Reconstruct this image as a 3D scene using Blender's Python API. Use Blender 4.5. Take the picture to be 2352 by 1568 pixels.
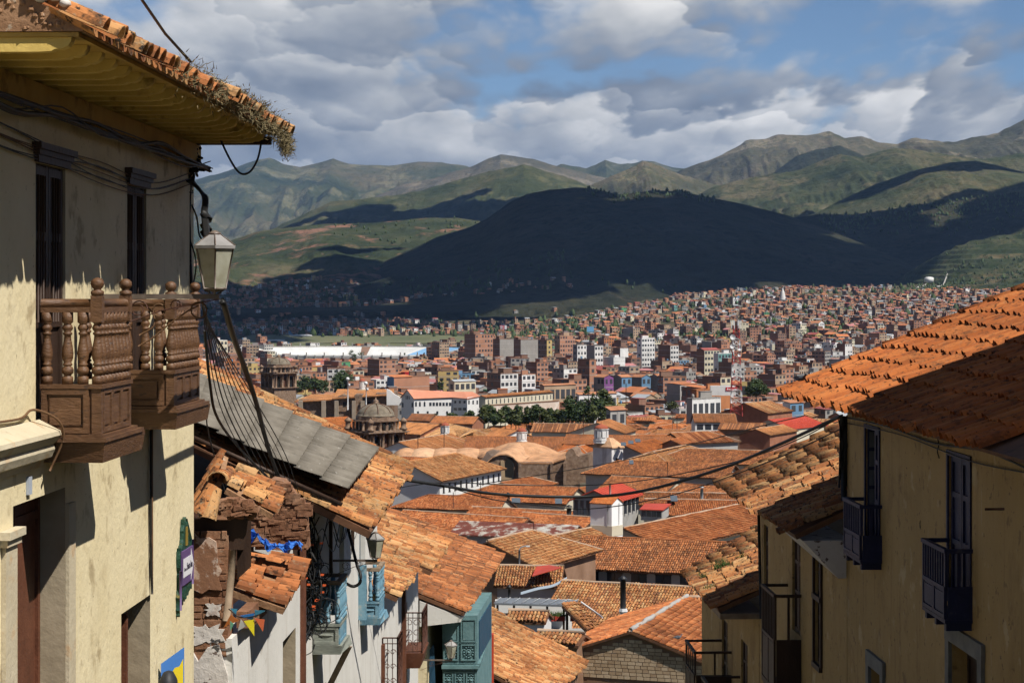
import bpy, math, random
import numpy as np
from mathutils import Vector, Matrix, noise as mn
for o in list(bpy.data.objects):
 bpy.data.objects.remove(o)
SC = bpy.context.scene
COL = SC.collection
random.seed(7)
# ------------------------------------------------------------------ camera
FOC, CU, HV = 4600.0, 1176.0, 680.0      # focal length, centre column and eye level for a 2352 x 1568 frame
cam_d = bpy.data.cameras.new('camera')
cam = bpy.data.objects.new('camera', cam_d)
COL.objects.link(cam)
cam.location = (0, 0, 0)
cam.rotation_euler = (math.radians(90), 0, 0)
cam_d.sensor_width = 36.0
cam_d.lens = 36.0 * FOC / 2352.0
cam_d.shift_y = -(784.0 - HV) / 2352.0
cam_d.clip_start = 0.5
cam_d.clip_end = 90000.0
SC.camera = cam
# ------------------------------------------------------------------ sun
SUN = Vector((0.60, -0.46, 1.0)).normalized()      # towards the sun
sun_d = bpy.data.lights.new('sun', 'SUN')
sun_d.energy = 5.0
sun_d.angle = math.radians(0.53)
sun_d.color = (1.0, 0.945, 0.86)
sun_o = bpy.data.objects.new('sun', sun_d)
COL.objects.link(sun_o)
sun_o.rotation_euler = (-SUN).to_track_quat('-Z', 'Y').to_euler()
sun_o.location = (40, -40, 200)
# ------------------------------------------------------------------ view
SC.view_settings.view_transform = 'Standard'
SC.view_settings.look = 'None'
SC.view_settings.exposure = 0.5
SC.view_settings.gamma = 1.0
SC.view_settings.use_curve_mapping = False
SC.render.engine = 'CYCLES'
SC.cycles.max_bounces = 6
SC.cycles.diffuse_bounces = 2
SC.cycles.glossy_bounces = 2
SC.cycles.transmission_bounces = 4
SC.cycles.volume_bounces = 0
SC.cycles.use_denoising = True
SC.cycles.use_adaptive_sampling = True
SC.cycles.adaptive_threshold = 0.03
# ------------------------------------------------------------------ sky with drifting cumulus
wd = bpy.data.worlds.new('World')
SC.world = wd
wd.use_nodes = True
wd.cycles.sampling_method = 'MANUAL'
wd.cycles.sample_map_resolution = 256
class NT:
 """small helper that strings nodes together"""
 def __init__(s, tree):
  s.t = tree
 def n(s, typ, **kw):
  nd = s.t.nodes.new(typ)
  for k, v in kw.items():
   if k.startswith('i_'):
    key = k[2:]
    nd.inputs[int(key) if key.isdigit() else key.replace('_', ' ')].default_value = v
   else:
    setattr(nd, k, v)
  return nd
 def l(s, a, b):
  s.t.links.new(a, b)
 def math(s, op, a, b=None, c=None, clamp=False):
  nd = s.n('ShaderNodeMath', operation=op, use_clamp=clamp)
  for i, x in enumerate((a, b, c)):
   if x is None:
    continue
   if isinstance(x, (int, float)):
    nd.inputs[i].default_value = x
   else:
    s.l(x, nd.inputs[i])
  return nd.outputs[0]
 def vmath(s, op, a, b):
  nd = s.n('ShaderNodeVectorMath', operation=op)
  for i, x in enumerate((a, b)):
   if isinstance(x, (tuple, list)):
    nd.inputs[i].default_value = x
   else:
    s.l(x, nd.inputs[i])
  return nd.outputs[0]
 def noise(s, vec, scale, detail=5, rough=0.55, dist=0.0, lac=2.0):
  nd = s.n('ShaderNodeTexNoise')
  nd.inputs['Scale'].default_value = scale
  nd.inputs['Detail'].default_value = detail
  nd.inputs['Roughness'].default_value = rough
  nd.inputs['Lacunarity'].default_value = lac
  nd.inputs['Distortion'].default_value = dist
  if vec is not None:
   s.l(vec, nd.inputs['Vector'])
  return nd.outputs['Fac']
 def ramp(s, fac, pts, mode='LINEAR'):
  nd = s.n('ShaderNodeValToRGB')
  cr = nd.color_ramp
  cr.interpolation = mode
  while len(cr.elements) < len(pts):
   cr.elements.new(0.5)
  for e, (p, c) in zip(cr.elements, pts):
   e.position = p
   e.color = (c, c, c, 1) if isinstance(c, (int, float)) else (c[0], c[1], c[2], 1)
  s.l(fac, nd.inputs['Fac'])
  return nd.outputs['Color']
 def mix(s, fac, a, b, mode='MIX'):
  nd = s.n('ShaderNodeMix', data_type='RGBA', blend_type=mode)
  for i, x in ((0, fac), (6, a), (7, b)):
   if isinstance(x, (int, float)):
    nd.inputs[i].default_value = x
   elif isinstance(x, (tuple, list)):
    nd.inputs[i].default_value = (x[0], x[1], x[2], 1)
   else:
    s.l(x, nd.inputs[i])
  return nd.outputs[2]
 def sep(s, vec):
  nd = s.n('ShaderNodeSeparateXYZ')
  s.l(vec, nd.inputs[0])
  return nd.outputs
 def comb(s, x, y, z):
  nd = s.n('ShaderNodeCombineXYZ')
  for i, q in enumerate((x, y, z)):
   if isinstance(q, (int, float)):
    nd.inputs[i].default_value = q
   else:
    s.l(q, nd.inputs[i])
  return nd.outputs[0]
 def smooth(s, x, lo, hi):
  nd = s.n('ShaderNodeMapRange', interpolation_type='SMOOTHSTEP')
  nd.inputs['From Min'].default_value = lo
  nd.inputs['From Max'].default_value = hi
  s.l(x, nd.inputs['Value'])
  return nd.outputs['Result']
def build_sky():
 t = NT(wd.node_tree)
 wd.node_tree.nodes.clear()
 out = t.n('ShaderNodeOutputWorld')
 bg = t.n('ShaderNodeBackground')
 sky = t.n('ShaderNodeTexSky', sky_type='NISHITA')
 sky.sun_disc = False
 sky.sun_elevation = math.asin(SUN.z)
 sky.sun_rotation = math.atan2(SUN.x, SUN.y)
 sky.altitude = 3400
 sky.air_density = 1.0
 sky.dust_density = 0.6
 skc = t.mix(1.0, sky.outputs[0], (0.078, 0.088, 0.096), 'MULTIPLY')
 tc = t.n('ShaderNodeTexCoord')
 d = t.sep(tc.outputs['Generated'])
 z = t.math('MAXIMUM', d[2], 0.0)
 zz = t.math('MULTIPLY', t.math('LOGARITHM', t.math('ADD', z, 0.075), math.e), SKY_V)
 hs = t.math('DIVIDE', 1.0, t.math('ADD', t.math('MULTIPLY', z, 4.5), 0.62))
 p = t.comb(t.math('MULTIPLY', t.math('MULTIPLY', d[0], 6.6), hs), t.math('MULTIPLY', d[1], 6.6), zz)
 p = t.vmath('ADD', p, SKY_OFF)
 def density(q, fine):
  # big masses decide where clouds are, rounded cells give the heaped tops, finer noise frays the edges
  big = t.noise(q, 0.55, 2, 0.5)
  wob = t.n('ShaderNodeTexNoise')
  wob.inputs['Scale'].default_value = 1.7
  wob.inputs['Detail'].default_value = 3
  t.l(q, wob.inputs['Vector'])
  qw = t.vmath('ADD', q, t.vmath('MULTIPLY', t.vmath('SUBTRACT', wob.outputs['Color'], (0.5, 0.5, 0.5)), (0.55, 0.55, 0.55)))
  vo = t.n('ShaderNodeTexVoronoi', feature='F1')
  vo.inputs['Scale'].default_value = 1.7
  vo.inputs['Detail'].default_value = 3.0 if fine else 2.0
  vo.inputs['Roughness'].default_value = 0.5
  vo.inputs['Lacunarity'].default_value = 2.2
  vo.normalize = True
  t.l(qw, vo.inputs['Vector'])
  heap = t.math('SUBTRACT', 1.0, vo.outputs['Distance'])
  det = t.noise(q, 2.4, 6 if fine else 3, 0.58)
  dn = t.math('MULTIPLY_ADD', heap, 0.62, t.math('MULTIPLY', big, 0.75))
  dn = t.math('ADD', dn, t.math('MULTIPLY', det, 0.20))
  # one looks through fewer of them overhead
  dn = t.math('SUBTRACT', dn, t.math('MULTIPLY', t.smooth(z, 0.15, 0.45), 0.30))
  # closer packed towards the horizon, looser overhead and to the right
  dn = t.math('ADD', dn, t.math('MULTIPLY', t.smooth(z, 0.145, 0.03), 0.20))
  return t.math('SUBTRACT', dn, t.math('MULTIPLY', t.math('MULTIPLY', t.smooth(d[0], -0.05, 0.22), t.smooth(z, 0.06, 0.13)), 0.10))
 dens = density(p, True)
 cov = t.smooth(dens, SKY_LO, SKY_LO + 0.085)
 # the same billows a little way up towards the light: thinner there means a sunlit crest
 d2 = density(t.vmath('ADD', p, (0.09, 0.0, 0.16)), False)
 d3 = density(t.vmath('ADD', p, (0.20, 0.0, 0.45)), False)
 lit = t.math('MULTIPLY_ADD', t.math('SUBTRACT', dens, d2), 1.7, 0.44)
 lit = t.math('MULTIPLY_ADD', t.math('SUBTRACT', dens, d3), 0.8, lit)
 # every heap is bright on its crown and dark along its flat base
 for sc, amp, wsc, wamp in ((1.25, 0.62, 2.2, 0.42), (2.8, 0.72, 4.0, 0.24)):
  wob = t.n('ShaderNodeTexNoise')
  wob.inputs['Scale'].default_value = wsc
  wob.inputs['Detail'].default_value = 5
  wob.inputs['Roughness'].default_value = 0.52
  t.l(p, wob.inputs['Vector'])
  qw = t.vmath('ADD', p, t.vmath('MULTIPLY', t.vmath('SUBTRACT', wob.outputs['Color'], (0.5, 0.5, 0.5)), (wamp * 2, wamp * 2, wamp * 2)))
  vo = t.n('ShaderNodeTexVoronoi', feature='SMOOTH_F1')
  vo.inputs['Smoothness'].default_value = 0.11
  vo.inputs['Scale'].default_value = sc
  t.l(qw, vo.inputs['Vector'])
  off = t.sep(t.vmath('SUBTRACT', qw, vo.outputs['Position']))
  lit = t.math('MULTIPLY_ADD', off[2], amp, lit)
  lit = t.math('MULTIPLY_ADD', off[0], amp * 0.35, lit)
 # the thick hearts of the masses are greyer
 lit = t.math('SUBTRACT', lit, t.math('MULTIPLY', t.smooth(dens, SKY_LO + 0.12, SKY_LO + 0.42), 0.10))
 ccol = t.ramp(lit, [(0.0, (0.20, 0.245, 0.32)), (0.25, (0.29, 0.335, 0.405)), (0.46, (0.43, 0.465, 0.515)), (0.68, (0.66, 0.675, 0.69)), (0.95, (0.98, 0.97, 0.95))])
 col = t.mix(cov, skc, ccol)
 # thin veil low over the hills
 veil = t.math('MULTIPLY', t.smooth(z, 0.095, 0.0), 0.48)
 col = t.mix(veil, col, (0.50, 0.55, 0.61))
 t.l(col, bg.inputs['Color'])
 bg.inputs['Strength'].default_value = 0.62
 t.l(bg.outputs[0], out.inputs['Surface'])
SKY_OFF = (13.1, 4.3, 1.2)
SKY_LO = 0.838
SKY_V = 2.0
build_sky()
# ------------------------------------------------------------------ helpers: placement
def at(u, v, y):
 """world point at depth y that a straight look through column u and row v reaches"""
 return Vector(((u - CU) / FOC * y, y, -(v - HV) / FOC * y))
def px(u, y):
 return (u - CU) / FOC * y
def pz(v, y):
 return -(v - HV) / FOC * y
# ------------------------------------------------------------------ helpers: meshes
BASE = {}
def base_of(o):
 return BASE.get(o.name, Vector((0, 0, 0))) if o is not None else Vector((0, 0, 0))
def props(o, label=None, cat=None, group=None, kind=None):
 if label:
  o['label'] = label
 if cat:
  o['category'] = cat
 if group:
  o['group'] = group
 if kind:
  o['kind'] = kind
 return o
def thing(name, label, cat, loc=(0, 0, 0), group=None):
 o = bpy.data.objects.new(name, None)
 COL.objects.link(o)
 o.location = loc
 o.empty_display_size = 0.2
 BASE[o.name] = Vector(loc)
 return props(o, label, cat, group)
class MB:
 """collects geometry in world coordinates and links it as one mesh object"""
 def __init__(s):
  s.v, s.f, s.m, s.t, s.uv = [], [], [], [], None
  s.sm = []
 def add(s, vs, fs, mi=0, tint=0.0, smooth=False):
  k = len(s.v)
  s.v.extend(vs)
  for f in fs:
   s.f.append(tuple(i + k for i in f))
   s.m.append(mi)
   s.t.append(tint)
   s.sm.append(smooth)
  return s
 def quad(s, a, b, c, d, mi=0, tint=0.0):
  return s.add([a, b, c, d], [(0, 1, 2, 3)], mi, tint)
 def hexa(s, p, mi=0, tint=0.0):
  """p: four points of the bottom ring and the four above them"""
  return s.add(p, [(3, 2, 1, 0), (4, 5, 6, 7), (0, 1, 5, 4), (1, 2, 6, 5), (2, 3, 7, 6), (3, 0, 4, 7)], mi, tint)
 def box(s, lo, hi, mi=0, tint=0.0, fr=None):
  (x0, y0, z0), (x1, y1, z1) = lo, hi
  p = [(x0, y0, z0), (x1, y0, z0), (x1, y1, z0), (x0, y1, z0), (x0, y0, z1), (x1, y0, z1), (x1, y1, z1), (x0, y1, z1)]
  if fr is not None:
   p = [fr(*q) for q in p]
  return s.hexa(p, mi, tint)
 def prism(s, poly, vec, mi=0, tint=0.0):
  n = len(poly)
  vec = Vector(vec)
  a = [Vector(q) for q in poly]
  b = [q + vec for q in a]
  fs = [tuple(range(n - 1, -1, -1)), tuple(range(n, 2 * n))]
  fs += [(i, (i + 1) % n, n + (i + 1) % n, n + i) for i in range(n)]
  return s.add(a + b, fs, mi, tint)
 def tube(s, path, r, n=6, mi=0, tint=0.0, cap=True, smooth=True):
  path = [Vector(q) for q in path]
  m = len(path)
  rs = r if isinstance(r, (list, tuple)) else [r] * m
  vs, fs = [], []
  up = Vector((0, 0, 1))
  for i, q in enumerate(path):
   d = (path[min(i + 1, m - 1)] - path[max(i - 1, 0)])
   if d.length < 1e-9:
    d = Vector((0, 0, 1))
   d.normalize()
   a = d.cross(up)
   if a.length < 0.05:
    a = d.cross(Vector((1, 0, 0)))
   a.normalize()
   b = d.cross(a)
   for k in range(n):
    th = 2 * math.pi * k / n
    vs.append(q + (a * math.cos(th) + b * math.sin(th)) * rs[i])
  for i in range(m - 1):
   for k in range(n):
    k2 = (k + 1) % n
    fs.append((i * n + k, i * n + k2, (i + 1) * n + k2, (i + 1) * n + k))
  if cap:
   fs.append(tuple(range(n)))
   fs.append(tuple(range((m - 1) * n, m * n))[::-1])
  return s.add(vs, fs, mi, tint, smooth)
 def lathe(s, prof, org, n=10, mi=0, tint=0.0, smooth=True, rot=0.0, sx=1.0, sy=1.0):
  """prof: list of (radius, height)"""
  org = Vector(org)
  vs, fs = [], []
  m = len(prof)
  for r, h in prof:
   for k in range(n):
    th = 2 * math.pi * k / n + rot
    vs.append(org + Vector((r * math.cos(th) * sx, r * math.sin(th) * sy, h)))
  for i in range(m - 1):
   for k in range(n):
    k2 = (k + 1) % n
    fs.append((i * n + k, i * n + k2, (i + 1) * n + k2, (i + 1) * n + k))
  fs.append(tuple(range(n))[::-1])
  fs.append(tuple(range((m - 1) * n, m * n)))
  return s.add(vs, fs, mi, tint, smooth)
 def build(s, name, mats, parent=None, kind=None, label=None):
  me = bpy.data.meshes.new(name)
  b = base_of(parent)
  if isinstance(s.v, list):
   vs = [(q[0] - b.x, q[1] - b.y, q[2] - b.z) for q in s.v]
  else:
   vs = s.v
  me.from_pydata(vs, [], s.f)
  mats = mats if isinstance(mats, (list, tuple)) else [mats]
  for q in mats:
   me.materials.append(q)
  nf = len(s.f)
  if len(mats) > 1:
   me.polygons.foreach_set('material_index', np.array(s.m, dtype=np.int32))
  if any(s.sm):
   me.polygons.foreach_set('use_smooth', np.array(s.sm, dtype=bool))
  if any(s.t):
   at_ = me.attributes.new('tint', 'FLOAT', 'FACE')
   at_.data.foreach_set('value', np.array(s.t, dtype=np.float32))
  if s.uv is not None:
   ul = me.uv_layers.new(name='UVMap')
   ul.data.foreach_set('uv', np.array(s.uv, dtype=np.float32).ravel())
  me.update()
  o = bpy.data.objects.new(name, me)
  COL.objects.link(o)
  if parent is not None:
   o.parent = parent
  BASE[o.name] = b
  if kind:
   o['kind'] = kind
  if label:
   o['label'] = label
  return o
def part(name, mat, parent, fn):
 mb = MB()
 fn(mb)
 return mb.build(name, mat, parent)
def copy_tree(o, delta, parent=None):
 """copy of a thing with its parts and sub-parts, moved by delta"""
 c = o.copy()
 COL.objects.link(c)
 if parent is None:
  c.location = Vector(o.location) + Vector(delta)
  BASE[c.name] = base_of(o) + Vector(delta)
 else:
  c.parent = parent
  c.matrix_parent_inverse = o.matrix_parent_inverse
  BASE[c.name] = base_of(parent)
 for ch in o.children:
  copy_tree(ch, delta, c)
 return c
# ------------------------------------------------------------------ helpers: materials
MATS = {}
ALB = 0.77
def mat(name, cols, scale=1.5, detail=6, rough=0.85, bump=0.25, bscale=18.0, stain=None, streak=None, zs=1.0, spec=0.3, metal=0.0, tint=None, stripes=None):
 """procedural surface: colour ramp over noise in world space, optional stains, run-down streaks and fine relief"""
 if name in MATS:
  return MATS[name]
 m = bpy.data.materials.new(name)
 m.use_nodes = True
 t = NT(m.node_tree)
 bs = m.node_tree.nodes['Principled BSDF']
 g = t.n('ShaderNodeNewGeometry')
 pos = g.outputs['Position']
 if zs != 1.0:
  pos = t.vmath('MULTIPLY', pos, (1, 1, zs))
 f = t.noise(pos, scale, detail, 0.6)
 if isinstance(cols[0], (int, float)):
  c = cols
  cols = [(0.3, tuple(x * 0.82 for x in c)), (0.7, tuple(min(1, x * 1.12) for x in c))]
 col = t.ramp(f, cols)
 if tint is not None:
  at_ = t.n('ShaderNodeAttribute', attribute_name='tint')
  oi = t.n('ShaderNodeObjectInfo')
  k = t.math('FRACT', t.math('ADD', at_.outputs['Fac'], t.math('MULTIPLY', oi.outputs['Random'], tint[0])))
  tc = t.ramp(k, tint[1])
  col = t.mix(tint[2], col, tc)
 for st in (stain or []):
  # (colour, scale, lo, hi, strength)
  sf = t.smooth(t.noise(pos, st[1], 7, 0.62), st[2], st[3])
  col = t.mix(t.math('MULTIPLY', sf, st[4]), col, st[0])
 for st in (streak or []):
  sp = t.vmath('MULTIPLY', g.outputs['Position'], (1, 1, st[5] if len(st) > 5 else 0.07))
  sf = t.smooth(t.noise(sp, st[1], 6, 0.65), st[2], st[3])
  col = t.mix(t.math('MULTIPLY', sf, st[4]), col, st[0])
 col = t.mix(1.0, col, (ALB, ALB, ALB), 'MULTIPLY')
 t.l(col, bs.inputs['Base Color'])
 bs.inputs['Roughness'].default_value = rough
 bs.inputs['Specular IOR Level'].default_value = spec
 bs.inputs['Metallic'].default_value = metal
 if bump:
  bn = t.n('ShaderNodeBump')
  bn.inputs['Strength'].default_value = bump
  bn.inputs['Distance'].default_value = 0.02
  t.l(t.noise(pos, bscale, 5, 0.6), bn.inputs['Height'])
  t.l(bn.outputs[0], bs.inputs['Normal'])
 MATS[name] = m
 return m
# ------------------------------------------------------------------ the land
def vnoise(x, y):
 x = np.asarray(x, float); y = np.asarray(y, float)
 ix = np.floor(x).astype(np.int64); iy = np.floor(y).astype(np.int64)
 fx = x - ix; fy = y - iy
 fx = fx * fx * (3 - 2 * fx); fy = fy * fy * (3 - 2 * fy)
 def h(a, b):
  n = (a * 374761393 + b * 668265263) & 0xFFFFFFFF
  n = ((n ^ (n >> 13)) * 1274126177) & 0xFFFFFFFF
  return ((n ^ (n >> 16)) & 0xFFFFFF) / float(0xFFFFFF)
 return (h(ix, iy) * (1 - fx) + h(ix + 1, iy) * fx) * (1 - fy) + (h(ix, iy + 1) * (1 - fx) + h(ix + 1, iy + 1) * fx) * fy
def fbm(x, y, o=5, g=0.5):
 s, a, tot = 0.0, 1.0, 0.0
 for i in range(o):
  s = s + a * vnoise(x * 2 ** i + 17.3 * i, y * 2 ** i + 5.1 * i)
  tot += a
  a *= g
 return s / tot
def ridged(x, y, o=5, g=0.5):
 s, a, tot = 0.0, 1.0, 0.0
 for i in range(o):
  s = s + a * (1 - np.abs(2 * vnoise(x * 2 ** i + 11.7 * i, y * 2 ** i + 3.9 * i) - 1))
  tot += a
  a *= g
 return s / tot
def sstep(x, a, b):
 t = np.clip((x - a) / (b - a), 0, 1)
 return t * t * (3 - 2 * t)
GY = [-80, 0, 30, 60, 120, 150, 200, 250, 300, 380, 460, 580, 700, 1000, 1500, 2300, 2800, 3500, 4500, 6000, 30000]
GZ = [5, -2.3, -8.5, -14.6, -26.5, -30, -35, -38.5, -41.5, -45, -48, -52, -56, -62, -66.5, -71, -66, -52, -22, -10, -10]
def ground_z(x, y):
 x = np.asarray(x, float); y = np.asarray(y, float)
 u = CU + FOC * x / np.maximum(y, 50.0)
 z = np.interp(y, GY, GZ)
 rise = np.interp(u, [1200, 1350, 1550, 1800, 2100, 2500], [0, 12, 26, 40, 58, 66])
 z = z + rise * sstep(y, 1750, 3300)
 z = z + 9 * sstep(u, 1280, 1420) * sstep(y, 2250, 2500) * (1 - sstep(u, 1800, 2000))       # steep bank below the brick suburb
 z = z + (fbm(x / 180.0, y / 180.0, 3) - 0.5) * 14 * sstep(y, 1900, 2600)
 return z
HILLS = {
 # name: ridge depth, front run, back run, foot height, gully size, relief, ridge line in (column, row)
 'far_green_range': (17500, 6000, 4000, -60, 900, 0.50, [(200, 470), (380, 425), (460, 408), (520, 392), (560, 376), (590, 366), (618, 362), (650, 377), (690, 386), (735, 376), (765, 364), (800, 377), (850, 380), (900, 382), (960, 373), (1010, 374), (1060, 381), (1120, 392), (1250, 410), (1450, 430), (1700, 470)]),
 'far_crag_range': (15500, 4500, 4000, -40, 700, 0.55, [(820, 470), (930, 425), (1010, 405), (1060, 392), (1110, 371), (1150, 357), (1190, 362), (1228, 367), (1262, 378), (1320, 392), (1420, 415), (1560, 450)]),
 'far_blue_range': (16800, 4500, 4000, -40, 600, 0.50, [(1120, 430), (1230, 396), (1290, 379), (1345, 385), (1365, 379), (1390, 367), (1420, 377), (1450, 378), (1475, 369), (1502, 372), (1545, 386), (1610, 396), (1720, 415), (1900, 450)]),
 'rocky_peaks': (12500, 4200, 4000, -40, 620, 0.70, [(1380, 480), (1520, 422), (1560, 394), (1600, 376), (1650, 356), (1690, 340), (1712, 325), (1760, 321), (1800, 309), (1850, 312), (1880, 308), (1905, 302), (1940, 318), (1980, 312), (2020, 325), (2060, 330), (2105, 316), (2150, 320), (2200, 325), (2240, 318), (2290, 308), (2320, 294), (2352, 278), (2420, 256), (2520, 240), (2700, 260)]),
 'shaded_spur': (10800, 2600, 2600, -40, 480, 0.55, [(1640, 470), (1720, 422), (1780, 392), (1830, 357), (1880, 344), (1930, 336), (1970, 347), (2040, 380), (2120, 420), (2250, 480)]),
 'pointed_hill': (9200, 2900, 2600, -30, 430, 0.50, [(520, 580), (600, 540), (640, 520), (700, 490), (760, 463), (820, 459), (900, 450), (960, 440), (1040, 418), (1130, 394), (1170, 385), (1205, 378), (1250, 391), (1300, 408), (1350, 424), (1420, 450), (1500, 480), (1600, 520)]),
 'grassy_cone': (9900, 2600, 2600, -30, 420, 0.55, [(1220, 500), (1340, 432), (1400, 406), (1440, 391), (1480, 371), (1520, 385), (1570, 405), (1620, 419), (1690, 438), (1760, 455), (1900, 500)]),
 'green_shoulder': (8200, 2600, 2600, -30, 430, 0.55, [(1480, 520), (1560, 470), (1640, 431), (1700, 416), (1770, 401), (1840, 391), (1880, 373), (1930, 354), (1975, 361), (2050, 341), (2110, 345), (2180, 356), (2260, 366), (2352, 352), (2450, 340), (2650, 380)]),
 'round_green_hill': (6700, 2200, 2200, -30, 360, 0.42, [(1700, 545), (1780, 512), (1870, 490), (1950, 452), (2020, 421), (2100, 393), (2180, 376), (2240, 372), (2300, 384), (2352, 398), (2450, 420), (2650, 480)]),
 'red_soil_hill': (6300, 2300, 2000, -40, 420, 0.36, [(250, 600), (350, 580), (420, 570), (520, 556), (600, 531), (680, 520), (760, 515), (860, 512), (960, 503), (1050, 500), (1100, 507), (1160, 535), (1250, 590), (1400, 650)]),
 'wooded_ridge': (5800, 1500, 1800, -20, 320, 0.24, [(1560, 560), (1700, 525), (1800, 503), (1880, 494), (1960, 493), (2050, 482), (2150, 463), (2260, 452), (2352, 440), (2480, 430), (2650, 470)]),
 'dark_hill': (5250, 1500, 1600, -30, 460, 0.34, [(350, 760), (560, 715), (700, 680), (800, 642), (900, 592), (1000, 548), (1080, 522), (1120, 502), (1170, 466), (1210, 446), (1260, 435), (1320, 431), (1360, 434), (1420, 446), (1500, 437), (1560, 441), (1640, 456), (1720, 472), (1800, 493), (1880, 520), (1960, 551), (2050, 590), (2120, 622), (2200, 655), (2400, 720)]),
 'terraced_hill': (4350, 900, 1200, 0, 240, 0.20, [(1960, 715), (2030, 672), (2080, 642), (2140, 592), (2200, 562), (2260, 546), (2352, 528), (2450, 508), (2600, 500), (2800, 530)]),
}
def hill_z(name, x, y):
 Y, DF, DB, foot, gs, rel, line = HILLS[name]
 x = np.asarray(x, float); y = np.asarray(y, float)
 us = np.array([p[0] for p in line], float); vs = np.array([p[1] for p in line], float)
 xr = (us - CU) / FOC * Y
 zr = -(vs - HV) / FOC * Y
 seed = (sum(map(ord, name)) % 97) * 1.7
 xx = x + (fbm(x / gs + seed, y / gs * 0.6, 3) - 0.5) * gs * 0.8 * sstep(np.abs(y - Y), 0, DF * 0.6)   # spurs wander
 top = np.interp(xx, xr, zr)
 end = sstep(xx, xr[0], xr[0] + (xr[-1] - xr[0]) * 0.06) * (1 - sstep(xx, xr[-1] - (xr[-1] - xr[0]) * 0.06, xr[-1]))
 top = np.where(top < foot, top, foot + (top - foot) * end)
 crest = (ridged(x / (gs * 0.45) + seed, y / (gs * 0.45), 4) - 0.6) * (zr.max() - foot) * 0.028
 t = np.where(y <= Y, (Y - y) / DF, (y - Y) / DB)
 t = np.clip(t, 0, 1.15)
 prof = 0.62 * (1 - t) + 0.38 * (1 - t) ** 2.2 * np.sign(1 - t)
 h = np.maximum(top - foot, 4.0)
 z = foot + h * prof
 g = ridged(xx / gs + seed, y / (gs * 2.6) + seed, 6, 0.60) - 0.62
 z = z + g * h * rel * np.clip(t * 3.2, 0, 1) * np.clip((1.1 - t) * 2.5, 0, 1) + crest * np.clip(1 - t, 0, 1)
 z = z - 70 * sstep(t, 0.98, 1.05)
 if name == 'terraced_hill':
  st = 11.0
  q = z / st
  z = 0.2 * z + 0.8 * st * (np.floor(q) + sstep(q - np.floor(q), 0.55, 1.0))
 return z
def land_z(x, y):
 z = ground_z(x, y)
 for k in ('terraced_hill', 'dark_hill', 'red_soil_hill', 'wooded_ridge'):
  Y, DF, DB = HILLS[k][:3]
  if np.ndim(y) == 0 and not (Y - DF * 1.1 < y < Y + DB):
   continue
  xr = [(p[0] - CU) / FOC * Y for p in HILLS[k][6]]
  if np.ndim(y) == 0 and not (xr[0] < x < xr[-1]):
   continue
  z = np.maximum(z, hill_z(k, x, y))
 return z
def grid_obj(name, X, Y, Z, m, smooth=True):
 nr, nc = X.shape
 me = bpy.data.meshes.new(name)
 co = np.stack([X, Y, Z], -1).reshape(-1, 3)
 idx = np.arange(nr * nc).reshape(nr, nc)
 f = np.stack([idx[:-1, :-1], idx[:-1, 1:], idx[1:, 1:], idx[1:, :-1]], -1).reshape(-1, 4)
 me.vertices.add(len(co)); me.vertices.foreach_set('co', co.ravel())
 me.loops.add(f.size); me.loops.foreach_set('vertex_index', f.ravel().astype(np.int32))
 me.polygons.add(len(f)); me.polygons.foreach_set('loop_start', np.arange(0, f.size, 4, dtype=np.int32))
 me.polygons.foreach_set('loop_total', np.full(len(f), 4, dtype=np.int32))
 me.polygons.foreach_set('use_smooth', np.full(len(f), smooth, dtype=bool))
 me.update(calc_edges=True)
 me.materials.append(m)
 o = bpy.data.objects.new(name, me)
 COL.objects.link(o)
 o['kind'] = 'structure'
 return o
def hill_mat(name, cols, gs, bare=None, scrub=None, bare_amt=0.5, scrub_amt=0.6):
 m = bpy.data.materials.new(name)
 m.use_nodes = True
 t = NT(m.node_tree)
 bs = m.node_tree.nodes['Principled BSDF']
 g = t.n('ShaderNodeNewGeometry')
 pos = g.outputs['Position']
 f = t.noise(pos, 1.0 / gs, 8, 0.62)
 col = t.ramp(f, cols)
 if bare:
  b = t.smooth(t.noise(t.vmath('ADD', pos, (900, 40, 7)), 2.1 / gs, 8, 0.66), 0.52, 0.62)
  col = t.mix(t.math('MULTIPLY', b, bare_amt), col, bare)
 if scrub:
  s = t.smooth(t.noise(t.vmath('ADD', pos, (40, 900, 70)), 14.0 / gs, 6, 0.7), 0.53, 0.60)
  col = t.mix(t.math('MULTIPLY', s, scrub_amt), col, scrub)
  s2 = t.smooth(t.noise(t.vmath('ADD', pos, (4, 90, 700)), 3.0 / gs, 8, 0.7), 0.54, 0.62)
  col = t.mix(t.math('MULTIPLY', s2, scrub_amt * 0.7), col, scrub)
 col = t.mix(1.0, col, (0.74, 0.74, 0.74), 'MULTIPLY')
 t.l(col, bs.inputs['Base Color'])
 bs.inputs['Roughness'].default_value = 0.95
 bs.inputs['Specular IOR Level'].default_value = 0.1
 bn = t.n('ShaderNodeBump')
 bn.inputs['Strength'].default_value = 1.0
 bn.inputs['Distance'].default_value = gs * 0.06
 t.l(t.noise(pos, 6.0 / gs, 7, 0.62), bn.inputs['Height'])
 t.l(bn.outputs[0], bs.inputs['Normal'])
 return m
G1 = [(0.36, (0.026, 0.038, 0.018)), (0.48, (0.056, 0.068, 0.030)), (0.56, (0.084, 0.086, 0.042)), (0.66, (0.130, 0.112, 0.062))]
G2 = [(0.36, (0.048, 0.050, 0.028)), (0.48, (0.095, 0.088, 0.050)), (0.56, (0.13, 0.112, 0.068)), (0.66, (0.18, 0.148, 0.095))]
G3 = [(0.35, (0.018, 0.022, 0.011)), (0.5, (0.030, 0.034, 0.017)), (0.66, (0.055, 0.050, 0.027))]
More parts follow.
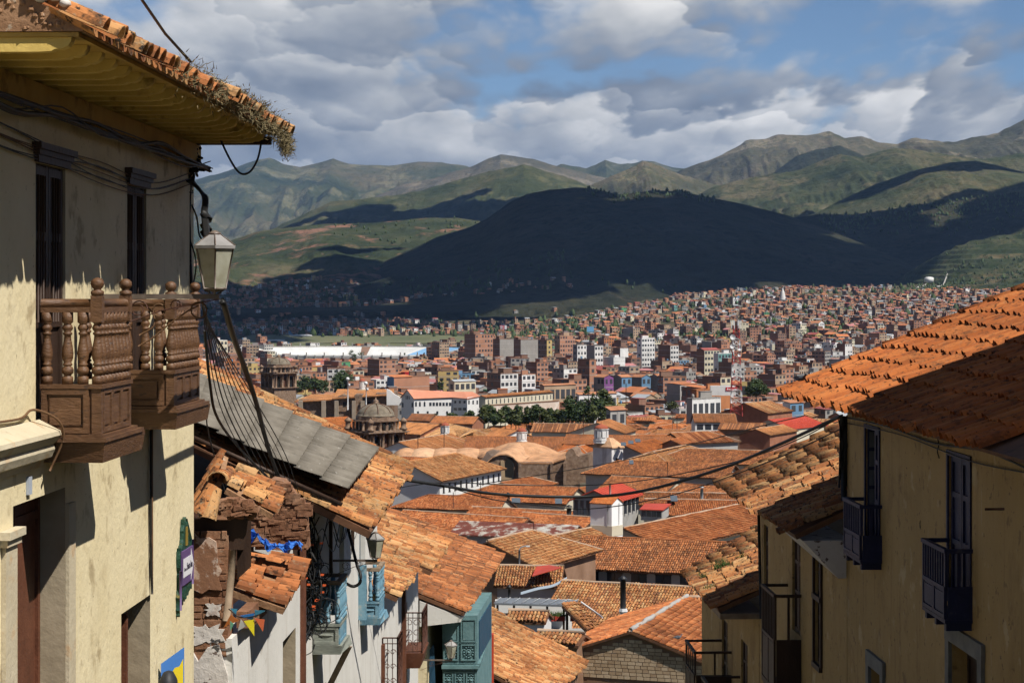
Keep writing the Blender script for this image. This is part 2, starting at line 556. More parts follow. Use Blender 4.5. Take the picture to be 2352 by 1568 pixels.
HM = {
 'far_green_range': (G1, (0.22, 0.20, 0.11), (0.03, 0.045, 0.02), 0.6, 0.4),
 'far_crag_range': (G2, (0.26, 0.22, 0.15), (0.07, 0.07, 0.045), 0.7, 0.6),
 'far_blue_range': (G1, (0.18, 0.17, 0.11), (0.05, 0.06, 0.04), 0.5, 0.6),
 'rocky_peaks': (G2, (0.27, 0.23, 0.15), (0.07, 0.075, 0.035), 0.7, 0.75),
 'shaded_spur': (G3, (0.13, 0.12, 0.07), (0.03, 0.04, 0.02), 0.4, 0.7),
 'pointed_hill': (G1, (0.17, 0.16, 0.08), (0.035, 0.05, 0.02), 0.5, 0.6),
 'grassy_cone': (G2, (0.24, 0.21, 0.11), (0.06, 0.075, 0.03), 0.6, 0.7),
 'green_shoulder': (G1, (0.22, 0.17, 0.10), (0.028, 0.04, 0.016), 0.45, 0.8),
 'round_green_hill': (G1, (0.20, 0.15, 0.08), (0.04, 0.055, 0.022), 0.35, 0.75),
 'red_soil_hill': (G1, (0.30, 0.155, 0.105), (0.035, 0.05, 0.02), 0.9, 0.7),
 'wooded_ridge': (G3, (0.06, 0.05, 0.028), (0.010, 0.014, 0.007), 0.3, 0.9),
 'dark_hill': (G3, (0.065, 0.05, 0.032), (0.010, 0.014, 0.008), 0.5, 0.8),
 'terraced_hill': (G1, (0.24, 0.17, 0.09), (0.025, 0.042, 0.014), 0.5, 0.9),
}
for nm, (Y, DF, DB, foot, gs, rel, line) in HILLS.items():
 x0 = (line[0][0] - CU) / FOC * Y
 x1 = (line[-1][0] - CU) / FOC * Y
 nx = 420
 ny = 120 if Y < 8000 else 90
 tt = np.concatenate([np.linspace(-DF * 1.05, 0, ny), np.linspace(0, DB * 1.05, 14)[1:]])
 X, T = np.meshgrid(np.linspace(x0, x1, nx), tt)
 Z = hill_z(nm, X, Y + T)
 c = HM[nm]
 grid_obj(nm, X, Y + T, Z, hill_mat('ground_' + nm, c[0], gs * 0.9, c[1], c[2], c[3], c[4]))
# ground sheet from behind the viewer out to the far valley
m_ground = hill_mat('valley_ground', [(0.35, (0.055, 0.062, 0.03)), (0.5, (0.12, 0.10, 0.06)), (0.66, (0.20, 0.145, 0.095))], 130.0, (0.09, 0.11, 0.04), (0.03, 0.045, 0.018), 0.8, 0.8)
ys = np.concatenate([[-75, -40, -10], np.linspace(0, 300, 61), np.geomspace(310, 21500, 120)])
S, YY = np.meshgrid(np.linspace(-1, 1, 121), ys)
XX = S * (0.42 * np.maximum(YY, 0) + 90)
ZZ = ground_z(XX, YY)
grid_obj('ground', XX, YY, ZZ, m_ground)
# ------------------------------------------------------------------ clouds overhead whose shadows lie on the hills
m_cloud = mat('cloud_white', (0.82, 0.83, 0.85), scale=0.002, bump=0, rough=1.0, spec=0.0)
def cloud(label, blobs, n, H, seed, big=190):
 """blobs: patches (x, y, rx, ry) of ground that lie in this cloud's shade; the cloud hangs where the sun puts it"""
 rnd = random.Random(seed)
 dx, dy = SUN.x / SUN.z, SUN.y / SUN.z
 mb = MB()
 tot = sum(b[2] * b[3] for b in blobs)
 for (bx, by, rx, ry) in blobs:
  k = max(5, int(n * rx * ry / tot))
  for _ in range(k):
   a = rnd.uniform(0, 2 * math.pi)
   q = math.sqrt(rnd.random())
   zz = H + rnd.uniform(-30, 60)
   g = 100
   x = bx + rx * q * math.cos(a) + dx * (zz - g)
   y = by + ry * q * math.sin(a) + dy * (zz - g)
   r = big * rnd.uniform(0.6, 1.15) * (1.0 - 0.45 * q)
   prof = [(r * 0.55, -r * 0.25), (r * 0.95, -r * 0.1), (r, r * 0.15), (r * 0.75, r * 0.5), (r * 0.35, r * 0.72), (r * 0.05, r * 0.8)]
   mb.lathe(prof, (x, y, zz), 9, rot=rnd.random())
 o = mb.build('cloud', m_cloud)
 props(o, label, 'cloud', 'clouds drifting over the valley')
 return o
cloud('broad cumulus cloud shading the dark hill and the suburb at its foot',
      [(350, 5150, 950, 1000), (-250, 4500, 560, 620), (-430, 3650, 380, 700), (-650, 4300, 300, 500), (1150, 5750, 700, 520), (700, 4700, 480, 520), (150, 4300, 520, 420), (-120, 3500, 200, 330), (-420, 3050, 200, 260)], 330, 1750, 3)
cloud('cumulus cloud shading the left flank of the pointed hill', [(-640, 8450, 560, 700)], 70, 1900, 4)
cloud('cumulus cloud shading the spur below the rocky peaks', [(1700, 9900, 460, 700)], 60, 2000, 5)
cloud('small cumulus cloud shading the green shoulder on the right', [(1250, 7000, 380, 260)], 34, 1800, 6, 150)
cloud('small cumulus cloud shading the foot of the round green hill', [(1560, 6200, 460, 330)], 40, 1800, 7, 150)
cloud('cumulus cloud shading the far right mountain flank', [(2350, 9000, 420, 380)], 40, 1900, 9, 170)
# ------------------------------------------------------------------ clay tile roofs
def tile_mat(name, ramp, lichen=0.5, grime=0.4, lsc=9.0, var=0.85):
 if name in MATS:
  return MATS[name]
 m = bpy.data.materials.new(name)
 m.use_nodes = True
 t = NT(m.node_tree)
 bs = m.node_tree.nodes['Principled BSDF']
 pos = t.n('ShaderNodeNewGeometry').outputs['Position']
 a = t.n('ShaderNodeAttribute', attribute_name='tint')
 oi = t.n('ShaderNodeObjectInfo')
 k = t.math('FRACT', t.math('ADD', a.outputs['Fac'], oi.outputs['Random']))
 f = t.noise(pos, lsc * 0.4, 5, 0.6)
 k = t.math('ADD', t.math('MULTIPLY', k, var), t.math('MULTIPLY', f, 1.0 - var))
 col = t.ramp(k, ramp)
 big = t.ramp(t.noise(pos, 0.42, 4, 0.6), [(0.32, 0.60), (0.5, 0.95), (0.68, 1.18)])
 col = t.mix(1.0, col, big, 'MULTIPLY')
 gr = t.smooth(t.noise(pos, lsc * 0.7, 6, 0.66), 0.50, 0.66)
 col = t.mix(t.math('MULTIPLY', gr, grime), col, (0.055, 0.036, 0.024))
 li = t.smooth(t.noise(t.vmath('ADD', pos, (31, 7, 3)), lsc * 1.9, 5, 0.6), 0.56, 0.64)
 col = t.mix(t.math('MULTIPLY', li, lichen), col, (0.33, 0.30, 0.20))
 dk = t.smooth(t.noise(t.vmath('ADD', pos, (3, 71, 3)), lsc * 1.3, 6, 0.7), 0.57, 0.63)
 col = t.mix(t.math('MULTIPLY', dk, min(1.0, grime * 1.4)), col, (0.028, 0.022, 0.016))
 col = t.mix(1.0, col, (ALB, ALB, ALB), 'MULTIPLY')
 t.l(col, bs.inputs['Base Color'])
 bs.inputs['Roughness'].default_value = 0.9
 bs.inputs['Specular IOR Level'].default_value = 0.2
 bn = t.n('ShaderNodeBump')
 bn.inputs['Strength'].default_value = 0.5
 bn.inputs['Distance'].default_value = 0.015
 t.l(t.noise(pos, lsc * 3.0, 5, 0.65), bn.inputs['Height'])
 t.l(bn.outputs[0], bs.inputs['Normal'])
 MATS[name] = m
 return m
OLD = [(0.0, (0.20, 0.085, 0.042)), (0.25, (0.40, 0.150, 0.055)), (0.5, (0.53, 0.215, 0.075)), (0.75, (0.58, 0.29, 0.11)), (1.0, (0.60, 0.38, 0.185))]
NEW = [(0.0, (0.38, 0.105, 0.030)), (0.5, (0.52, 0.155, 0.040)), (1.0, (0.60, 0.215, 0.064))]
RED = [(0.0, (0.27, 0.086, 0.034)), (0.4, (0.45, 0.140, 0.046)), (0.75, (0.56, 0.195, 0.065)), (1.0, (0.62, 0.28, 0.12))]
BRN = [(0.0, (0.18, 0.075, 0.036)), (0.4, (0.36, 0.125, 0.045)), (0.75, (0.50, 0.18, 0.062)), (1.0, (0.58, 0.27, 0.115))]
GLD = [(0.0, (0.30, 0.11, 0.038)), (0.35, (0.50, 0.195, 0.068)), (0.7, (0.61, 0.29, 0.11)), (1.0, (0.67, 0.41, 0.195))]
m_old = tile_mat('weathered_clay_tile', OLD, 0.5, 0.80)
m_new = tile_mat('fresh_orange_tile', NEW, 0.12, 0.55, 6.0, 0.7)
m_red = tile_mat('red_clay_tile', RED, 0.2, 0.30, 4.0)
m_brn = tile_mat('brown_clay_tile', BRN, 0.3, 0.5, 5.0)
m_gld = tile_mat('golden_clay_tile', GLD, 0.4, 0.55, 5.0)
m_bed = mat('roof_bed_clay', [(0.3, (0.09, 0.045, 0.024)), (0.7, (0.22, 0.10, 0.05))], scale=3.0, bump=0.3)
def tile_shell(r, L, seg=6, th=0.014, taper=0.80, flat=1.08, closed=False):
 """barrel tile lying along +Y, arched towards +Z; its wide end is at y = 0"""
 vs, fs = [], []
 for (y, q) in ((0.0, 1.0), (L, taper)):
  for k in range(seg + 1):
   a = math.pi * k / seg
   vs.append((r * q * math.cos(a), y, r * q * flat * math.sin(a)))
 n = seg + 1
 for k in range(seg):
  fs.append((k, k + 1, n + k + 1, n + k)[::-1])
 if closed:
  fs.append(tuple(range(n))[::-1])
 else:
  ri = r - th
  for k in range(n):
   a = math.pi * k / seg
   vs.append((ri * math.cos(a), 0.0, ri * flat * math.sin(a)))
  for k in range(n):
   a = math.pi * k / seg
   vs.append((ri * 0.8 * math.cos(a), L * 0.55, ri * 0.8 * flat * math.sin(a)))
  for k in range(seg):
   fs.append((k, k + 1, 2 * n + k + 1, 2 * n + k))
   fs.append((2 * n + k, 2 * n + k + 1, 3 * n + k + 1, 3 * n + k))
 return vs, fs
def joined(name, tv, tf, mats4, tints, m, parent, kind='stuff', smooth=False):
 """many copies of one small template as a single mesh"""
 tv = np.array(tv, float)
 M = np.array([[list(r) for r in q] for q in mats4], float)
 b = base_of(parent)
 P = np.einsum('kij,nj->kni', M[:, :3, :3], tv) + M[:, None, :3, 3] - np.array([b.x, b.y, b.z])
 K, N = P.shape[:2]
 me = bpy.data.meshes.new(name)
 lens = [len(f) for f in tf]
 flat = np.concatenate([np.array(f) for f in tf])
 idx = (flat[None, :] + (np.arange(K) * N)[:, None]).ravel().astype(np.int32)
 tot = np.tile(np.array(lens, dtype=np.int32), K)
 st = np.concatenate([[0], np.cumsum(tot)[:-1]]).astype(np.int32)
 me.vertices.add(K * N); me.vertices.foreach_set('co', P.ravel())
 me.loops.add(len(idx)); me.loops.foreach_set('vertex_index', idx)
 me.polygons.add(len(tot)); me.polygons.foreach_set('loop_start', st); me.polygons.foreach_set('loop_total', tot)
 if smooth:
  me.polygons.foreach_set('use_smooth', np.ones(len(tot), dtype=bool))
 a = me.attributes.new('tint', 'FLOAT', 'FACE')
 a.data.foreach_set('value', np.repeat(np.array(tints, dtype=np.float32), len(tf)))
 me.materials.append(m)
 me.update(calc_edges=True)
 o = bpy.data.objects.new(name, me)
 COL.objects.link(o)
 if parent is not None:
  o.parent = parent
 if kind:
  o['kind'] = kind
 BASE[o.name] = b
 return o
TSH = {}
def tile_field(roof, O, e, s, nE, nS, wa, co, m, near=0, jit=1.0, keep=None, seed=1, seg=6, sag=None, rfac=0.42, lift=0.02, over=1.25, chipped=0.0):
 """lays nE columns by nS courses of barrel tiles on a slope; the `near` nearest of them in view are parts of their own"""
 rnd = random.Random(seed)
 O = Vector(O); e = Vector(e).normalized(); s = Vector(s).normalized()
 n = e.cross(s)
 if n.z < 0:
  O = O + e * (nE * wa)
  e = -e
  n = -n
  if keep:
   k0 = keep
   keep = lambda a, b, W=nE * wa: k0(W - a, b)
  if sag:
   s0 = sag
   sag = lambda a, b, W=nE * wa: s0(W - a, b)
 L = co * over
 recs = []
 for j in range(nS):
  for i in range(nE):
   a, b = (i + 0.5) * wa, j * co
   if keep and not keep(a, b + co * 0.4):
    continue
   if chipped and j > 0 and rnd.random() < chipped:
    continue
   a += rnd.gauss(0, 0.035) * wa * jit
   b += rnd.gauss(0, 0.07) * co * jit
   q = O + e * a + s * b + n * (lift + abs(rnd.gauss(0, 0.010)) * jit + (0.012 if near else 0.0))
   if sag:
    q = q + n * sag(a, b)
   an = rnd.gauss(0, 0.022) * jit
   yd = (s * math.cos(an) + e * math.sin(an) - n * ((0.055 + 0.012 * jit + rnd.gauss(0, 0.016) * jit) * min(1.0, 0.42 / co))).normalized()
   xd = (e - yd * e.dot(yd)).normalized()
   zd = xd.cross(yd)
   w = rnd.uniform(0.93, 1.06)
   M4 = Matrix(((xd.x * w, yd.x, zd.x * w, q.x), (xd.y * w, yd.y, zd.y * w, q.y), (xd.z * w, yd.z, zd.z * w, q.z), (0, 0, 0, 1)))
   tn = rnd.random()
   recs.append((M4, tn if co < 0.8 else 0.35 + 0.3 * tn, q))
 def score(r):
  q = r[2]
  if q.y < 1:
   return 1e9
  u, v = CU + FOC * q.x / q.y, HV - FOC * q.z / q.y
  return q.length + (1e6 if not (-30 < u < 2382 and -30 < v < 1598) else 0)
 recs.sort(key=score)
 lone, rest = recs[:near], recs[near:]
 key = (round(wa, 3), round(co, 3), m.name)
 if lone:
  if key not in TSH:
   vs, fs = tile_shell(wa * rfac, L, seg)
   me = bpy.data.meshes.new('roof_tile')
   me.from_pydata(vs, [], fs)
   me.materials.append(m)
   me.update()
   TSH[key] = me
  b = base_of(roof)
  for M4, tint, q in lone:
   o = bpy.data.objects.new('roof_tile', TSH[key])
   COL.objects.link(o)
   o.parent = roof
   M4[0][3] -= b.x; M4[1][3] -= b.y; M4[2][3] -= b.z
   o.matrix_basis = M4
 if rest:
  vs, fs = tile_shell(wa * rfac, L, seg if near else 4, closed=not near)
  joined('roof_tiles', vs, fs, [r[0] for r in rest], [r[1] for r in rest], m, roof)
def slab(mb, a, b, c, d, th, mi=0):
 """sheet of thickness th hanging below the quad a b c d"""
 n = (Vector(b) - Vector(a)).cross(Vector(d) - Vector(a)).normalized()
 if n.z < 0:
  n = -n
 lo = [Vector(q) - n * th for q in (a, b, c, d)]
 mb.hexa(lo + [Vector(q) for q in (a, b, c, d)], mi)
def wall_holes(mb, fr, a0, a1, z0, z1, holes, depth=0.3, thick=0.5, mi=0, mi_rev=0):
 """front of a wall at offset 0 with rectangular openings (a0, a1, z0, z1) and their reveals, plus its back"""
 A = sorted(set([a0, a1] + [min(max(h[k], a0), a1) for h in holes for k in (0, 1)]))
 Z = sorted(set([z0, z1] + [min(max(h[k], z0), z1) for h in holes for k in (2, 3)]))
 for i in range(len(A) - 1):
  for j in range(len(Z) - 1):
   ca, cz = (A[i] + A[i + 1]) / 2, (Z[j] + Z[j + 1]) / 2
   if any(h[0] < ca < h[1] and h[2] < cz < h[3] for h in holes):
    continue
   mb.quad(fr(0, A[i], Z[j]), fr(0, A[i + 1], Z[j]), fr(0, A[i + 1], Z[j + 1]), fr(0, A[i], Z[j + 1]), mi)
 for h in holes:
  D = -(h[4] if len(h) > 4 else depth)
  p = [(h[0], h[2]), (h[1], h[2]), (h[1], h[3]), (h[0], h[3])]
  for k in range(4):
   (aa, za), (ab, zb) = p[k], p[(k + 1) % 4]
   mb.quad(fr(0, aa, za), fr(0, ab, zb), fr(D, ab, zb), fr(D, aa, za), mi_rev)
 T = -thick
 mb.quad(fr(T, a0, z0), fr(T, a1, z0), fr(T, a1, z1), fr(T, a0, z1), mi)
 mb.quad(fr(0, a0, z1), fr(0, a1, z1), fr(T, a1, z1), fr(T, a0, z1), mi)
 mb.quad(fr(0, a0, z0), fr(0, a0, z1), fr(T, a0, z1), fr(T, a0, z0), mi)
 mb.quad(fr(0, a1, z0), fr(0, a1, z1), fr(T, a1, z1), fr(T, a1, z0), mi)
# ------------------------------------------------------------------ surfaces of the houses
m_cream = mat('cream_plaster', [(0.3, (0.78, 0.66, 0.40)), (0.7, (0.88, 0.77, 0.51))], scale=0.8, bump=0.6, bscale=9,
              stain=[((0.30, 0.21, 0.10), 2.2, 0.57, 0.70, 0.6), ((0.84, 0.74, 0.50), 1.3, 0.55, 0.7, 0.5), ((0.12, 0.08, 0.04), 16.0, 0.65, 0.69, 0.7), ((0.34, 0.24, 0.11), 0.9, 0.56, 0.72, 0.4)],
              streak=[((0.42, 0.33, 0.18), 3.0, 0.55, 0.75, 0.35), ((0.86, 0.76, 0.55), 6.0, 0.60, 0.72, 0.5)])
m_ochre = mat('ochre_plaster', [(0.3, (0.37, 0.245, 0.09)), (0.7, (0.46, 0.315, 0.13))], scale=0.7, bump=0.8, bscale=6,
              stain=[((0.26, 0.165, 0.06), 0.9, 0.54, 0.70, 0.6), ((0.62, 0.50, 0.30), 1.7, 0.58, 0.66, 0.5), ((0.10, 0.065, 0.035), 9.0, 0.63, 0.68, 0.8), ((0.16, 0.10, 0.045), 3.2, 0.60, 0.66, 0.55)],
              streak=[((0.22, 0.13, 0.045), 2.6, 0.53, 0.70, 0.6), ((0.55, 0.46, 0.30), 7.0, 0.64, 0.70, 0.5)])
m_white = mat('whitewash', [(0.3, (0.66, 0.64, 0.59)), (0.7, (0.78, 0.76, 0.71))], scale=0.9, bump=0.35, bscale=8,
              stain=[((0.36, 0.29, 0.21), 2.0, 0.60, 0.72, 0.45)], streak=[((0.42, 0.36, 0.28), 3.2, 0.56, 0.70, 0.5), ((0.20, 0.16, 0.12), 8.0, 0.66, 0.72, 0.5)])
m_stone = mat('pale_stone_trim', [(0.3, (0.52, 0.44, 0.30)), (0.7, (0.66, 0.58, 0.42))], scale=2.0, bump=0.4, stain=[((0.62, 0.36, 0.16), 2.5, 0.55, 0.68, 0.6), ((0.28, 0.22, 0.15), 5, 0.6, 0.7, 0.5)])
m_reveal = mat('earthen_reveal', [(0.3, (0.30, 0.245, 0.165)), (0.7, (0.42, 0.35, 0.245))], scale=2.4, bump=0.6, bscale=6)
m_adobe = mat('bare_adobe', [(0.3, (0.15, 0.065, 0.034)), (0.5, (0.26, 0.125, 0.066)), (0.7, (0.40, 0.235, 0.145))], scale=3.0, bump=1.0, bscale=10, stain=[((0.10, 0.05, 0.03), 6, 0.56, 0.66, 0.7), ((0.45, 0.33, 0.24), 9, 0.62, 0.70, 0.5)])
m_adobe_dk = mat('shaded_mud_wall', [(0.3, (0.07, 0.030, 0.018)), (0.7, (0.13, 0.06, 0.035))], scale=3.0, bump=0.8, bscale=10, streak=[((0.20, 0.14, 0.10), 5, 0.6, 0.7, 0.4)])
m_peel = mat('peeling_plaster', [(0.3, (0.50, 0.34, 0.25)), (0.7, (0.62, 0.47, 0.37))], scale=2.2, bump=0.7, bscale=9, stain=[((0.24, 0.11, 0.055), 2.6, 0.53, 0.57, 0.95), ((0.74, 0.66, 0.58), 4.0, 0.58, 0.66, 0.7)])
m_whiteflake = mat('flaking_whitewash', [(0.3, (0.60, 0.55, 0.50)), (0.7, (0.72, 0.68, 0.63))], scale=2.5, bump=1.0, bscale=7, stain=[((0.10, 0.055, 0.04), 5.5, 0.60, 0.63, 0.9), ((0.40, 0.28, 0.22), 3.0, 0.56, 0.66, 0.6)])
m_brownwood = mat('brown_painted_wood', [(0.3, (0.095, 0.043, 0.018)), (0.7, (0.175, 0.085, 0.037))], scale=3.5, bump=0.5, bscale=16, rough=0.55, spec=0.45,
                  stain=[((0.26, 0.16, 0.095), 5.0, 0.60, 0.70, 0.5), ((0.05, 0.026, 0.015), 7.0, 0.56, 0.66, 0.8), ((0.42, 0.31, 0.21), 30.0, 0.68, 0.72, 0.7)], zs=3.0)
m_darkwood = mat('dark_wood', [(0.3, (0.030, 0.016, 0.010)), (0.7, (0.065, 0.035, 0.022))], scale=4.0, bump=0.4, bscale=20, rough=0.6, zs=0.3)
m_redwood = mat('red_brown_wood', [(0.3, (0.10, 0.035, 0.018)), (0.7, (0.17, 0.062, 0.032))], scale=4.0, bump=0.4, bscale=20, rough=0.6)
m_rafter = mat('yellow_painted_rafter', [(0.3, (0.62, 0.42, 0.10)), (0.7, (0.80, 0.58, 0.17))], scale=2.2, bump=0.35, bscale=14, stain=[((0.12, 0.065, 0.02), 2.6, 0.55, 0.68, 0.7), ((0.55, 0.44, 0.22), 5.0, 0.62, 0.70, 0.4)])
m_boards = mat('ochre_boards', [(0.3, (0.50, 0.31, 0.07)), (0.7, (0.66, 0.43, 0.11))], scale=2.5, bump=0.35, bscale=14, stain=[((0.10, 0.055, 0.02), 2.0, 0.56, 0.68, 0.6)])
m_mudfill = mat('mud_fill', [(0.3, (0.25, 0.125, 0.06)), (0.7, (0.40, 0.235, 0.13))], scale=4.0, bump=1.0, bscale=12, stain=[((0.60, 0.50, 0.38), 7.0, 0.64, 0.70, 0.6)])
m_cable = mat('black_cable', (0.012, 0.012, 0.012), bump=0, rough=0.6, spec=0.4)
m_browncable = mat('brown_cable', (0.16, 0.085, 0.04), bump=0, rough=0.7)
m_iron = mat('rusty_iron', [(0.3, (0.055, 0.022, 0.014)), (0.7, (0.11, 0.042, 0.024))], scale=12, bump=0.2, rough=0.7)
m_lampmetal = mat('weathered_lamp_metal', [(0.3, (0.10, 0.075, 0.06)), (0.7, (0.20, 0.155, 0.125))], scale=8, bump=0.15, rough=0.45, spec=0.5, stain=[((0.32, 0.24, 0.18), 9, 0.55, 0.7, 0.5)])
m_lamproof = mat('grey_lamp_roof', [(0.3, (0.26, 0.25, 0.24)), (0.7, (0.40, 0.385, 0.37))], scale=6, bump=0.1, rough=0.4, spec=0.5)
m_tealwood = mat('teal_painted_wood', [(0.3, (0.095, 0.185, 0.195)), (0.7, (0.165, 0.285, 0.295))], scale=3.0, bump=0.4, bscale=14, stain=[((0.30, 0.36, 0.34), 5, 0.6, 0.7, 0.5)], rough=0.7)
m_bluewood = mat('pale_blue_wood', [(0.3, (0.10, 0.235, 0.33)), (0.7, (0.20, 0.36, 0.45))], scale=3.5, bump=0.5, bscale=14, stain=[((0.40, 0.42, 0.38), 4, 0.54, 0.66, 0.7), ((0.10, 0.08, 0.06), 9, 0.62, 0.70, 0.5)], rough=0.8)
m_greywood = mat('grey_green_wood', [(0.3, (0.20, 0.22, 0.19)), (0.7, (0.33, 0.35, 0.30))], scale=4, bump=0.5, bscale=16, stain=[((0.12, 0.11, 0.09), 7, 0.56, 0.66, 0.6)], zs=4.0)
m_barewood = mat('bare_wood', [(0.3, (0.20, 0.14, 0.09)), (0.7, (0.34, 0.255, 0.175))], scale=4, bump=0.4, bscale=16)
m_navywood = mat('navy_painted_wood', [(0.3, (0.010, 0.014, 0.050)), (0.7, (0.018, 0.024, 0.080))], scale=3, bump=0.3, rough=0.6, stain=[((0.09, 0.09, 0.11), 6, 0.62, 0.70, 0.5)])
m_bluedoor = mat('deep_blue_door', (0.022, 0.075, 0.13), scale=3, bump=0.2, rough=0.55)
m_greystone = mat('grey_stone_frame', [(0.3, (0.15, 0.15, 0.14)), (0.7, (0.24, 0.24, 0.22))], scale=3, bump=0.5)
m_asbestos = mat('grey_fibre_cement', [(0.3, (0.14, 0.122, 0.097)), (0.7, (0.24, 0.216, 0.178))], scale=2.2, bump=0.25, bscale=22, stain=[((0.10, 0.09, 0.075), 3.5, 0.54, 0.68, 0.6), ((0.42, 0.40, 0.36), 12, 0.64, 0.70, 0.5)])
m_tarp = mat('blue_tarpaulin', [(0.3, (0.03, 0.14, 0.55)), (0.7, (0.07, 0.25, 0.72))], scale=5, bump=0.6, bscale=8, rough=0.45, spec=0.5)
m_moss = mat('dry_moss', [(0.3, (0.13, 0.105, 0.05)), (0.7, (0.27, 0.215, 0.115))], scale=9, bump=0)
m_green = mat('roof_weed_green', [(0.3, (0.04, 0.075, 0.014)), (0.7, (0.10, 0.15, 0.035))], scale=9, bump=0)
m_black = mat('dark_interior', (0.010, 0.009, 0.008), bump=0)
def plain(name, c, rough=0.6, spec=0.4, metal=0.0):
 return mat(name, [(0.3, tuple(x * 0.92 for x in c)), (0.7, tuple(min(1, x * 1.06) for x in c))], scale=2.0, bump=0.05, rough=rough, spec=spec, metal=metal)
def glass_mat(name, col, rough=0.12):
 if name in MATS:
  return MATS[name]
 m = bpy.data.materials.new(name)
 m.use_nodes = True
 b = m.node_tree.nodes['Principled BSDF']
 t = NT(m.node_tree)
 f = t.noise(t.n('ShaderNodeNewGeometry').outputs['Position'], 3.0, 4, 0.6)
 t.l(t.ramp(f, [(0.3, tuple(x * 0.8 for x in col)), (0.7, col)]), b.inputs['Base Color'])
 b.inputs['Roughness'].default_value = rough
 b.inputs['Specular IOR Level'].default_value = 0.6
 MATS[name] = m
 return m
m_pane = glass_mat('window_pane', (0.035, 0.04, 0.05))
def lamp_glass():
 m = bpy.data.materials.new('frosted_lamp_glass')
 m.use_nodes = True
 t = NT(m.node_tree)
 b = m.node_tree.nodes['Principled BSDF']
 f = t.noise(t.n('ShaderNodeNewGeometry').outputs['Position'], 5.0, 5, 0.6)
 t.l(t.ramp(f, [(0.3, (0.34, 0.32, 0.22)), (0.7, (0.52, 0.52, 0.42))]), b.inputs['Base Color'])
 b.inputs['Roughness'].default_value = 0.25
 b.inputs['Transmission Weight'].default_value = 0.35
 return m
m_lampglass = lamp_glass()
# ------------------------------------------------------------------ cream house on the left
LK = 0.0378
def lwall(y):
 return -5.036 + LK * y
def fl(d, y, z):
 return Vector((lwall(y) + d, y - LK * d, z))
def smooth_path(pts, k=6):
 pts = [Vector(p) for p in pts]
 if len(pts) < 3:
  return pts
 P = [pts[0] * 2 - pts[1]] + pts + [pts[-1] * 2 - pts[-2]]
 out = []
 for i in range(1, len(P) - 2):
  p0, p1, p2, p3 = P[i - 1:i + 3]
  for j in range(k):
   t = j / k
   out.append(0.5 * ((2 * p1) + (p2 - p0) * t + (2 * p0 - 5 * p1 + 4 * p2 - p3) * t * t + (3 * p1 - p0 - 3 * p2 + p3) * t ** 3))
 out.append(pts[-1])
 return out
def sag_path(a, b, sag, n=14):
 a, b = Vector(a), Vector(b)
 return [a.lerp(b, i / n) - Vector((0, 0, sag * 4 * (i / n) * (1 - i / n))) for i in range(n + 1)]
def baluster_prof(h, r):
 q = [(0.95, 0.0), (0.95, 0.10), (0.60, 0.115), (0.60, 0.13), (0.98, 0.155), (1.02, 0.20), (0.85, 0.235), (0.55, 0.25), (0.80, 0.265), (0.80, 0.285), (0.60, 0.30),
         (0.92, 0.36), (1.0, 0.43), (0.86, 0.52), (0.62, 0.62), (0.56, 0.68), (0.78, 0.695), (0.78, 0.715), (0.55, 0.73), (0.85, 0.765), (0.92, 0.79), (0.70, 0.825), (0.58, 0.84), (0.95, 0.865), (0.95, 1.0)]
 return [(r * a, h * b) for a, b in q]
def frame_panel(mb, P, n0, n1, z0, z1, fw=0.05, dep=0.02, boss=True):
 """raised rails round a sunk field; P(a, out, z) places points on the face"""
 def bx(a0, a1, o0, o1, b0, b1):
  mb.hexa([P(a0, o0, b0), P(a1, o0, b0), P(a1, o1, b0), P(a0, o1, b0), P(a0, o0, b1), P(a1, o0, b1), P(a1, o1, b1), P(a0, o1, b1)])
 bx(n0, n1, 0, dep, z0, z0 + fw)
 bx(n0, n1, 0, dep, z1 - fw, z1)
 bx(n0, n0 + fw, 0, dep, z0 + fw, z1 - fw)
 bx(n1 - fw, n1, 0, dep, z0 + fw, z1 - fw)
 if boss:
  g = fw * 1.5
  bx(n0 + g, n1 - g, -0.004, dep * 0.55, z0 + g, z1 - g)
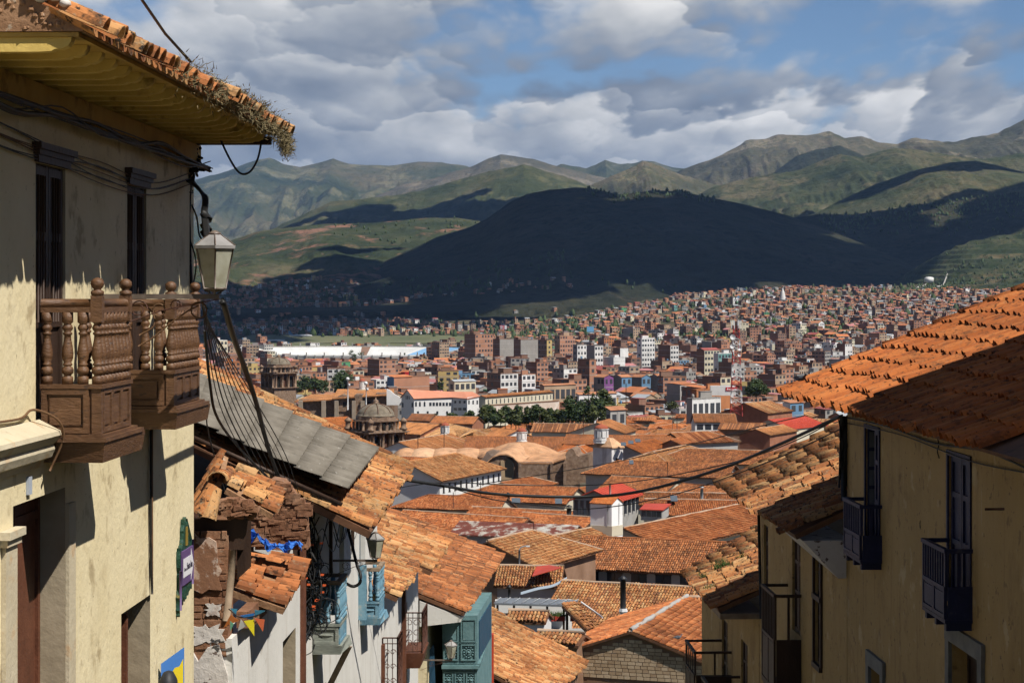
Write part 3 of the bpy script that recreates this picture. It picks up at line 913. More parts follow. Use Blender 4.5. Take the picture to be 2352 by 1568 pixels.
def brown_balcony(house, y0, y1, D, zr=-0.04, zb=-0.81, zp=-1.32, ze=-1.53, label=None):
 """turned-baluster balcony on a panelled box that flares out below"""
 def bxf(mb, d0, d1, a0, a1, z0, z1):
  mb.hexa([fl(d0, a0, z0), fl(d1, a0, z0), fl(d1, a1, z0), fl(d0, a1, z0), fl(d0, a0, z1), fl(d1, a0, z1), fl(d1, a1, z1), fl(d0, a1, z1)])
 mb = MB()
 # flared base block with two mouldings
 bot = [fl(0.0, y0 + 0.02, ze), fl(D + 0.03, y0 - 0.02, ze), fl(D + 0.03, y1 + 0.42, ze), fl(0.0, y1 + 0.42, ze)]
 top = [fl(0.0, y0 - 0.02, zp - 0.02), fl(D + 0.06, y0 - 0.06, zp - 0.02), fl(D + 0.06, y1 + 0.44, zp - 0.02), fl(0.0, y1 + 0.44, zp - 0.02)]
 mb.hexa(bot + top)
 bxf(mb, -0.02, D + 0.075, y0 - 0.075, y1 + 0.30, zp - 0.018, zp + 0.022)
 bxf(mb, -0.02, D + 0.045, y0 - 0.045, y1 + 0.16, zp + 0.023, zp + 0.05)
 bal = mb.build('balcony', m_brownwood, house, label=label)
 # parapet panels
 mb = MB()
 bxf(mb, 0.0, D - 0.015, y0 + 0.015, y0 + 0.05, zp + 0.051, zb - 0.04)
 frame_panel(mb, lambda a, o, z: fl(a, y0 + 0.0145 - o, z), 0.01, D - 0.10, zp + 0.06, zb - 0.045, 0.05, 0.028)
 mb.build('side_panel', m_brownwood, bal)
 mb = MB()
 bxf(mb, D - 0.05, D - 0.015, y0 + 0.06, y1, zp + 0.051, zb - 0.04)
 k = 3
 for i in range(k):
  a = y0 + 0.1 + (y1 - y0 - 0.1) * i / k
  b = y0 + 0.1 + (y1 - y0 - 0.1) * (i + 1) / k
  frame_panel(mb, lambda a_, o, z: fl(D - 0.0145 + o, a_, z), a, b - 0.01, zp + 0.06, zb - 0.045, 0.045, 0.028)
 mb.build('front_panel', m_brownwood, bal)
 # sill under the balusters and the hand rail
 mb = MB()
 bxf(mb, 0.0, D + 0.03, y0 - 0.02, y0 + 0.085, zb - 0.04, zb)
 bxf(mb, D - 0.075, D + 0.031, y0 + 0.086, y1 + 0.02, zb - 0.04, zb - 0.001)
 mb.build('sill', m_brownwood, bal)
 mb = MB()
 bxf(mb, 0.0, D + 0.0, y0 + 0.0, y0 + 0.08, zr - 0.11, zr - 0.06)
 mb.tube([fl(0.0, y0 + 0.04, zr - 0.025), fl(D, y0 + 0.04, zr - 0.025)], 0.04, 8)
 bxf(mb, D - 0.07, D + 0.011, y0 + 0.09, y1, zr - 0.111, zr - 0.061)
 mb.tube([fl(D - 0.03, y0 + 0.06, zr - 0.025), fl(D - 0.03, y1, zr - 0.025)], 0.04, 8)
 mb.build('hand_rail', m_brownwood, bal)
 # corner posts with ball finials
 for a in (y0 + 0.045, y1 - 0.02):
  mb = MB()
  bxf(mb, D - 0.085, D + 0.02, a - 0.05, a + 0.05, zr - 0.20, zr + 0.045)
  mb.lathe([(0.055, 0.045), (0.062, 0.065), (0.062, 0.085), (0.04, 0.095), (0.034, 0.105), (0.052, 0.12), (0.064, 0.15), (0.060, 0.178), (0.040, 0.20), (0.012, 0.210)], fl(D - 0.033, a, zr), 12)
  bxf(mb, D - 0.075, D + 0.012, a - 0.045, a + 0.045, zp + 0.052, zb - 0.041)
  mb.build('post', m_brownwood, bal)
 # balusters
 hb = zr - 0.11 - zb
 spots = [(D * t, y0 + 0.04) for t in (0.09, 0.44, 0.70)]
 nf = int((y1 - y0) / 0.145)
 spots += [(D - 0.033, y0 + 0.05 + (y1 - y0 - 0.07) * i / nf) for i in range(nf + 1)]
 spots += [(D * t, y1 - 0.02) for t in (0.25, 0.6)]
 me0 = None
 for (d, a) in spots:
  p = fl(d, a, zb)
  if me0 is None:
   mb = MB()
   mb.lathe(baluster_prof(hb, 0.055), (0, 0, 0), 10)
   o0 = mb.build('baluster', m_brownwood, None)
   o0.parent = bal
   o0.location = p - base_of(bal)
   me0 = o0
  else:
   o = me0.copy()
   COL.objects.link(o)
   o.location = p - base_of(bal)
 return bal
def dark_door(house, fr, a0, a1, z0, z1, m, rec=0.22, leaves=2, name='door', bars=True, label=None):
 def bx(mb, d0, d1, b0, b1, c0, c1):
  mb.hexa([fr(d0, b0, c0), fr(d1, b0, c0), fr(d1, b1, c0), fr(d0, b1, c0), fr(d0, b0, c1), fr(d1, b0, c1), fr(d1, b1, c1), fr(d0, b1, c1)])
 mb = MB()
 bx(mb, -rec - 0.05, -rec, a0, a1, z0, z1)
 w = (a1 - a0) / leaves
 for i in range(leaves):
  b0, b1 = a0 + w * i, a0 + w * (i + 1)
  bx(mb, -rec, -rec + 0.03, b0 + 0.01, b0 + 0.08, z0 + 0.01, z1 - 0.01)
  bx(mb, -rec, -rec + 0.03, b1 - 0.08, b1 - 0.01, z0 + 0.01, z1 - 0.01)
  for q in (0.0, 0.40, 0.72, 0.96):
   zq = z0 + (z1 - z0) * q
   bx(mb, -rec, -rec + 0.028, b0 + 0.08, b1 - 0.08, zq, min(zq + 0.08, z1))
  if bars:
   for k in range(1, 4):
    yy = b0 + 0.08 + (w - 0.16) * k / 4
    mb.tube([fr(-rec + 0.03, yy, z0 + (z1 - z0) * 0.42), fr(-rec + 0.03, yy, z1 - 0.1)], 0.012, 5)
 return mb.build(name, m, house, label=label)
def cream_house():
 H = thing('corner_house', 'cream plastered corner house with two brown balconies and deep tiled eave', 'house', fl(0, 21, -7))
 ztop = 1.88
 holes = [(18.27, 19.31, -1.30, 1.22, 0.07), (21.90, 22.85, -1.30, 1.22, 0.07), (17.55, 19.30, -9.0, -1.84), (21.62, 23.05, -9.0, -3.43)]
 mb = MB()
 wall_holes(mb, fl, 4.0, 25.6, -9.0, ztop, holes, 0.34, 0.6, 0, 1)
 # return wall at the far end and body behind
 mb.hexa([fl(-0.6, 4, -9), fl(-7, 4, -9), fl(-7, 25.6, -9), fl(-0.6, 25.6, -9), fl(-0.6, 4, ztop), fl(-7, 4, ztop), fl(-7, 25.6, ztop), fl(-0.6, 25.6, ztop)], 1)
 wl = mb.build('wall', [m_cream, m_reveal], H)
 def bxf(mb, d0, d1, a0, a1, z0, z1, mi=0):
  mb.hexa([fl(d0, a0, z0), fl(d1, a0, z0), fl(d1, a1, z0), fl(d0, a1, z0), fl(d0, a0, z1), fl(d1, a0, z1), fl(d1, a1, z1), fl(d0, a1, z1)], mi)
 # upper doors
 for (a0, a1) in ((18.27, 19.31), (21.90, 22.85)):
  dr = dark_door(H, fl, a0, a1, -1.30, 1.22, m_darkwood, 0.055)
  mb = MB()
  bxf(mb, 0.003, 0.045, a0 - 0.05, a1 + 0.05, 1.225, 1.29)
  bxf(mb, 0.003, 0.065, a0 - 0.09, a1 + 0.09, 1.291, 1.34)
  bxf(mb, 0.003, 0.09, a0 - 0.13, a1 + 0.13, 1.341, 1.40)
  mb.build('lintel', m_darkwood, dr)
 # ground floor portal: leaf, pilasters, capital, moulded ledge
 dr = dark_door(H, fl, 17.55, 19.30, -9.0, -1.84, m_redwood, 0.27, 2, bars=False)
 mb = MB()
 bxf(mb, 0.003, 0.04, 17.2, 17.55, -9, -2.16)
 bxf(mb, 0.003, 0.07, 17.15, 17.58, -2.155, -2.09)
 bxf(mb, 0.003, 0.10, 17.12, 17.61, -2.089, -2.02)
 mb.build('pilaster', m_stone, dr)
 mb = MB()
 bxf(mb, 0.003, 0.04, 19.30, 19.55, -9, -2.0)
 mb.build('pilaster', m_stone, dr)
 mb = MB()
 prof = [(0.003, -1.56), (0.04, -1.555), (0.05, -1.50), (0.12, -1.47), (0.15, -1.40), (0.14, -1.35), (0.17, -1.33), (0.21, -1.27), (0.20, -1.23), (0.003, -1.13)]
 A = [fl(d, 14.0, z) for d, z in prof]
 B = [fl(d, 18.38, z) for d, z in prof]
 n = len(prof)
 mb.add(A + B, [(i, i + 1, n + i + 1, n + i) for i in range(n - 1)] + [tuple(range(n)), tuple(range(2 * n - 1, n - 1, -1))])
 mb.build('moulded_ledge', m_stone, H)
 # shop door further down
 dr2 = dark_door(H, fl, 21.62, 23.05, -9.0, -3.43, m_redwood, 0.30, 3, name='shop_door', bars=False)
 part('door_edge', m_redwood, dr2, lambda m: (bxf(m, -0.28, -0.10, 22.30, 22.37, -9, -3.46), bxf(m, -0.26, -0.16, 22.38, 22.62, -4.97, -4.93)))
 part('yellow_strip', plain('yellow_board', (0.72, 0.56, 0.03)), dr2, lambda m: bxf(m, -0.26, -0.06, 21.625, 21.66, -9, -3.9))
 # roof: rafters, boarding, mud bed, tiles
 zs = 1.92
 y_near, y_far = 15.75, 25.15
 OH = 1.02
 mb = MB()
 bxf(mb, -0.3, OH + 0.02, y_near, y_far + 0.12, zs + 0.115, zs + 0.15)
 roof = mb.build('roof', m_boards, H)
 for i in range(20):
  a = y_near + 0.02 + i * 0.492
  if a > y_far:
   break
  mb = MB()
  # scrolled rafter tail
  pr = [(-0.2, 0.0), (OH - 0.30, 0.0), (OH - 0.20, 0.006), (OH - 0.17, 0.022), (OH - 0.12, 0.022), (OH - 0.07, 0.045), (OH - 0.045, 0.08), (OH - 0.04, 0.113), (-0.2, 0.113)]
  mb.prism([fl(d, a, zs + z) for d, z in pr], fl(0, a + 0.11, 0) - fl(0, a, 0))
  mb.build('rafter', m_rafter, roof)
 part('rafter_end_beam', m_darkwood, roof, lambda m: m.tube([fl(-0.2, y_far + 0.17, zs + 0.04), fl(OH + 0.02, y_far + 0.17, zs + 0.04)], 0.055, 7))
 part('wall_plate', m_boards, roof, lambda m: bxf(m, 0.004, 0.10, 4, 25.58, 1.70, zs - 0.002))
 # mud bed wedge and its raw near end
 t30 = math.tan(math.radians(27))
 mb = MB()
 ed = OH + 0.06
 ring = lambda a: [fl(ed, a, zs + 0.155), fl(-5.5, a, zs + 0.155), fl(-5.5, a, zs + 0.20 + (ed + 5.5) * t30), fl(ed, a, zs + 0.20)]
 p, q = ring(y_near - 0.02), ring(y_far + 0.45)
 mb.hexa(p + q)
 mb.build('mud_bed', m_mudfill, roof)
 mb = MB()
 rnd = random.Random(5)
 for k in range(90):
  d = ed - 0.15 - rnd.random() * 1.6
  z = zs + 0.17 + rnd.random() * max(0.02, (ed - d) * t30 * 0.9)
  r = rnd.uniform(0.008, 0.028)
  mb.lathe([(r * 0.4, -r), (r, -r * 0.3), (r * 0.8, r * 0.5), (r * 0.2, r)], fl(d, y_near - 0.02, z), 5, rot=k, smooth=False)
 mb.build('clods', m_mudfill, roof, kind='stuff')
 mb = MB()
 for (d, z, r) in ((0.52, 0.62, 0.085), (0.38, 0.70, 0.10), (0.72, 0.50, 0.07), (0.80, 0.44, 0.05)):
  for k in range(4):
   mb.lathe([(r * 0.4, -r * 0.6), (r, -r * 0.2), (r * 0.85, r * 0.4), (r * 0.3, r * 0.7)], fl(d + 0.06 * k * (-1) ** k, y_near - 0.05 + 0.05 * k, zs + z - 0.03 * k), 7, rot=k)
 mb.build('plaster_lumps', m_whiteflake, roof, kind='stuff')
 s = (fl(-1, 20, t30) - fl(0, 20, 0)).normalized()
 O = fl(ed + 0.13, y_near + 0.02, zs + 0.195 - 0.13 * t30)
 e = fl(0, 21, 0) - fl(0, 20, 0)
 tile_field(roof, O, e, s, int((y_far + 0.55 - y_near) / 0.235), 5, 0.235, 0.42, tile_mat('sooty_clay_tile', OLD, 0.5, 0.95, 7.0), near=190, seed=11, jit=1.5, lift=0.03, sag=lambda a, b: -0.10 * max(0, a / 9.9 - 0.75) - 0.012 * math.sin(a * 1.7))
 # channel tiles whose ends show between the covers
 mb = MB()
 for i in range(41):
  a = y_near + 0.02 + i * 0.235
  c = fl(ed + 0.10, a, zs + 0.185 - 0.10 * t30)
  vs, fs = [], []
  for (k2, dd) in ((0, 0.0), (1, 0.4)):
   for k in range(6):
    th = math.pi * k / 5
    vs.append(c + s * dd + e.normalized() * (0.10 * math.cos(th)) + Vector((0, 0, -0.055 * math.sin(th) + 0.03)))
  fs = [(k, k + 1, 7 + k, 6 + k) for k in range(5)] + [tuple(range(6))]
  mb.add(vs, fs, 0, rnd.random())
 mb.build('channel_tiles', m_old, roof, kind='stuff')
 # dry moss and air plants along the eave
 mb = MB()
 for k in range(9000):
  t = rnd.random() ** 0.7
  a = 18.6 + t * (25.75 - 18.6)
  if rnd.random() > 0.25 + 0.75 * (0.5 + 0.5 * math.sin(a * 7.1 + 1) * math.sin(a * 2.3)) * (0.3 + 0.7 * t):
   continue
  d = ed + 0.17 - abs(rnd.gauss(0, 0.08))
  z = zs + 0.19 - 0.10 * max(0, (a - 23.2) / 2.5) + rnd.gauss(0.02, 0.075)
  c = fl(d, a, z)
  L = rnd.uniform(0.04, 0.10)
  dr = Vector((rnd.gauss(0.4, 0.6), rnd.gauss(-0.3, 0.6), rnd.gauss(0.1, 0.7))).normalized() * L
  sd = dr.cross(Vector((rnd.gauss(0, 1), rnd.gauss(0, 1), rnd.gauss(0, 1)))).normalized() * 0.006
  mb.add([c - sd, c + sd, c + dr], [(0, 1, 2)])
 for k in range(700):
  a = rnd.uniform(25.2, 25.8)
  c = fl(ed + 0.12 + rnd.gauss(0, 0.04), a, zs - 0.02 + rnd.gauss(0, 0.06))
  dr = Vector((rnd.gauss(0.3, 0.6), rnd.gauss(0.0, 0.6), rnd.gauss(-0.2, 0.7))).normalized() * rnd.uniform(0.04, 0.09)
  sd = dr.cross(Vector((rnd.gauss(0, 1), rnd.gauss(0, 1), rnd.gauss(0, 1)))).normalized() * 0.006
  mb.add([c - sd, c + sd, c + dr], [(0, 1, 2)])
 mb.build('dry_moss', m_moss, roof, kind='stuff')
 # balconies
 brown_balcony(H, 18.43, 19.62, 0.55, label='nearer brown balcony with turned balusters')
 brown_balcony(H, 21.68, 23.08, 0.55, zr=-0.05, zb=-0.80, zp=-1.24, ze=-1.44, label='farther brown balcony with turned balusters')
 # small enamel house-number plate
 part('number_plate', plain('enamel_plate', (0.45, 0.50, 0.58)), H, lambda m: (bxf(m, 0.003, 0.03, 17.95, 18.05, -1.78, -1.62)))
 return H
cream_house()
# street sign in its painted wrought frame
def text_mesh(txt, size, m, parent, M4, name='lettering', squeeze=1.0, ext=0.002):
 cu = bpy.data.curves.new(name, 'FONT')
 cu.body = txt
 cu.size = size
 cu.extrude = ext
 cu.align_x = 'CENTER'
 cu.align_y = 'CENTER'
 tmp = bpy.data.objects.new(name, cu)
 COL.objects.link(tmp)
 dg = bpy.context.evaluated_depsgraph_get()
 me = bpy.data.meshes.new_from_object(tmp.evaluated_get(dg))
 bpy.data.objects.remove(tmp)
 bpy.data.curves.remove(cu)
 me.transform(Matrix.Diagonal((squeeze, 1, 1, 1)))
 me.materials.clear()
 me.materials.append(m)
 o = bpy.data.objects.new(name, me)
 COL.objects.link(o)
 o.parent = parent
 M4 = M4.copy()
 b = base_of(parent)
 M4.translation -= b
 o.matrix_basis = M4
 BASE[o.name] = b
 return o
def street_sign():
 c0, zc = 24.87, -3.34
 T = thing('street_sign', 'purple and white street sign in a ragged green frame on the cream wall', 'sign', fl(0.0, c0, zc))
 mg = mat('dark_green_mosaic', [(0.3, (0.008, 0.035, 0.022)), (0.5, (0.018, 0.075, 0.045)), (0.7, (0.015, 0.065, 0.065))], scale=14, bump=0.8, bscale=30, rough=0.5, stain=[((0.20, 0.15, 0.03), 9, 0.60, 0.68, 0.8)])
 mp = plain('purple_sign', (0.13, 0.075, 0.20))
 mw = plain('sign_white', (0.78, 0.77, 0.80))
 mk = plain('sign_ink', (0.05, 0.045, 0.07))
 rnd = random.Random(3)
 # ragged frame outline (along wall, height)
 out = []
 L = [(-0.36, 0.20), (-0.36, -0.06), (-0.35, -0.22), (-0.38, -0.34), (-0.40, -0.50), (-0.37, -0.54), (-0.34, -0.36), (-0.25, -0.40), (-0.1, -0.38), (0.05, -0.37), (0.2, -0.33), (0.33, -0.30), (0.36, -0.32), (0.40, -0.20), (0.38, 0.0), (0.40, 0.16), (0.36, 0.30), (0.24, 0.27), (0.17, 0.36), (0.10, 0.56), (0.05, 0.50), (0.0, 0.60), (-0.05, 0.50), (-0.10, 0.57), (-0.15, 0.40), (-0.20, 0.27), (-0.30, 0.25)]
 for i in range(len(L)):
  a, b = L[i], L[(i + 1) % len(L)]
  for k in range(3):
   t = k / 3
   out.append((a[0] * (1 - t) + b[0] * t + rnd.gauss(0, 0.018), a[1] * (1 - t) + b[1] * t + rnd.gauss(0, 0.018)))
 part('frame', mg, T, lambda m: m.prism([fl(0.004, c0 + a, zc + b) for a, b in out], fl(0.05, c0, zc) - fl(0.004, c0, zc)))
 mb = MB()
 for a0, b0, b1 in ((-0.375, -0.5, -0.02), (0.365, -0.28, 0.28)):
  mb.tube([fl(0.055, c0 + a0, zc + b0), fl(0.055, c0 + a0 + 0.01, zc + b1)], 0.018, 6)
 mb.build('purple_rod', mp, T)
 bd = MB()
 bd.prism([fl(0.052, c0 + a, zc + b) for a, b in ((-0.33, -0.21), (0.33, -0.21), (0.33, 0.21), (-0.33, 0.21))], fl(0.075, c0, zc) - fl(0.052, c0, zc))
 bd.build('board', mp, T)
 part('gold_strip', plain('gold_mosaic', (0.30, 0.20, 0.03)), T, lambda m: m.prism([fl(0.052, c0 + a, zc + b) for a, b in ((-0.05, 0.25), (0.06, 0.25), (0.05, 0.48), (-0.04, 0.48))], fl(0.062, c0, zc) - fl(0.052, c0, zc)))
 ar = [(-0.31, -0.115), (0.16, -0.115), (0.16, -0.195), (0.315, 0.0), (0.16, 0.195), (0.16, 0.115), (-0.31, 0.115)]
 part('arrow', mw, T, lambda m: m.prism([fl(0.077, c0 + a, zc + b) for a, b in ar], fl(0.081, c0, zc) - fl(0.077, c0, zc)))
 ey = Vector((LK, 1, 0)).normalized()
 ex = Vector((1, -LK, 0)).normalized()
 ez = Vector((0, 0, 1))
 def mtx(a, z):
  p = fl(0.084, c0 + a, zc + z)
  return Matrix(((ey.x, ez.x, ex.x, p.x), (ey.y, ez.y, ex.y, p.y), (ey.z, ez.z, ex.z, p.z), (0, 0, 0, 1)))
 text_mesh('Cuesta', 0.06, mk, T, mtx(-0.21, -0.02), squeeze=0.8)
 text_mesh('Santa Ana', 0.125, mk, T, mtx(0.06, 0.0), squeeze=0.68)
street_sign()
# ------------------------------------------------------------------ lanterns
def lantern(label, c, w, h, arm_from, group='old street lanterns on wall brackets', wall_dir=-1):
 """six-sided lantern standing on the end of a flat bracket arm; c is the middle of its foot"""
 c = Vector(c)
 T = thing('street_lantern', label, 'lantern', c, group)
 rb, rt = w * 0.27, w * 0.455
 hb = h * 0.70
 zz0 = h * 0.04
 ang = [math.pi / 6 + math.pi / 3 * k + 0.18 for k in range(6)]
 P0 = [c + Vector((rb * math.cos(a), rb * math.sin(a), zz0)) for a in ang]
 P1 = [c + Vector((rt * math.cos(a), rt * math.sin(a), zz0 + hb)) for a in ang]
 mb = MB()
 for k in range(6):
  mb.tube([P0[k], P1[k]], w * 0.022, 5)
  mb.tube([P0[k], P0[(k + 1) % 6]], w * 0.024, 5)
  mb.tube([P1[k], P1[(k + 1) % 6]], w * 0.03, 5)
 mb.lathe([(rb * 0.2, -h * 0.02), (rb, zz0 - 0.005), (rb, zz0 + 0.004)], c, 6, rot=ang[0], smooth=False)
 for k in (0, 2, 4):
  mb.tube([P0[k] + Vector((0, 0, 0)), c + Vector((0, 0, -h * 0.10))], w * 0.02, 5)
 mb.build('frame', m_lampmetal, T)
 for k in range(6):
  k2 = (k + 1) % 6
  mb = MB()
  sh = 0.985
  q = [c + (p - c) for p in (P0[k], P0[k2], P1[k2], P1[k])]
  cen = sum(q, Vector()) / 4
  nrm = (q[1] - q[0]).cross(q[3] - q[0]).normalized()
  q = [cen + (p - cen) * sh for p in q]
  mb.hexa([p - nrm * 0.004 for p in q] + q)
  mb.build('pane', m_lampglass, T)
 mb = MB()
 ro = rt * 1.10
 zt = zz0 + hb
 mb.lathe([(ro, zt - h * 0.01), (ro * 1.02, zt + h * 0.045), (ro * 0.96, zt + h * 0.05), (ro * 0.30, zt + h * 0.235), (ro * 0.26, zt + h * 0.24)], c, 6, rot=ang[0], smooth=False)
 rf = mb.build('roof', m_lamproof, T)
 mb = MB()
 for a in ang:
  mb.tube([c + Vector((ro * 1.0 * math.cos(a), ro * math.sin(a), zt + h * 0.05)), c + Vector((ro * 0.29 * math.cos(a), ro * 0.29 * math.sin(a), zt + h * 0.238))], w * 0.016, 5)
 mb.lathe([(ro * 0.30, zt + h * 0.238), (ro * 0.28, zt + h * 0.27), (ro * 0.16, zt + h * 0.285), (ro * 0.14, zt + h * 0.30), (ro * 0.04, zt + h * 0.31)], c, 8)
 mb.build('ribs', m_lampmetal, rf)
 a0 = Vector(arm_from)
 end = c + Vector((w * 0.10 * -wall_dir, 0, -h * 0.14))
 mb = MB()
 z0 = end.z
 a0.z = z0
 hw = w * 0.045
 dr = (end - a0).normalized()
 sd = Vector((-dr.y, dr.x, 0)) * hw
 up = Vector((0, 0, w * 0.11))
 mb.hexa([a0 - sd, end - sd, end + sd, a0 + sd, a0 - sd + up, end - sd + up, end + sd + up, a0 + sd + up])
 mb.build('arm', m_lampmetal, T)
 mb = MB()
 for r0, cx in ((0.20, 0.30), (0.13, 0.62)):
  cc = a0.lerp(end, cx) - Vector((0, 0, w * r0 * 1.1))
  pts = [cc + dr * (w * r0 * math.cos(t) * (1 - t / 14)) + Vector((0, 0, w * r0 * math.sin(t) * (1 - t / 14))) for t in [i * 0.5 for i in range(16)]]
  mb.tube(pts, w * 0.014, 5)
 mb.tube([a0 + Vector((0, 0, -w * 0.7)), a0.lerp(end, 0.5) + Vector((0, 0, -w * 0.25)), end], w * 0.014, 5)
 mb.build('scroll', m_iron, T)
 return T
lantern('large grey lantern beside the brown balconies of the cream house', at(493, 668, 20.85), 0.475, 0.60, fl(0.0, 20.85, 0))
# ------------------------------------------------------------------ cables at the corner of the cream house
def cables(name, label, cat, paths, base, m=None, group=None):
 T = thing(name, label, cat, base, group)
 for it in paths:
  pts, r = it[0], it[1]
  mm = it[2] if len(it) > 2 else (m or m_cable)
  mb = MB()
  mb.tube(pts, r, 5)
  mb.build('cable', mm, T)
 return T
rnd = random.Random(21)
P = []
yc = 25.45
for k in range(9):          # vertical run down the corner
 u = 412 + k * 3.2
 P.append((smooth_path([at(u + rnd.gauss(0, 3), 340 + rnd.random() * 20, yc - 0.1), at(u + rnd.gauss(0, 3), 430, yc - 0.1), at(u + rnd.gauss(2, 4), 520, yc - 0.1), at(u + rnd.gauss(4, 4), 600, yc - 0.1), at(u + 4 + rnd.gauss(0, 4), 672, yc - 0.12)], 5), rnd.choice((0.010, 0.014, 0.02))))
for k in range(16):         # tangle under the eave
 u, v = 436 + rnd.gauss(0, 9), 372 + rnd.gauss(0, 26)
 P.append((smooth_path([at(u + rnd.gauss(0, 12), v + rnd.gauss(0, 16), yc + rnd.uniform(-0.2, 0.1)) for _ in range(6)], 5), rnd.choice((0.009, 0.013, 0.018))))
for k in range(5):          # thick hank that drops to the lantern
 o = k * 3.0
 P.append((smooth_path([at(430 + o, 415, yc - 0.3), at(452 + o * 0.7, 428 + o, yc - 0.8), at(468 + o * 0.6, 455, yc - 1.5), at(466 + o * 0.7, 490, yc - 2.4), at(472 + o * 0.6, 545, yc - 3.4)], 6), 0.022))
P.append((smooth_path([at(440, 470, yc), at(452, 500, yc), at(458, 540, yc - 0.3), at(470, 555, yc - 0.6)], 6), 0.012))
for v in (492, 517, 533):
 P.append(([at(468, v, yc - 2.6), at(479, v + 14, yc - 2.7)], 0.05))
cables('cable_bundle', 'tangle of black cables hanging at the corner of the cream house under the eave', 'cables', P, fl(0, 25.5, -2))
cables('hanging_cable', 'single black cable looping below the end of the mossy eave', 'cable', [(smooth_path([at(482, 235, 25.0), at(496, 290, 25.0), at(520, 350, 25.0), at(548, 395, 25.0), at(572, 396, 25.0), at(592, 365, 25.1), at(602, 318, 25.2)], 7), 0.014)], at(548, 395, 25.0))
cables('overhead_cable', 'straight black cable dropping from the sky onto the mossy tile roof', 'cable', [([at(318, -12, 20.0), at(380, 78, 21.5), at(438, 142, 23.0)], 0.017)], at(438, 142, 23.0))
P = []
for k in range(7):
 z = 1.45 + 0.08 * math.sin(k * 2.1)
 P.append((smooth_path([fl(0.025, 14.5, z + 0.02 * k), fl(0.03, 17.5, z - 0.18 + 0.03 * k), fl(0.03, 20.5, z - 0.12 - 0.02 * k), fl(0.03, 23.0, z - 0.22), fl(0.03, 25.4, z + 0.05)], 6), 0.006, m_browncable if k % 2 else m_cable))
for k in range(7):
 P.append((smooth_path([fl(0.12 + rnd.random() * 0.06, 14 + j * 1.5, 1.66 + rnd.gauss(0, 0.04)) for j in range(9)], 4), rnd.choice((0.008, 0.014, 0.02))))
P.append((smooth_path([fl(0.02, 14, -0.98), fl(0.02, 16, -1.04), fl(0.03, 17.6, -1.08), fl(0.05, 18.0, -1.02), fl(0.20, 18.25, -1.12), fl(0.23, 18.36, -1.3), fl(0.10, 18.38, -1.6)], 6), 0.012, m_browncable))
for k in range(3):
 P.append((smooth_path([fl(0.03, 22.95 + 0.03 * k, -1.4), fl(0.035, 22.93 + 0.03 * k, -2.2), fl(0.03, 22.96 + 0.03 * k, -3.0), fl(0.03, 23.02, -3.42)], 5), 0.014, m_browncable if k else m_cable))
cables('wall_cable', 'thin cables stapled along the cream wall below its eave', 'cables', P, fl(0, 20, 1.5))
# loose loops hung on the far balcony
P = [(smooth_path([at(333, 700, 20.9), at(352, 722, 20.9), at(352, 750, 20.9), at(320, 770, 20.9)], 6), 0.011, m_browncable)]
for cu, cv, r in ((365, 712, 14), (457, 712, 18)):
 P.append((smooth_path([at(cu + r * math.cos(t), cv + r * math.sin(t), 21.0) for t in [i * 0.7 for i in range(10)]], 4), 0.009, m_browncable))
P.append((smooth_path([at(318, 795, 20.9), at(352, 775, 20.9), at(388, 745, 20.9), at(430, 715, 20.9), at(456, 702, 20.9)], 5), 0.009, m_browncable))
cables('cable_loop', 'coils of thin brown wire draped over the farther brown balcony', 'cables', P, at(365, 712, 21.0))
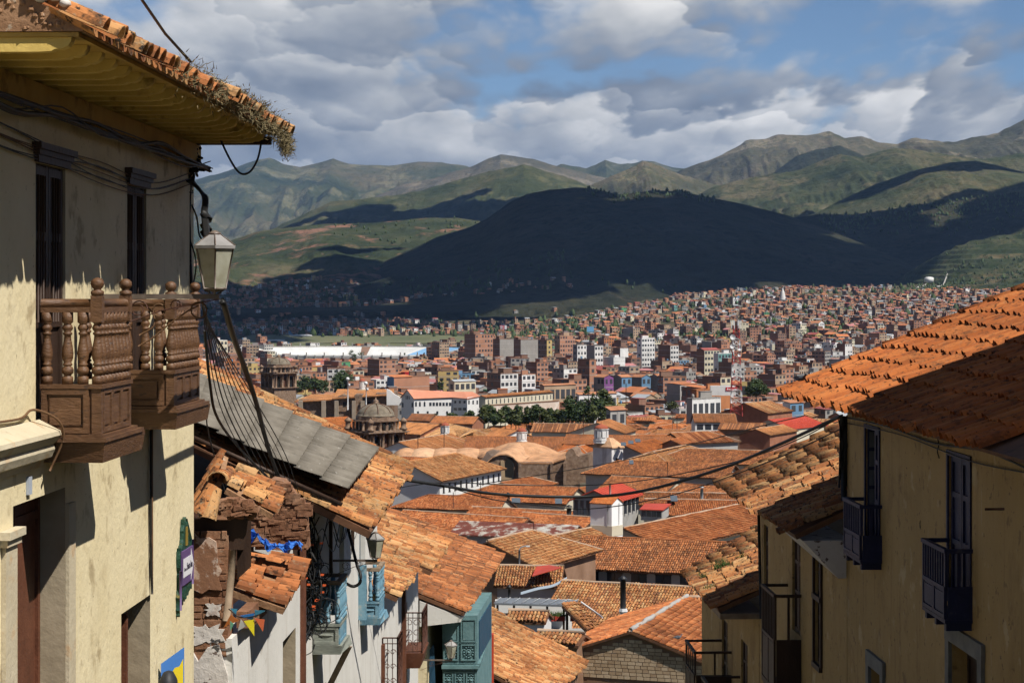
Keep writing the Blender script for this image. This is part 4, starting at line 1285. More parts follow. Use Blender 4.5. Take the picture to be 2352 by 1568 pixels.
# ------------------------------------------------------------------ goods hung beside the shop door
def shop_goods():
 y = 23.45
 T = thing('poster_board', 'yellow and blue poster board hung outside the shop door', 'poster', fl(0.1, y, -4.4))
 A = [fl(0.04, y, -4.30), fl(0.27, y + 0.2, -4.14), fl(0.27, y + 0.2, -4.72), fl(0.04, y, -4.88)]
 nv = Vector((0, 0.02, 0))
 part('backing', plain('poster_blue', (0.06, 0.20, 0.55)), T, lambda m: m.prism(A, nv))
 def lerp(a, b):
  return A[0] + (A[1] - A[0]) * a + (A[3] - A[0]) * b - Vector((0, 0.006, 0))
 part('yellow_print', plain('poster_yellow', (0.75, 0.58, 0.02)), T, lambda m: m.prism([lerp(*p) for p in ((0.30, 0.55), (0.42, 0.36), (0.6, 0.28), (0.8, 0.32), (0.97, 0.22), (0.97, 0.85), (0.3, 0.95))], (0, 0.003, 0)))
 part('red_print', plain('poster_red', (0.55, 0.05, 0.03)), T, lambda m: m.prism([lerp(*p) - Vector((0, 0.004, 0)) for p in ((0.45, 0.82), (0.7, 0.68), (0.82, 0.78), (0.84, 1.0), (0.45, 1.02))], (0, 0.003, 0)))
 T2 = thing('hanging_bag', 'dark backpack hung left of the yellow poster at the shop door', 'bag', fl(0.1, 23.4, -5.0))
 mb = MB()
 prof = [(0.02, -0.42), (0.12, -0.40), (0.15, -0.2), (0.16, 0.0), (0.14, 0.16), (0.08, 0.25), (0.02, 0.27)]
 mb.lathe(prof, fl(0.16, 23.3, -4.62), 10, sx=0.75, sy=1.1)
 mb.build('body', plain('black_nylon', (0.02, 0.022, 0.028)), T2)
 part('pocket', plain('grey_print', (0.45, 0.46, 0.48)), T2, lambda m: m.lathe([(0.01, -0.12), (0.06, -0.10), (0.07, 0.05), (0.02, 0.10)], fl(0.19, 23.16, -4.62), 8))
 T3 = thing('blue_bag', 'glossy blue and black bag at the foot of the yellow poster', 'bag', fl(0.2, 23.2, -5.1))
 mb = MB()
 mb.lathe([(0.03, -0.5), (0.17, -0.46), (0.20, -0.2), (0.19, -0.02), (0.13, 0.08), (0.03, 0.11)], fl(0.30, 23.1, -4.83), 10, sx=0.9)
 mb.build('body', plain('black_nylon', (0.02, 0.022, 0.028)), T3)
 part('panel', plain('bag_blue', (0.03, 0.14, 0.36), 0.3), T3, lambda m: m.lathe([(0.05, -0.3), (0.12, -0.25), (0.13, -0.08), (0.08, 0.03), (0.02, 0.05)], fl(0.31, 22.98, -4.82), 9))
shop_goods()
# ------------------------------------------------------------------ crumbling house below the cream one
def rough_slab(mb, P, a0, a1, z0, z1, th, seed, cell=0.05, amp=0.35, mi=0):
 """broken-edged sheet of plaster standing th proud of the face P(a, out, z)"""
 rnd = random.Random(seed)
 n = 26
 out = []
 ca, cz = (a0 + a1) / 2, (z0 + z1) / 2
 for k in range(n):
  t = 2 * math.pi * k / n
  c, s = math.cos(t), math.sin(t)
  r = 1.0 / max(abs(c), abs(s))
  j = 1 - amp * rnd.random()
  out.append((ca + c * r * (a1 - a0) / 2 * j, cz + s * r * (z1 - z0) / 2 * j))
 A = [P(a, 0.0, z) for a, z in out]
 B = [P(a, th, z) for a, z in out]
 mb.add(A + B, [tuple(range(n, 2 * n))] + [(i, (i + 1) % n, n + (i + 1) % n, n + i) for i in range(n)], mi)
def f2(d, y, z):
 return fl(d + 0.356, y, z)
def box2(mb, f, d0, d1, a0, a1, z0, z1, mi=0):
 mb.hexa([f(d0, a0, z0), f(d1, a0, z0), f(d1, a1, z0), f(d0, a1, z0), f(d0, a0, z1), f(d1, a0, z1), f(d1, a1, z1), f(d0, a1, z1)], mi)
def ruined_house():
 H = thing('ruined_house', 'crumbling adobe house with patched tile canopies next to the cream house', 'house', f2(0, 29, -8.2))
 rnd = random.Random(12)
 yN = 26.35
 # end wall towards the viewer: courses of adobe bricks, stepping in and out
 PF = lambda a, o, z: Vector((a, yN - o, z))
 mb = MB()
 mb.box((-4.6, yN, -9.5), (-3.74, yN + 0.5, -3.15))
 wl = mb.build('wall', m_adobe, H)
 z = -4.75
 row = 0
 while z < -3.2:
  h = rnd.uniform(0.09, 0.12)
  x = -4.55 - (row % 2) * 0.1
  while x < -3.78:
   w = rnd.uniform(0.20, 0.30)
   o = rnd.uniform(0.0, 0.022)
   x1 = min(x + w, -3.745)
   mb = MB()
   mb.hexa([PF(x + 0.008, -0.02, z + 0.008), PF(x1 - 0.008, -0.02, z + 0.008), PF(x1 - 0.01, o, z + 0.012), PF(x + 0.012, o, z + 0.01), PF(x + 0.008, -0.02, z + h - 0.006), PF(x1 - 0.008, -0.02, z + h - 0.006), PF(x1 - 0.014, o, z + h - 0.014), PF(x + 0.01, o, z + h - 0.01)])
   mb.build('adobe_brick', m_adobe, wl)
   x += w
  z += h
  row += 1
 mb = MB()
 rough_slab(mb, PF, -4.66, -3.80, -3.92, -3.10, 0.045, 5, amp=0.22)
 mb.build('plaster_patch', m_peel, wl)
 mb = MB()
 rough_slab(mb, PF, -4.65, -3.70, -9.4, -4.55, 0.07, 8, amp=0.10)
 rough_slab(mb, PF, -4.25, -3.76, -4.60, -4.30, 0.03, 9, amp=0.5)
 rough_slab(mb, PF, -4.05, -3.80, -4.22, -4.02, 0.028, 10, amp=0.5)
 mb.build('whitewash_patch', m_whiteflake, wl)
 # street front
 mb = MB()
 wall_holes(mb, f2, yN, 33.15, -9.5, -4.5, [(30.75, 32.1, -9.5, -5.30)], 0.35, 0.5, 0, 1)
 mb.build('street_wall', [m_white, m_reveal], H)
 dark_door(H, f2, 30.75, 32.1, -9.5, -5.30, m_redwood, 0.30, 2, bars=False)
 part('lintel_ledge', m_adobe, H, lambda m: (box2(m, f2, 0.0, 0.16, 26.7, 28.9, -4.42, -4.2), box2(m, f2, 0.0, 0.12, 27.3, 28.5, -4.50, -4.425)))
 # dark timber recess and weathered corner post
 part('post', m_barewood, H, lambda m: (m.tube([at(533, 1262, 26.45), at(528, 1330, 26.4), at(520, 1425, 26.35)], [0.055, 0.06, 0.05], 7)))
 part('recess_board', m_darkwood, H, lambda m: m.hexa([at(545, 1330, 26.9), at(577, 1300, 26.9), at(577, 1300, 27.0), at(545, 1330, 27.0), at(543, 1180, 26.9), at(577, 1165, 26.9), at(577, 1165, 27.0), at(543, 1180, 27.0)]))
 part('beam', m_darkwood, H, lambda m: m.hexa([at(446, 1262, 26.45), at(560, 1262, 26.45), at(560, 1262, 26.9), at(446, 1262, 26.9), at(446, 1188, 26.45), at(572, 1180, 26.45), at(572, 1180, 26.9), at(446, 1188, 26.9)]))
 # broken gable of bare adobe behind
 mb = MB()
 for k in range(260):
  uu, vv = rnd.uniform(588, 700), rnd.uniform(1105, 1255)
  if vv < 1104 + abs(uu - 640) * 0.9:
   continue
  c = at(uu, vv, 29.68 + rnd.uniform(-0.03, 0.03))
  w, h = rnd.uniform(0.04, 0.13), rnd.uniform(0.025, 0.06)
  j = lambda: rnd.uniform(-0.015, 0.015)
  mb.hexa([c + Vector((sx * w + j(), sy * 0.05 + j(), sz * h + j())) for sz in (-1, 1) for (sx, sy) in ((-1, -1), (1, -1), (1, 1), (-1, 1))])
 mb.prism([at(585, 1262, 29.7), at(706, 1262, 29.7), at(700, 1190, 29.7), at(672, 1135, 29.7), at(650, 1105, 29.7), at(622, 1100, 29.7), at(600, 1150, 29.7)], (0, 0.5, 0))
 mb.build('broken_gable', m_adobe, H)
 # lower canopy
 eN, eF = at(654, 1397, 27.5), at(707, 1300, 29.76)
 tN, tF = at(535, 1356, 27.5), at(576, 1262, 29.76)
 mb = MB()
 slab(mb, eN, eF, tF, tN, 0.09)
 rf = mb.build('lower_canopy', m_mudfill, H)
 e = eF - eN
 s = (tN - eN)
 tile_field(rf, eN - s.normalized() * 0.04, e, s, 10, 3, e.length / 10, 0.27, m_brn, near=40, jit=1.9, seed=4, lift=0.03, chipped=0.05)
 # upper canopy over the end wall: two slopes meeting in a rough ridge
 def flat(u0, v0, y0, u1, v1, y1, u2, v2, y2, n, c, seed):
  a, b, t = at(u0, v0, y0), at(u1, v1, y1), at(u2, v2, y2)
  mb = MB()
  slab(mb, a, b, b + (t - a), t, 0.07)
  r = mb.build('upper_canopy', m_mudfill, H)
  tile_field(r, a, b - a, t - a, n, c, (b - a).length / n, (t - a).length / c, m_old, near=40, jit=1.6, seed=seed, lift=0.02)
 flat(628, 1182, 26.9, 655, 1142, 28.2, 520, 1122, 26.9, 5, 3, 6)
 flat(452, 1192, 26.5, 468, 1130, 27.4, 500, 1104, 26.6, 4, 2, 7)
 mb = MB()
 rt = tile_shell(0.12, 0.42, 6)
 for k in range(5):
  c = at(498 + k * 4, 1104 - 3 * k, 26.5 + 0.24 * k)
  mb.add([c + Vector((q[0] * 1.2, q[1], q[2])) for q in rt[0]], rt[1], 0, rnd.random())
 for (u, v, a) in ((455, 1180, 0.5), (476, 1192, 0.2)):
  c = at(u, v, 26.2)
  R = Matrix.Rotation(a, 4, 'Y') @ Matrix.Rotation(1.25, 4, 'X')
  mb.add([c + (R @ Vector(q)) for q in rt[0]], rt[1], 0, rnd.random())
 mb.build('ridge_tiles', m_old, H, kind='stuff')
 mb = MB()
 for k in range(150):
  c = at(rnd.uniform(500, 580), rnd.uniform(1152, 1185), 26.35 + rnd.random() * 0.2)
  w, h = rnd.uniform(0.03, 0.09), rnd.uniform(0.02, 0.05)
  j = lambda: rnd.uniform(-0.02, 0.02)
  mb.hexa([c + Vector((sx * w + j(), sy * 0.06 + j(), sz * h + j())) for sz in (-1, 1) for (sx, sy) in ((-1, -1), (1, -1), (1, 1), (-1, 1))])
 mb.build('mud_lumps', m_adobe, H, kind='stuff')
 part('trim_post', m_redwood, H, lambda m: box2(m, f2, 0.0, 0.05, 32.6, 32.95, -9.5, -4.1))
ruined_house()
def tarp():
 T = thing('tarpaulin', 'crumpled bright blue tarpaulin stuffed under the broken adobe gable', 'tarpaulin', at(630, 1245, 29.0))
 rnd = random.Random(6)
 mb = MB()
 n = 26
 vs = []
 for i in range(n):
  t = i / (n - 1)
  u = 572 + t * 122
  top = 1208 + 28 * min(1, t * 5) - 6 * math.sin(t * 9) + (t * 14)
  for j in range(5):
   v = top + (24 if t > 0.12 else 46) * j / 4 * (0.6 + 0.4 * math.sin(t * 17 + 2))
   vs.append(at(u + rnd.gauss(0, 2), v + rnd.gauss(0, 2), 28.9 + 0.10 * math.sin(t * 31) + 0.05 * math.cos(j * 2.3 + t * 13) - 0.05 * j))
 mb.add(vs, [(i * 5 + j, i * 5 + j + 1, (i + 1) * 5 + j + 1, (i + 1) * 5 + j) for i in range(n - 1) for j in range(4)])
 o = mb.build('sheet', m_tarp, T)
 md = o.modifiers.new('thick', 'SOLIDIFY')
 md.thickness = 0.01
tarp()
def pennants():
 T = thing('pennant_string', 'short string of coloured plastic pennants under the lower tile canopy', 'bunting', at(560, 1410, 26.2))
 cs = {'orange': (0.62, 0.20, 0.05), 'green': (0.20, 0.52, 0.34), 'white': (0.80, 0.80, 0.78), 'yellow': (0.80, 0.70, 0.03), 'red': (0.68, 0.16, 0.07), 'sky': (0.10, 0.42, 0.66), 'blue': (0.04, 0.22, 0.62)}
 F = [('orange', [(530, 1410), (549, 1424), (513, 1441)]), ('green', [(528, 1425), (537, 1432), (529, 1449)]), ('white', [(553, 1421), (566, 1437), (546, 1448)]), ('yellow', [(560, 1425), (584, 1422), (584, 1460)]), ('red', [(585, 1419), (608, 1422), (604, 1450)]), ('sky', [(585, 1400), (610, 1402), (585, 1418)]), ('blue', [(550, 1413), (585, 1407), (580, 1424)]), ('sky', [(528, 1396), (545, 1398), (542, 1410)])]
 for nm, tri in F:
  part('pennant', plain('pennant_' + nm, cs[nm], 0.4), T, lambda m: m.prism([at(u, v, 26.1 + 0.02 * i) for i, (u, v) in enumerate(tri)], (0, 0.006, 0)))
 part('string', m_cable, T, lambda m: m.tube(smooth_path([at(525, 1397, 26.12), at(550, 1416, 26.12), at(585, 1414, 26.12), at(612, 1402, 26.12)], 5), 0.008, 5))
pennants()
# ------------------------------------------------------------------ white house under the fibre-cement roof
def turned_balcony(house, y0, y1, D, zr, zb, zp, ze, m, m2, label):
 mb = MB()
 mb.hexa([fl(0, y0, ze), fl(D + 0.02, y0, ze), fl(D + 0.10, y1 + 0.1, ze), fl(0, y1 + 0.1, ze), fl(0, y0 - 0.03, zp), fl(D + 0.05, y0 - 0.03, zp), fl(D + 0.05, y1 + 0.1, zp), fl(0, y1 + 0.1, zp)])
 bal = mb.build('balcony', m2, house, label=label)
 mb = MB()
 box2(mb, fl, 0, D - 0.02, y0 + 0.02, y0 + 0.06, zp + 0.002, zb - 0.05)
 frame_panel(mb, lambda a, o, z: fl(a, y0 + 0.0195 - o, z), 0.01, D - 0.02, zp + 0.01, zb - 0.05, 0.055, 0.025, boss=False)
 mb.lathe([(0.02, -0.02), (0.13, -0.012), (0.14, 0.01), (0.09, 0.02)], fl(D * 0.5, y0 + 0.02, (zp + zb) / 2 - 0.02), 12, sy=0.15)
 mb.build('side_panel', m2, bal)
 mb = MB()
 box2(mb, fl, D - 0.06, D - 0.02, y0 + 0.07, y1, zp + 0.002, zb - 0.05)
 frame_panel(mb, lambda a, o, z: fl(D - 0.0195 + o, a, z), y0 + 0.05, y1, zp + 0.01, zb - 0.05, 0.05, 0.025)
 mb.build('front_panel', m, bal)
 mb = MB()
 box2(mb, fl, 0, D + 0.02, y0 - 0.02, y0 + 0.08, zb - 0.048, zb)
 box2(mb, fl, D - 0.08, D + 0.021, y0 + 0.081, y1 + 0.02, zb - 0.048, zb - 0.001)
 mb.build('sill', m2, bal)
 mb = MB()
 box2(mb, fl, -0.02, D + 0.02, y0 - 0.02, y0 + 0.07, zr - 0.07, zr)
 box2(mb, fl, D - 0.07, D + 0.021, y0 + 0.071, y1 + 0.02, zr - 0.07, zr - 0.002)
 box2(mb, fl, -0.02, D - 0.071, y1 - 0.05, y1 + 0.02, zr - 0.07, zr - 0.004)
 mb.build('hand_rail', m_barewood, bal)
 hb = zr - 0.07 - zb
 spots = [(D * 0.55, y0 + 0.03), (D - 0.03, y0 + 0.03)] + [(D - 0.03, y0 + 0.03 + (y1 - y0 - 0.06) * i / 6) for i in range(1, 7)] + [(D * 0.5, y1 - 0.02)]
 first = None
 for d, a in spots:
  p = fl(d, a, zb)
  if first is None:
   mb = MB()
   mb.lathe(baluster_prof(hb, 0.05), (0, 0, 0), 9)
   first = mb.build('baluster', m, None)
   first.parent = bal
   first.location = p - base_of(bal)
  else:
   o = first.copy()
   COL.objects.link(o)
   o.location = p - base_of(bal)
 return bal
def corrugated(mb, a, b, c, d, pitch=0.12, amp=0.022, th=0.006):
 """wavy sheet: a-b lower edge, d-c upper edge, waves run from lower to upper edge"""
 a, b, c, d = map(Vector, (a, b, c, d))
 n = max(6, int((b - a).length / pitch * 5))
 nrm = (b - a).cross(d - a).normalized()
 if nrm.z < 0:
  nrm = -nrm
 vs = []
 for i in range(n + 1):
  t = i / n
  w = nrm * (amp * math.sin(t * (b - a).length / pitch * 2 * math.pi))
  lo, hi = a.lerp(b, t) + w, d.lerp(c, t) + w
  vs += [lo, hi, lo - nrm * th, hi - nrm * th]
 fs = []
 for i in range(n):
  k = i * 4
  fs += [(k, k + 4, k + 5, k + 1), (k + 2, k + 3, k + 7, k + 6), (k, k + 2, k + 6, k + 4), (k + 1, k + 5, k + 7, k + 3)]
 mb.add(vs, fs, 0, 0, True)
def patched_house():
 H = thing('patched_house', 'white house with faded blue balconies under a grey corrugated and tiled roof', 'house', fl(0, 40, -10))
 # walls
 holes = [(36.9, 37.75, -6.3, -4.5), (40.6, 41.4, -6.2, -4.6), (44.2, 45.35, -7.1, -4.55), (37.2, 38.6, -14, -7.4)]
 mb = MB()
 wall_holes(mb, fl, 33.2, 47.9, -14, -4.0, holes, 0.22, 0.5)
 mb.build('wall', m_white, H)
 mb = MB()
 mb.hexa([fl(-0.5, 33.3, -14), fl(-7, 33.3, -14), fl(-7, 47.9, -14), fl(-0.5, 47.9, -14), fl(-0.5, 33.3, -3.95), fl(-7, 33.3, -1.2), fl(-7, 47.9, -1.2), fl(-0.5, 47.9, -3.95)])
 mb.build('gable_wall', m_adobe_dk, H)
 for h in holes:
  dr = dark_door(H, fl, h[0], h[1], h[2], h[3], m_bluedoor if h[3] > -6 else m_redwood, 0.14, 2, bars=False)
 part('open_leaf', m_bluewood, H, lambda m: (box2(m, fl, 0.0, 0.30, 36.80, 36.86, -6.4, -5.25), box2(m, fl, 0.0, 0.18, 43.95, 44.0, -7.1, -5.9)))
 for a in (34.2, 39.0, 42.6):
  part('timber_post', m_darkwood, H, lambda m: box2(m, fl, 0.0, 0.06, a, a + 0.12, -5.4, -4.1))
 turned_balcony(H, 36.6, 37.65, 0.50, -5.20, -5.98, -6.37, -6.54, m_bluewood, m_greywood, 'nearer balcony of peeling grey green wood')
 turned_balcony(H, 44.25, 45.4, 0.42, -6.0, -6.74, -7.10, -7.26, m_bluewood, m_bluewood, 'farther balcony of faded blue wood')
 part('prop', m_barewood, H, lambda m: m.hexa([fl(0.02, 37.9, -7.5), fl(0.14, 37.9, -7.5), fl(0.14, 38.0, -7.5), fl(0.02, 38.0, -7.5), fl(0.5, 37.5, -6.56), fl(0.62, 37.5, -6.56), fl(0.62, 37.6, -6.56), fl(0.5, 37.6, -6.56)]))
 part('prop_post', m_barewood, H, lambda m: box2(m, fl, 0.02, 0.12, 37.92, 38.05, -14, -7.5))
 # tiled slope
 e1, e2 = at(880, 1180, 36.0), at(945, 1080, 41.6)
 ev = (e2 - e1)
 up = (at(500, 862, 41.6) - e2).normalized()
 e0 = e1 - ev.normalized() * 1.9
 Lu = 5.4
 mb = MB()
 slab(mb, e0, e2, e2 + up * Lu, e0 + up * Lu, 0.12)
 roof = mb.build('roof', m_bed, H)
 wl = (e2 - e0).length
 wa = 0.255
 tile_field(roof, e0, ev, up, int(wl / wa), 14, wa, 0.385, m_old, near=300, jit=1.8, seed=14, lift=0.03)
 mb = MB()
 rsh = tile_shell(0.11, 0.42, 5)
 rnd = random.Random(3)
 fwd = (e2 - e0).normalized()
 for k in range(13):
  c = e2 + up * (0.1 + 0.38 * k) + fwd * (-0.02 + rnd.gauss(0, 0.02)) + Vector((0, 0, 0.06))
  sd = fwd
  nn = sd.cross(up)
  mb.add([c + sd * q[0] + up * q[1] + (nn if nn.z > 0 else -nn) * q[2] for q in rsh[0]], rsh[1], 0, rnd.random())
 mb.build('verge_tiles', m_old, roof, kind='stuff')
 # fibre-cement sheets nailed over the near part, row on row
 A, B = at(800, 1145, 34.0), at(870, 1052, 39.0)
 C_, D_ = at(475, 888, 39.0), at(445, 985, 34.0)
 lift = Vector((0, 0, 0.12))
 A, B, C_, D_ = A + lift, B + lift, C_ + lift, D_ + lift
 rows, cols = 8, 4
 slope = (D_ - A)
 slopeB = (C_ - B)
 for j in range(rows):
  t0, t1 = j / 6.0, (j + 1.12) / 6.0
  for i in range(cols):
   a0, a1 = i / cols, (i + 1.03) / cols
   def pt(a, t, dz):
    return (A + slope * t).lerp(B + slopeB * t, min(a, 1.0)) + Vector((0, 0, dz))
   dz = 0.004 * (j % 2) + rnd.uniform(0, 0.004)
   mb = MB()
   corrugated(mb, pt(a0, t0, dz + 0.06), pt(a1, t0, dz + 0.06), pt(a1, t1, dz), pt(a0, t1, dz), pitch=0.28, amp=0.05)
   mb.build('fibre_cement_sheet', m_asbestos, roof)
 part('eave_beam', m_darkwood, roof, lambda m: (m.tube([A - lift * 2.2 + (D_ - A) * 0.04, A - lift * 2.2 + (D_ - A) * 1.0], 0.04, 6)))
 for k in range(12):
  t = 0.06 + k * 0.08
  p = e0.lerp(e2, t)
  part('rafter_end', m_barewood if k % 3 else m_darkwood, roof, lambda m: m.tube([p - Vector((0, 0, 0.19)) + up * 0.1, p - Vector((0, 0, 0.19)) + up * 1.2], 0.045, 6))
 return H
patched_house()
lantern('brass toned lantern between the two faded blue balconies', at(862, 1281, 39.4), 0.40, 0.50, fl(0.0, 39.4, 0))
# the great tangle of telephone wire beside the faded balconies
rnd = random.Random(77)
P = []
for k in range(46):
 u0 = 690 + rnd.gauss(0, 9)
 v0 = 1150 + rnd.random() * 40
 n = rnd.randint(5, 9)
 pts = []
 for i in range(n):
  t = i / (n - 1)
  pts.append(at(u0 + rnd.gauss(10, 13) * (0.5 + t) + 4 * t, v0 + t * (rnd.uniform(160, 310)), 34.6 + rnd.gauss(0, 0.15)))
 P.append((smooth_path(pts, 4), rnd.choice((0.007, 0.009, 0.012))))
for k in range(16):
 cu_, cv_, r = rnd.uniform(690, 760), rnd.uniform(1240, 1480), rnd.uniform(10, 34)
 P.append((smooth_path([at(cu_ + r * math.cos(t) * rnd.uniform(.9, 1.1), cv_ + r * math.sin(t) * rnd.uniform(.9, 1.1), 34.6 + rnd.gauss(0, 0.04)) for t in [i * 0.75 for i in range(10)]], 4), 0.008))
for k in range(14):
 P.append((smooth_path([at(690 + rnd.gauss(0, 12), 1170 + rnd.gauss(0, 14), 34.4) for _ in range(6)], 4), rnd.choice((0.012, 0.02))))
T = cables('wire_tangle', 'huge hanging tangle of black telephone wire beside the faded balconies', 'cables', P, at(700, 1400, 34.6))
mo = plain('orange_tag', (0.72, 0.12, 0.03))
for k in range(16):
 c = at(rnd.uniform(690, 745), rnd.uniform(1200, 1430), 34.35)
 part('tag', mo, T, lambda m: m.hexa([c + Vector(q) * 0.03 for q in ((-1, 0, -.6), (1, 0, -.5), (1, .5, -.5), (-1, .5, -.6), (-.8, 0, .6), (1.1, 0, .5), (1.1, .5, .5), (-.8, .5, .6))]))
P = []
for k in range(9):          # fan of drop wires from the cream house corner to the tangle
 P.append((smooth_path([at(462 + k * 2, 680 + k * 8, 25.2), at(478 + k * 7, 800 + k * 4, 27.5), at(505 + k * 11, 930, 30.0), at(560 + k * 12, 1045, 32.4), at(618 + k * 9, 1130 + k * 2, 34.3)], 6), rnd.choice((0.007, 0.008, 0.011))))
P.append((smooth_path([at(470, 760, 25.3), at(482, 880, 25.9), at(500, 960, 27.0), at(560, 1040, 30), at(650, 1130, 34)], 6), 0.02))
P.append((smooth_path([at(510, 690, 21.0), at(516, 705, 21.2), at(535, 770, 23.0), at(566, 855, 26.0), at(590, 930, 28.5), at(608, 1000, 31), at(630, 1070, 33), at(660, 1140, 34.4), at(688, 1165, 34.6)], 6), 0.035))
P.append((smooth_path([at(520, 1140, 31.5), at(480, 1000, 27.5), at(474, 930, 25.8)], 6), 0.010))
cables('drop_wires', 'fan of black wires falling from the balcony corner across the grey corrugated roof', 'cables', P, at(618, 1130, 34.3))
cables('service_hose', 'thick dark hose looping down between the two faded balconies', 'cable', [(smooth_path([at(795, 1190, 39.0), at(806, 1240, 39.0), at(818, 1290, 38.8), at(828, 1320, 38.6), at(826, 1338, 38.6), at(812, 1346, 38.6), at(797, 1340, 38.5)], 6), 0.032)], at(826, 1338, 38.6))
P = []
for k in range(10):
 a = rnd.uniform(34, 44)
 P.append((smooth_path([fl(0.3, a + j * 0.8, -4.35 - 0.35 * math.sin(j * 1.4 + k) - 0.1 * rnd.random()) for j in range(6)], 4), 0.009))
cables('eave_wires', 'loose wires looping below the tiled eave of the white house', 'cables', P, fl(0.3, 39, -4.5))
# ------------------------------------------------------------------ white house with iron balconies, then the teal one
def iron_panel(mb, P, a0, a1, z0, z1, n=6, r=0.012):
 mb.tube([P(a0, z0), P(a0, z1)], r * 1.4, 5)
 mb.tube([P(a1, z0), P(a1, z1)], r * 1.4, 5)
 mb.tube([P(a0, z1), P(a1, z1)], r * 1.6, 5)
 mb.tube([P(a0, z0 + 0.05), P(a1, z0 + 0.05)], r, 5)
 mb.tube([P(a0, z1 - 0.14), P(a1, z1 - 0.14)], r, 5)
 for i in range(1, n):
  a = a0 + (a1 - a0) * i / n
  mb.tube([P(a, z0), P(a, z1)], r * 0.8, 4)
 w = (a1 - a0)
 for cz in (0.25, 0.5, 0.75):
  c = (a0 + a1) / 2
  zc = z0 + (z1 - z0) * cz
  for q in (-1, 1):
   mb.tube([P(c + q * w * 0.22 * (1 - t / 9) * math.cos(t) + q * w * 0.2, zc + w * 0.22 * (1 - t / 9) * math.sin(t)) for t in [i * 0.6 for i in range(12)]], r * 0.8, 4)
def iron_house():
 H = thing('iron_balcony_house', 'white house with rusty iron balconies under a weathered tile eave', 'house', fl(0, 53, -13))
 holes = [(54.5, 55.9, -11.5, -8.5), (49.0, 50.1, -14, -10.4)]
 mb = MB()
 wall_holes(mb, fl, 47.95, 59.5, -18, -6.9, holes, 0.2, 0.5)
 mb.hexa([fl(-0.5, 47.95, -18), fl(-7, 47.95, -18), fl(-7, 59.5, -18), fl(-0.5, 59.5, -18), fl(-0.5, 47.95, -6.9), fl(-7, 47.95, -4.4), fl(-7, 59.5, -4.4), fl(-0.5, 59.5, -6.9)])
 mb.build('wall', m_white, H)
 for h in holes:
  dark_door(H, fl, h[0], h[1], h[2], h[3], m_redwood, 0.12, 2, bars=False)
 part('pilaster', m_redwood, H, lambda m: (box2(m, fl, 0.003, 0.10, 54.2, 54.5, -12, -7.5), box2(m, fl, 0.003, 0.08, 48.8, 49.0, -18, -8.5)))
 # iron balcony with its boxed floor
 y0, y1, D, zb, zt = 54.6, 56.3, 0.52, -9.72, -8.62
 mb = MB()
 mb.hexa([fl(0, y0, zb - 0.42), fl(D - 0.06, y0 + 0.05, zb - 0.42), fl(D - 0.06, y1, zb - 0.42), fl(0, y1, zb - 0.42), fl(0, y0 - 0.05, zb), fl(D + 0.05, y0 - 0.05, zb), fl(D + 0.05, y1 + 0.05, zb), fl(0, y1 + 0.05, zb)])
 bal = mb.build('balcony', m_redwood, H)
 mb = MB()
 iron_panel(mb, lambda a, z: fl(a, y0, z), 0.02, D, zb, zt, 4)
 iron_panel(mb, lambda a, z: fl(D, a, z), y0, y1, zb, zt, 9)
 mb.build('railing', m_iron, bal)
 mb = MB()
 iron_panel(mb, lambda a, z: fl(a, 49.0, z), 0.02, 0.38, -9.75, -8.35, 3)
 iron_panel(mb, lambda a, z: fl(0.38, a, z), 49.0, 50.2, -9.75, -8.35, 6)
 mb.tube([fl(0.05, 49.0, -9.8), fl(0.38, 49.0, -9.8), fl(0.38, 50.2, -9.8)], 0.02, 5)
 mb.build('window_grille', m_iron, H)
 # roof in two stretches, the farther one jutting out
 up = Vector((-math.cos(math.radians(24)), 0.0378, math.sin(math.radians(24)))).normalized()
 for (ya, yb, d, ze, sd, nr) in ((46.6, 52.6, 0.62, -7.02, 15, 17), (52.7, 59.0, 0.92, -7.25, 16, 17)):
  a, b = fl(d, ya, ze), fl(d, yb, ze)
  mb = MB()
  slab(mb, a, b, b + up * 6.3, a + up * 6.3, 0.10)
  roof = mb.build('roof', m_bed, H)
  wa = 0.245
  tile_field(roof, a - up * 0.06, b - a, up, int((yb - ya) / wa), nr, wa, 0.365, m_old if sd == 15 else m_gld, near=150, jit=1.8, seed=sd, lift=0.03, sag=lambda x, y: 0.05 * math.sin(x * 1.1) - 0.03 * math.sin(y * 1.3))
 return H
iron_house()
lantern('small lantern in front of the carved teal balcony', at(1036, 1511, 59.6), 0.40, 0.52, at(966, 1515, 59.6))
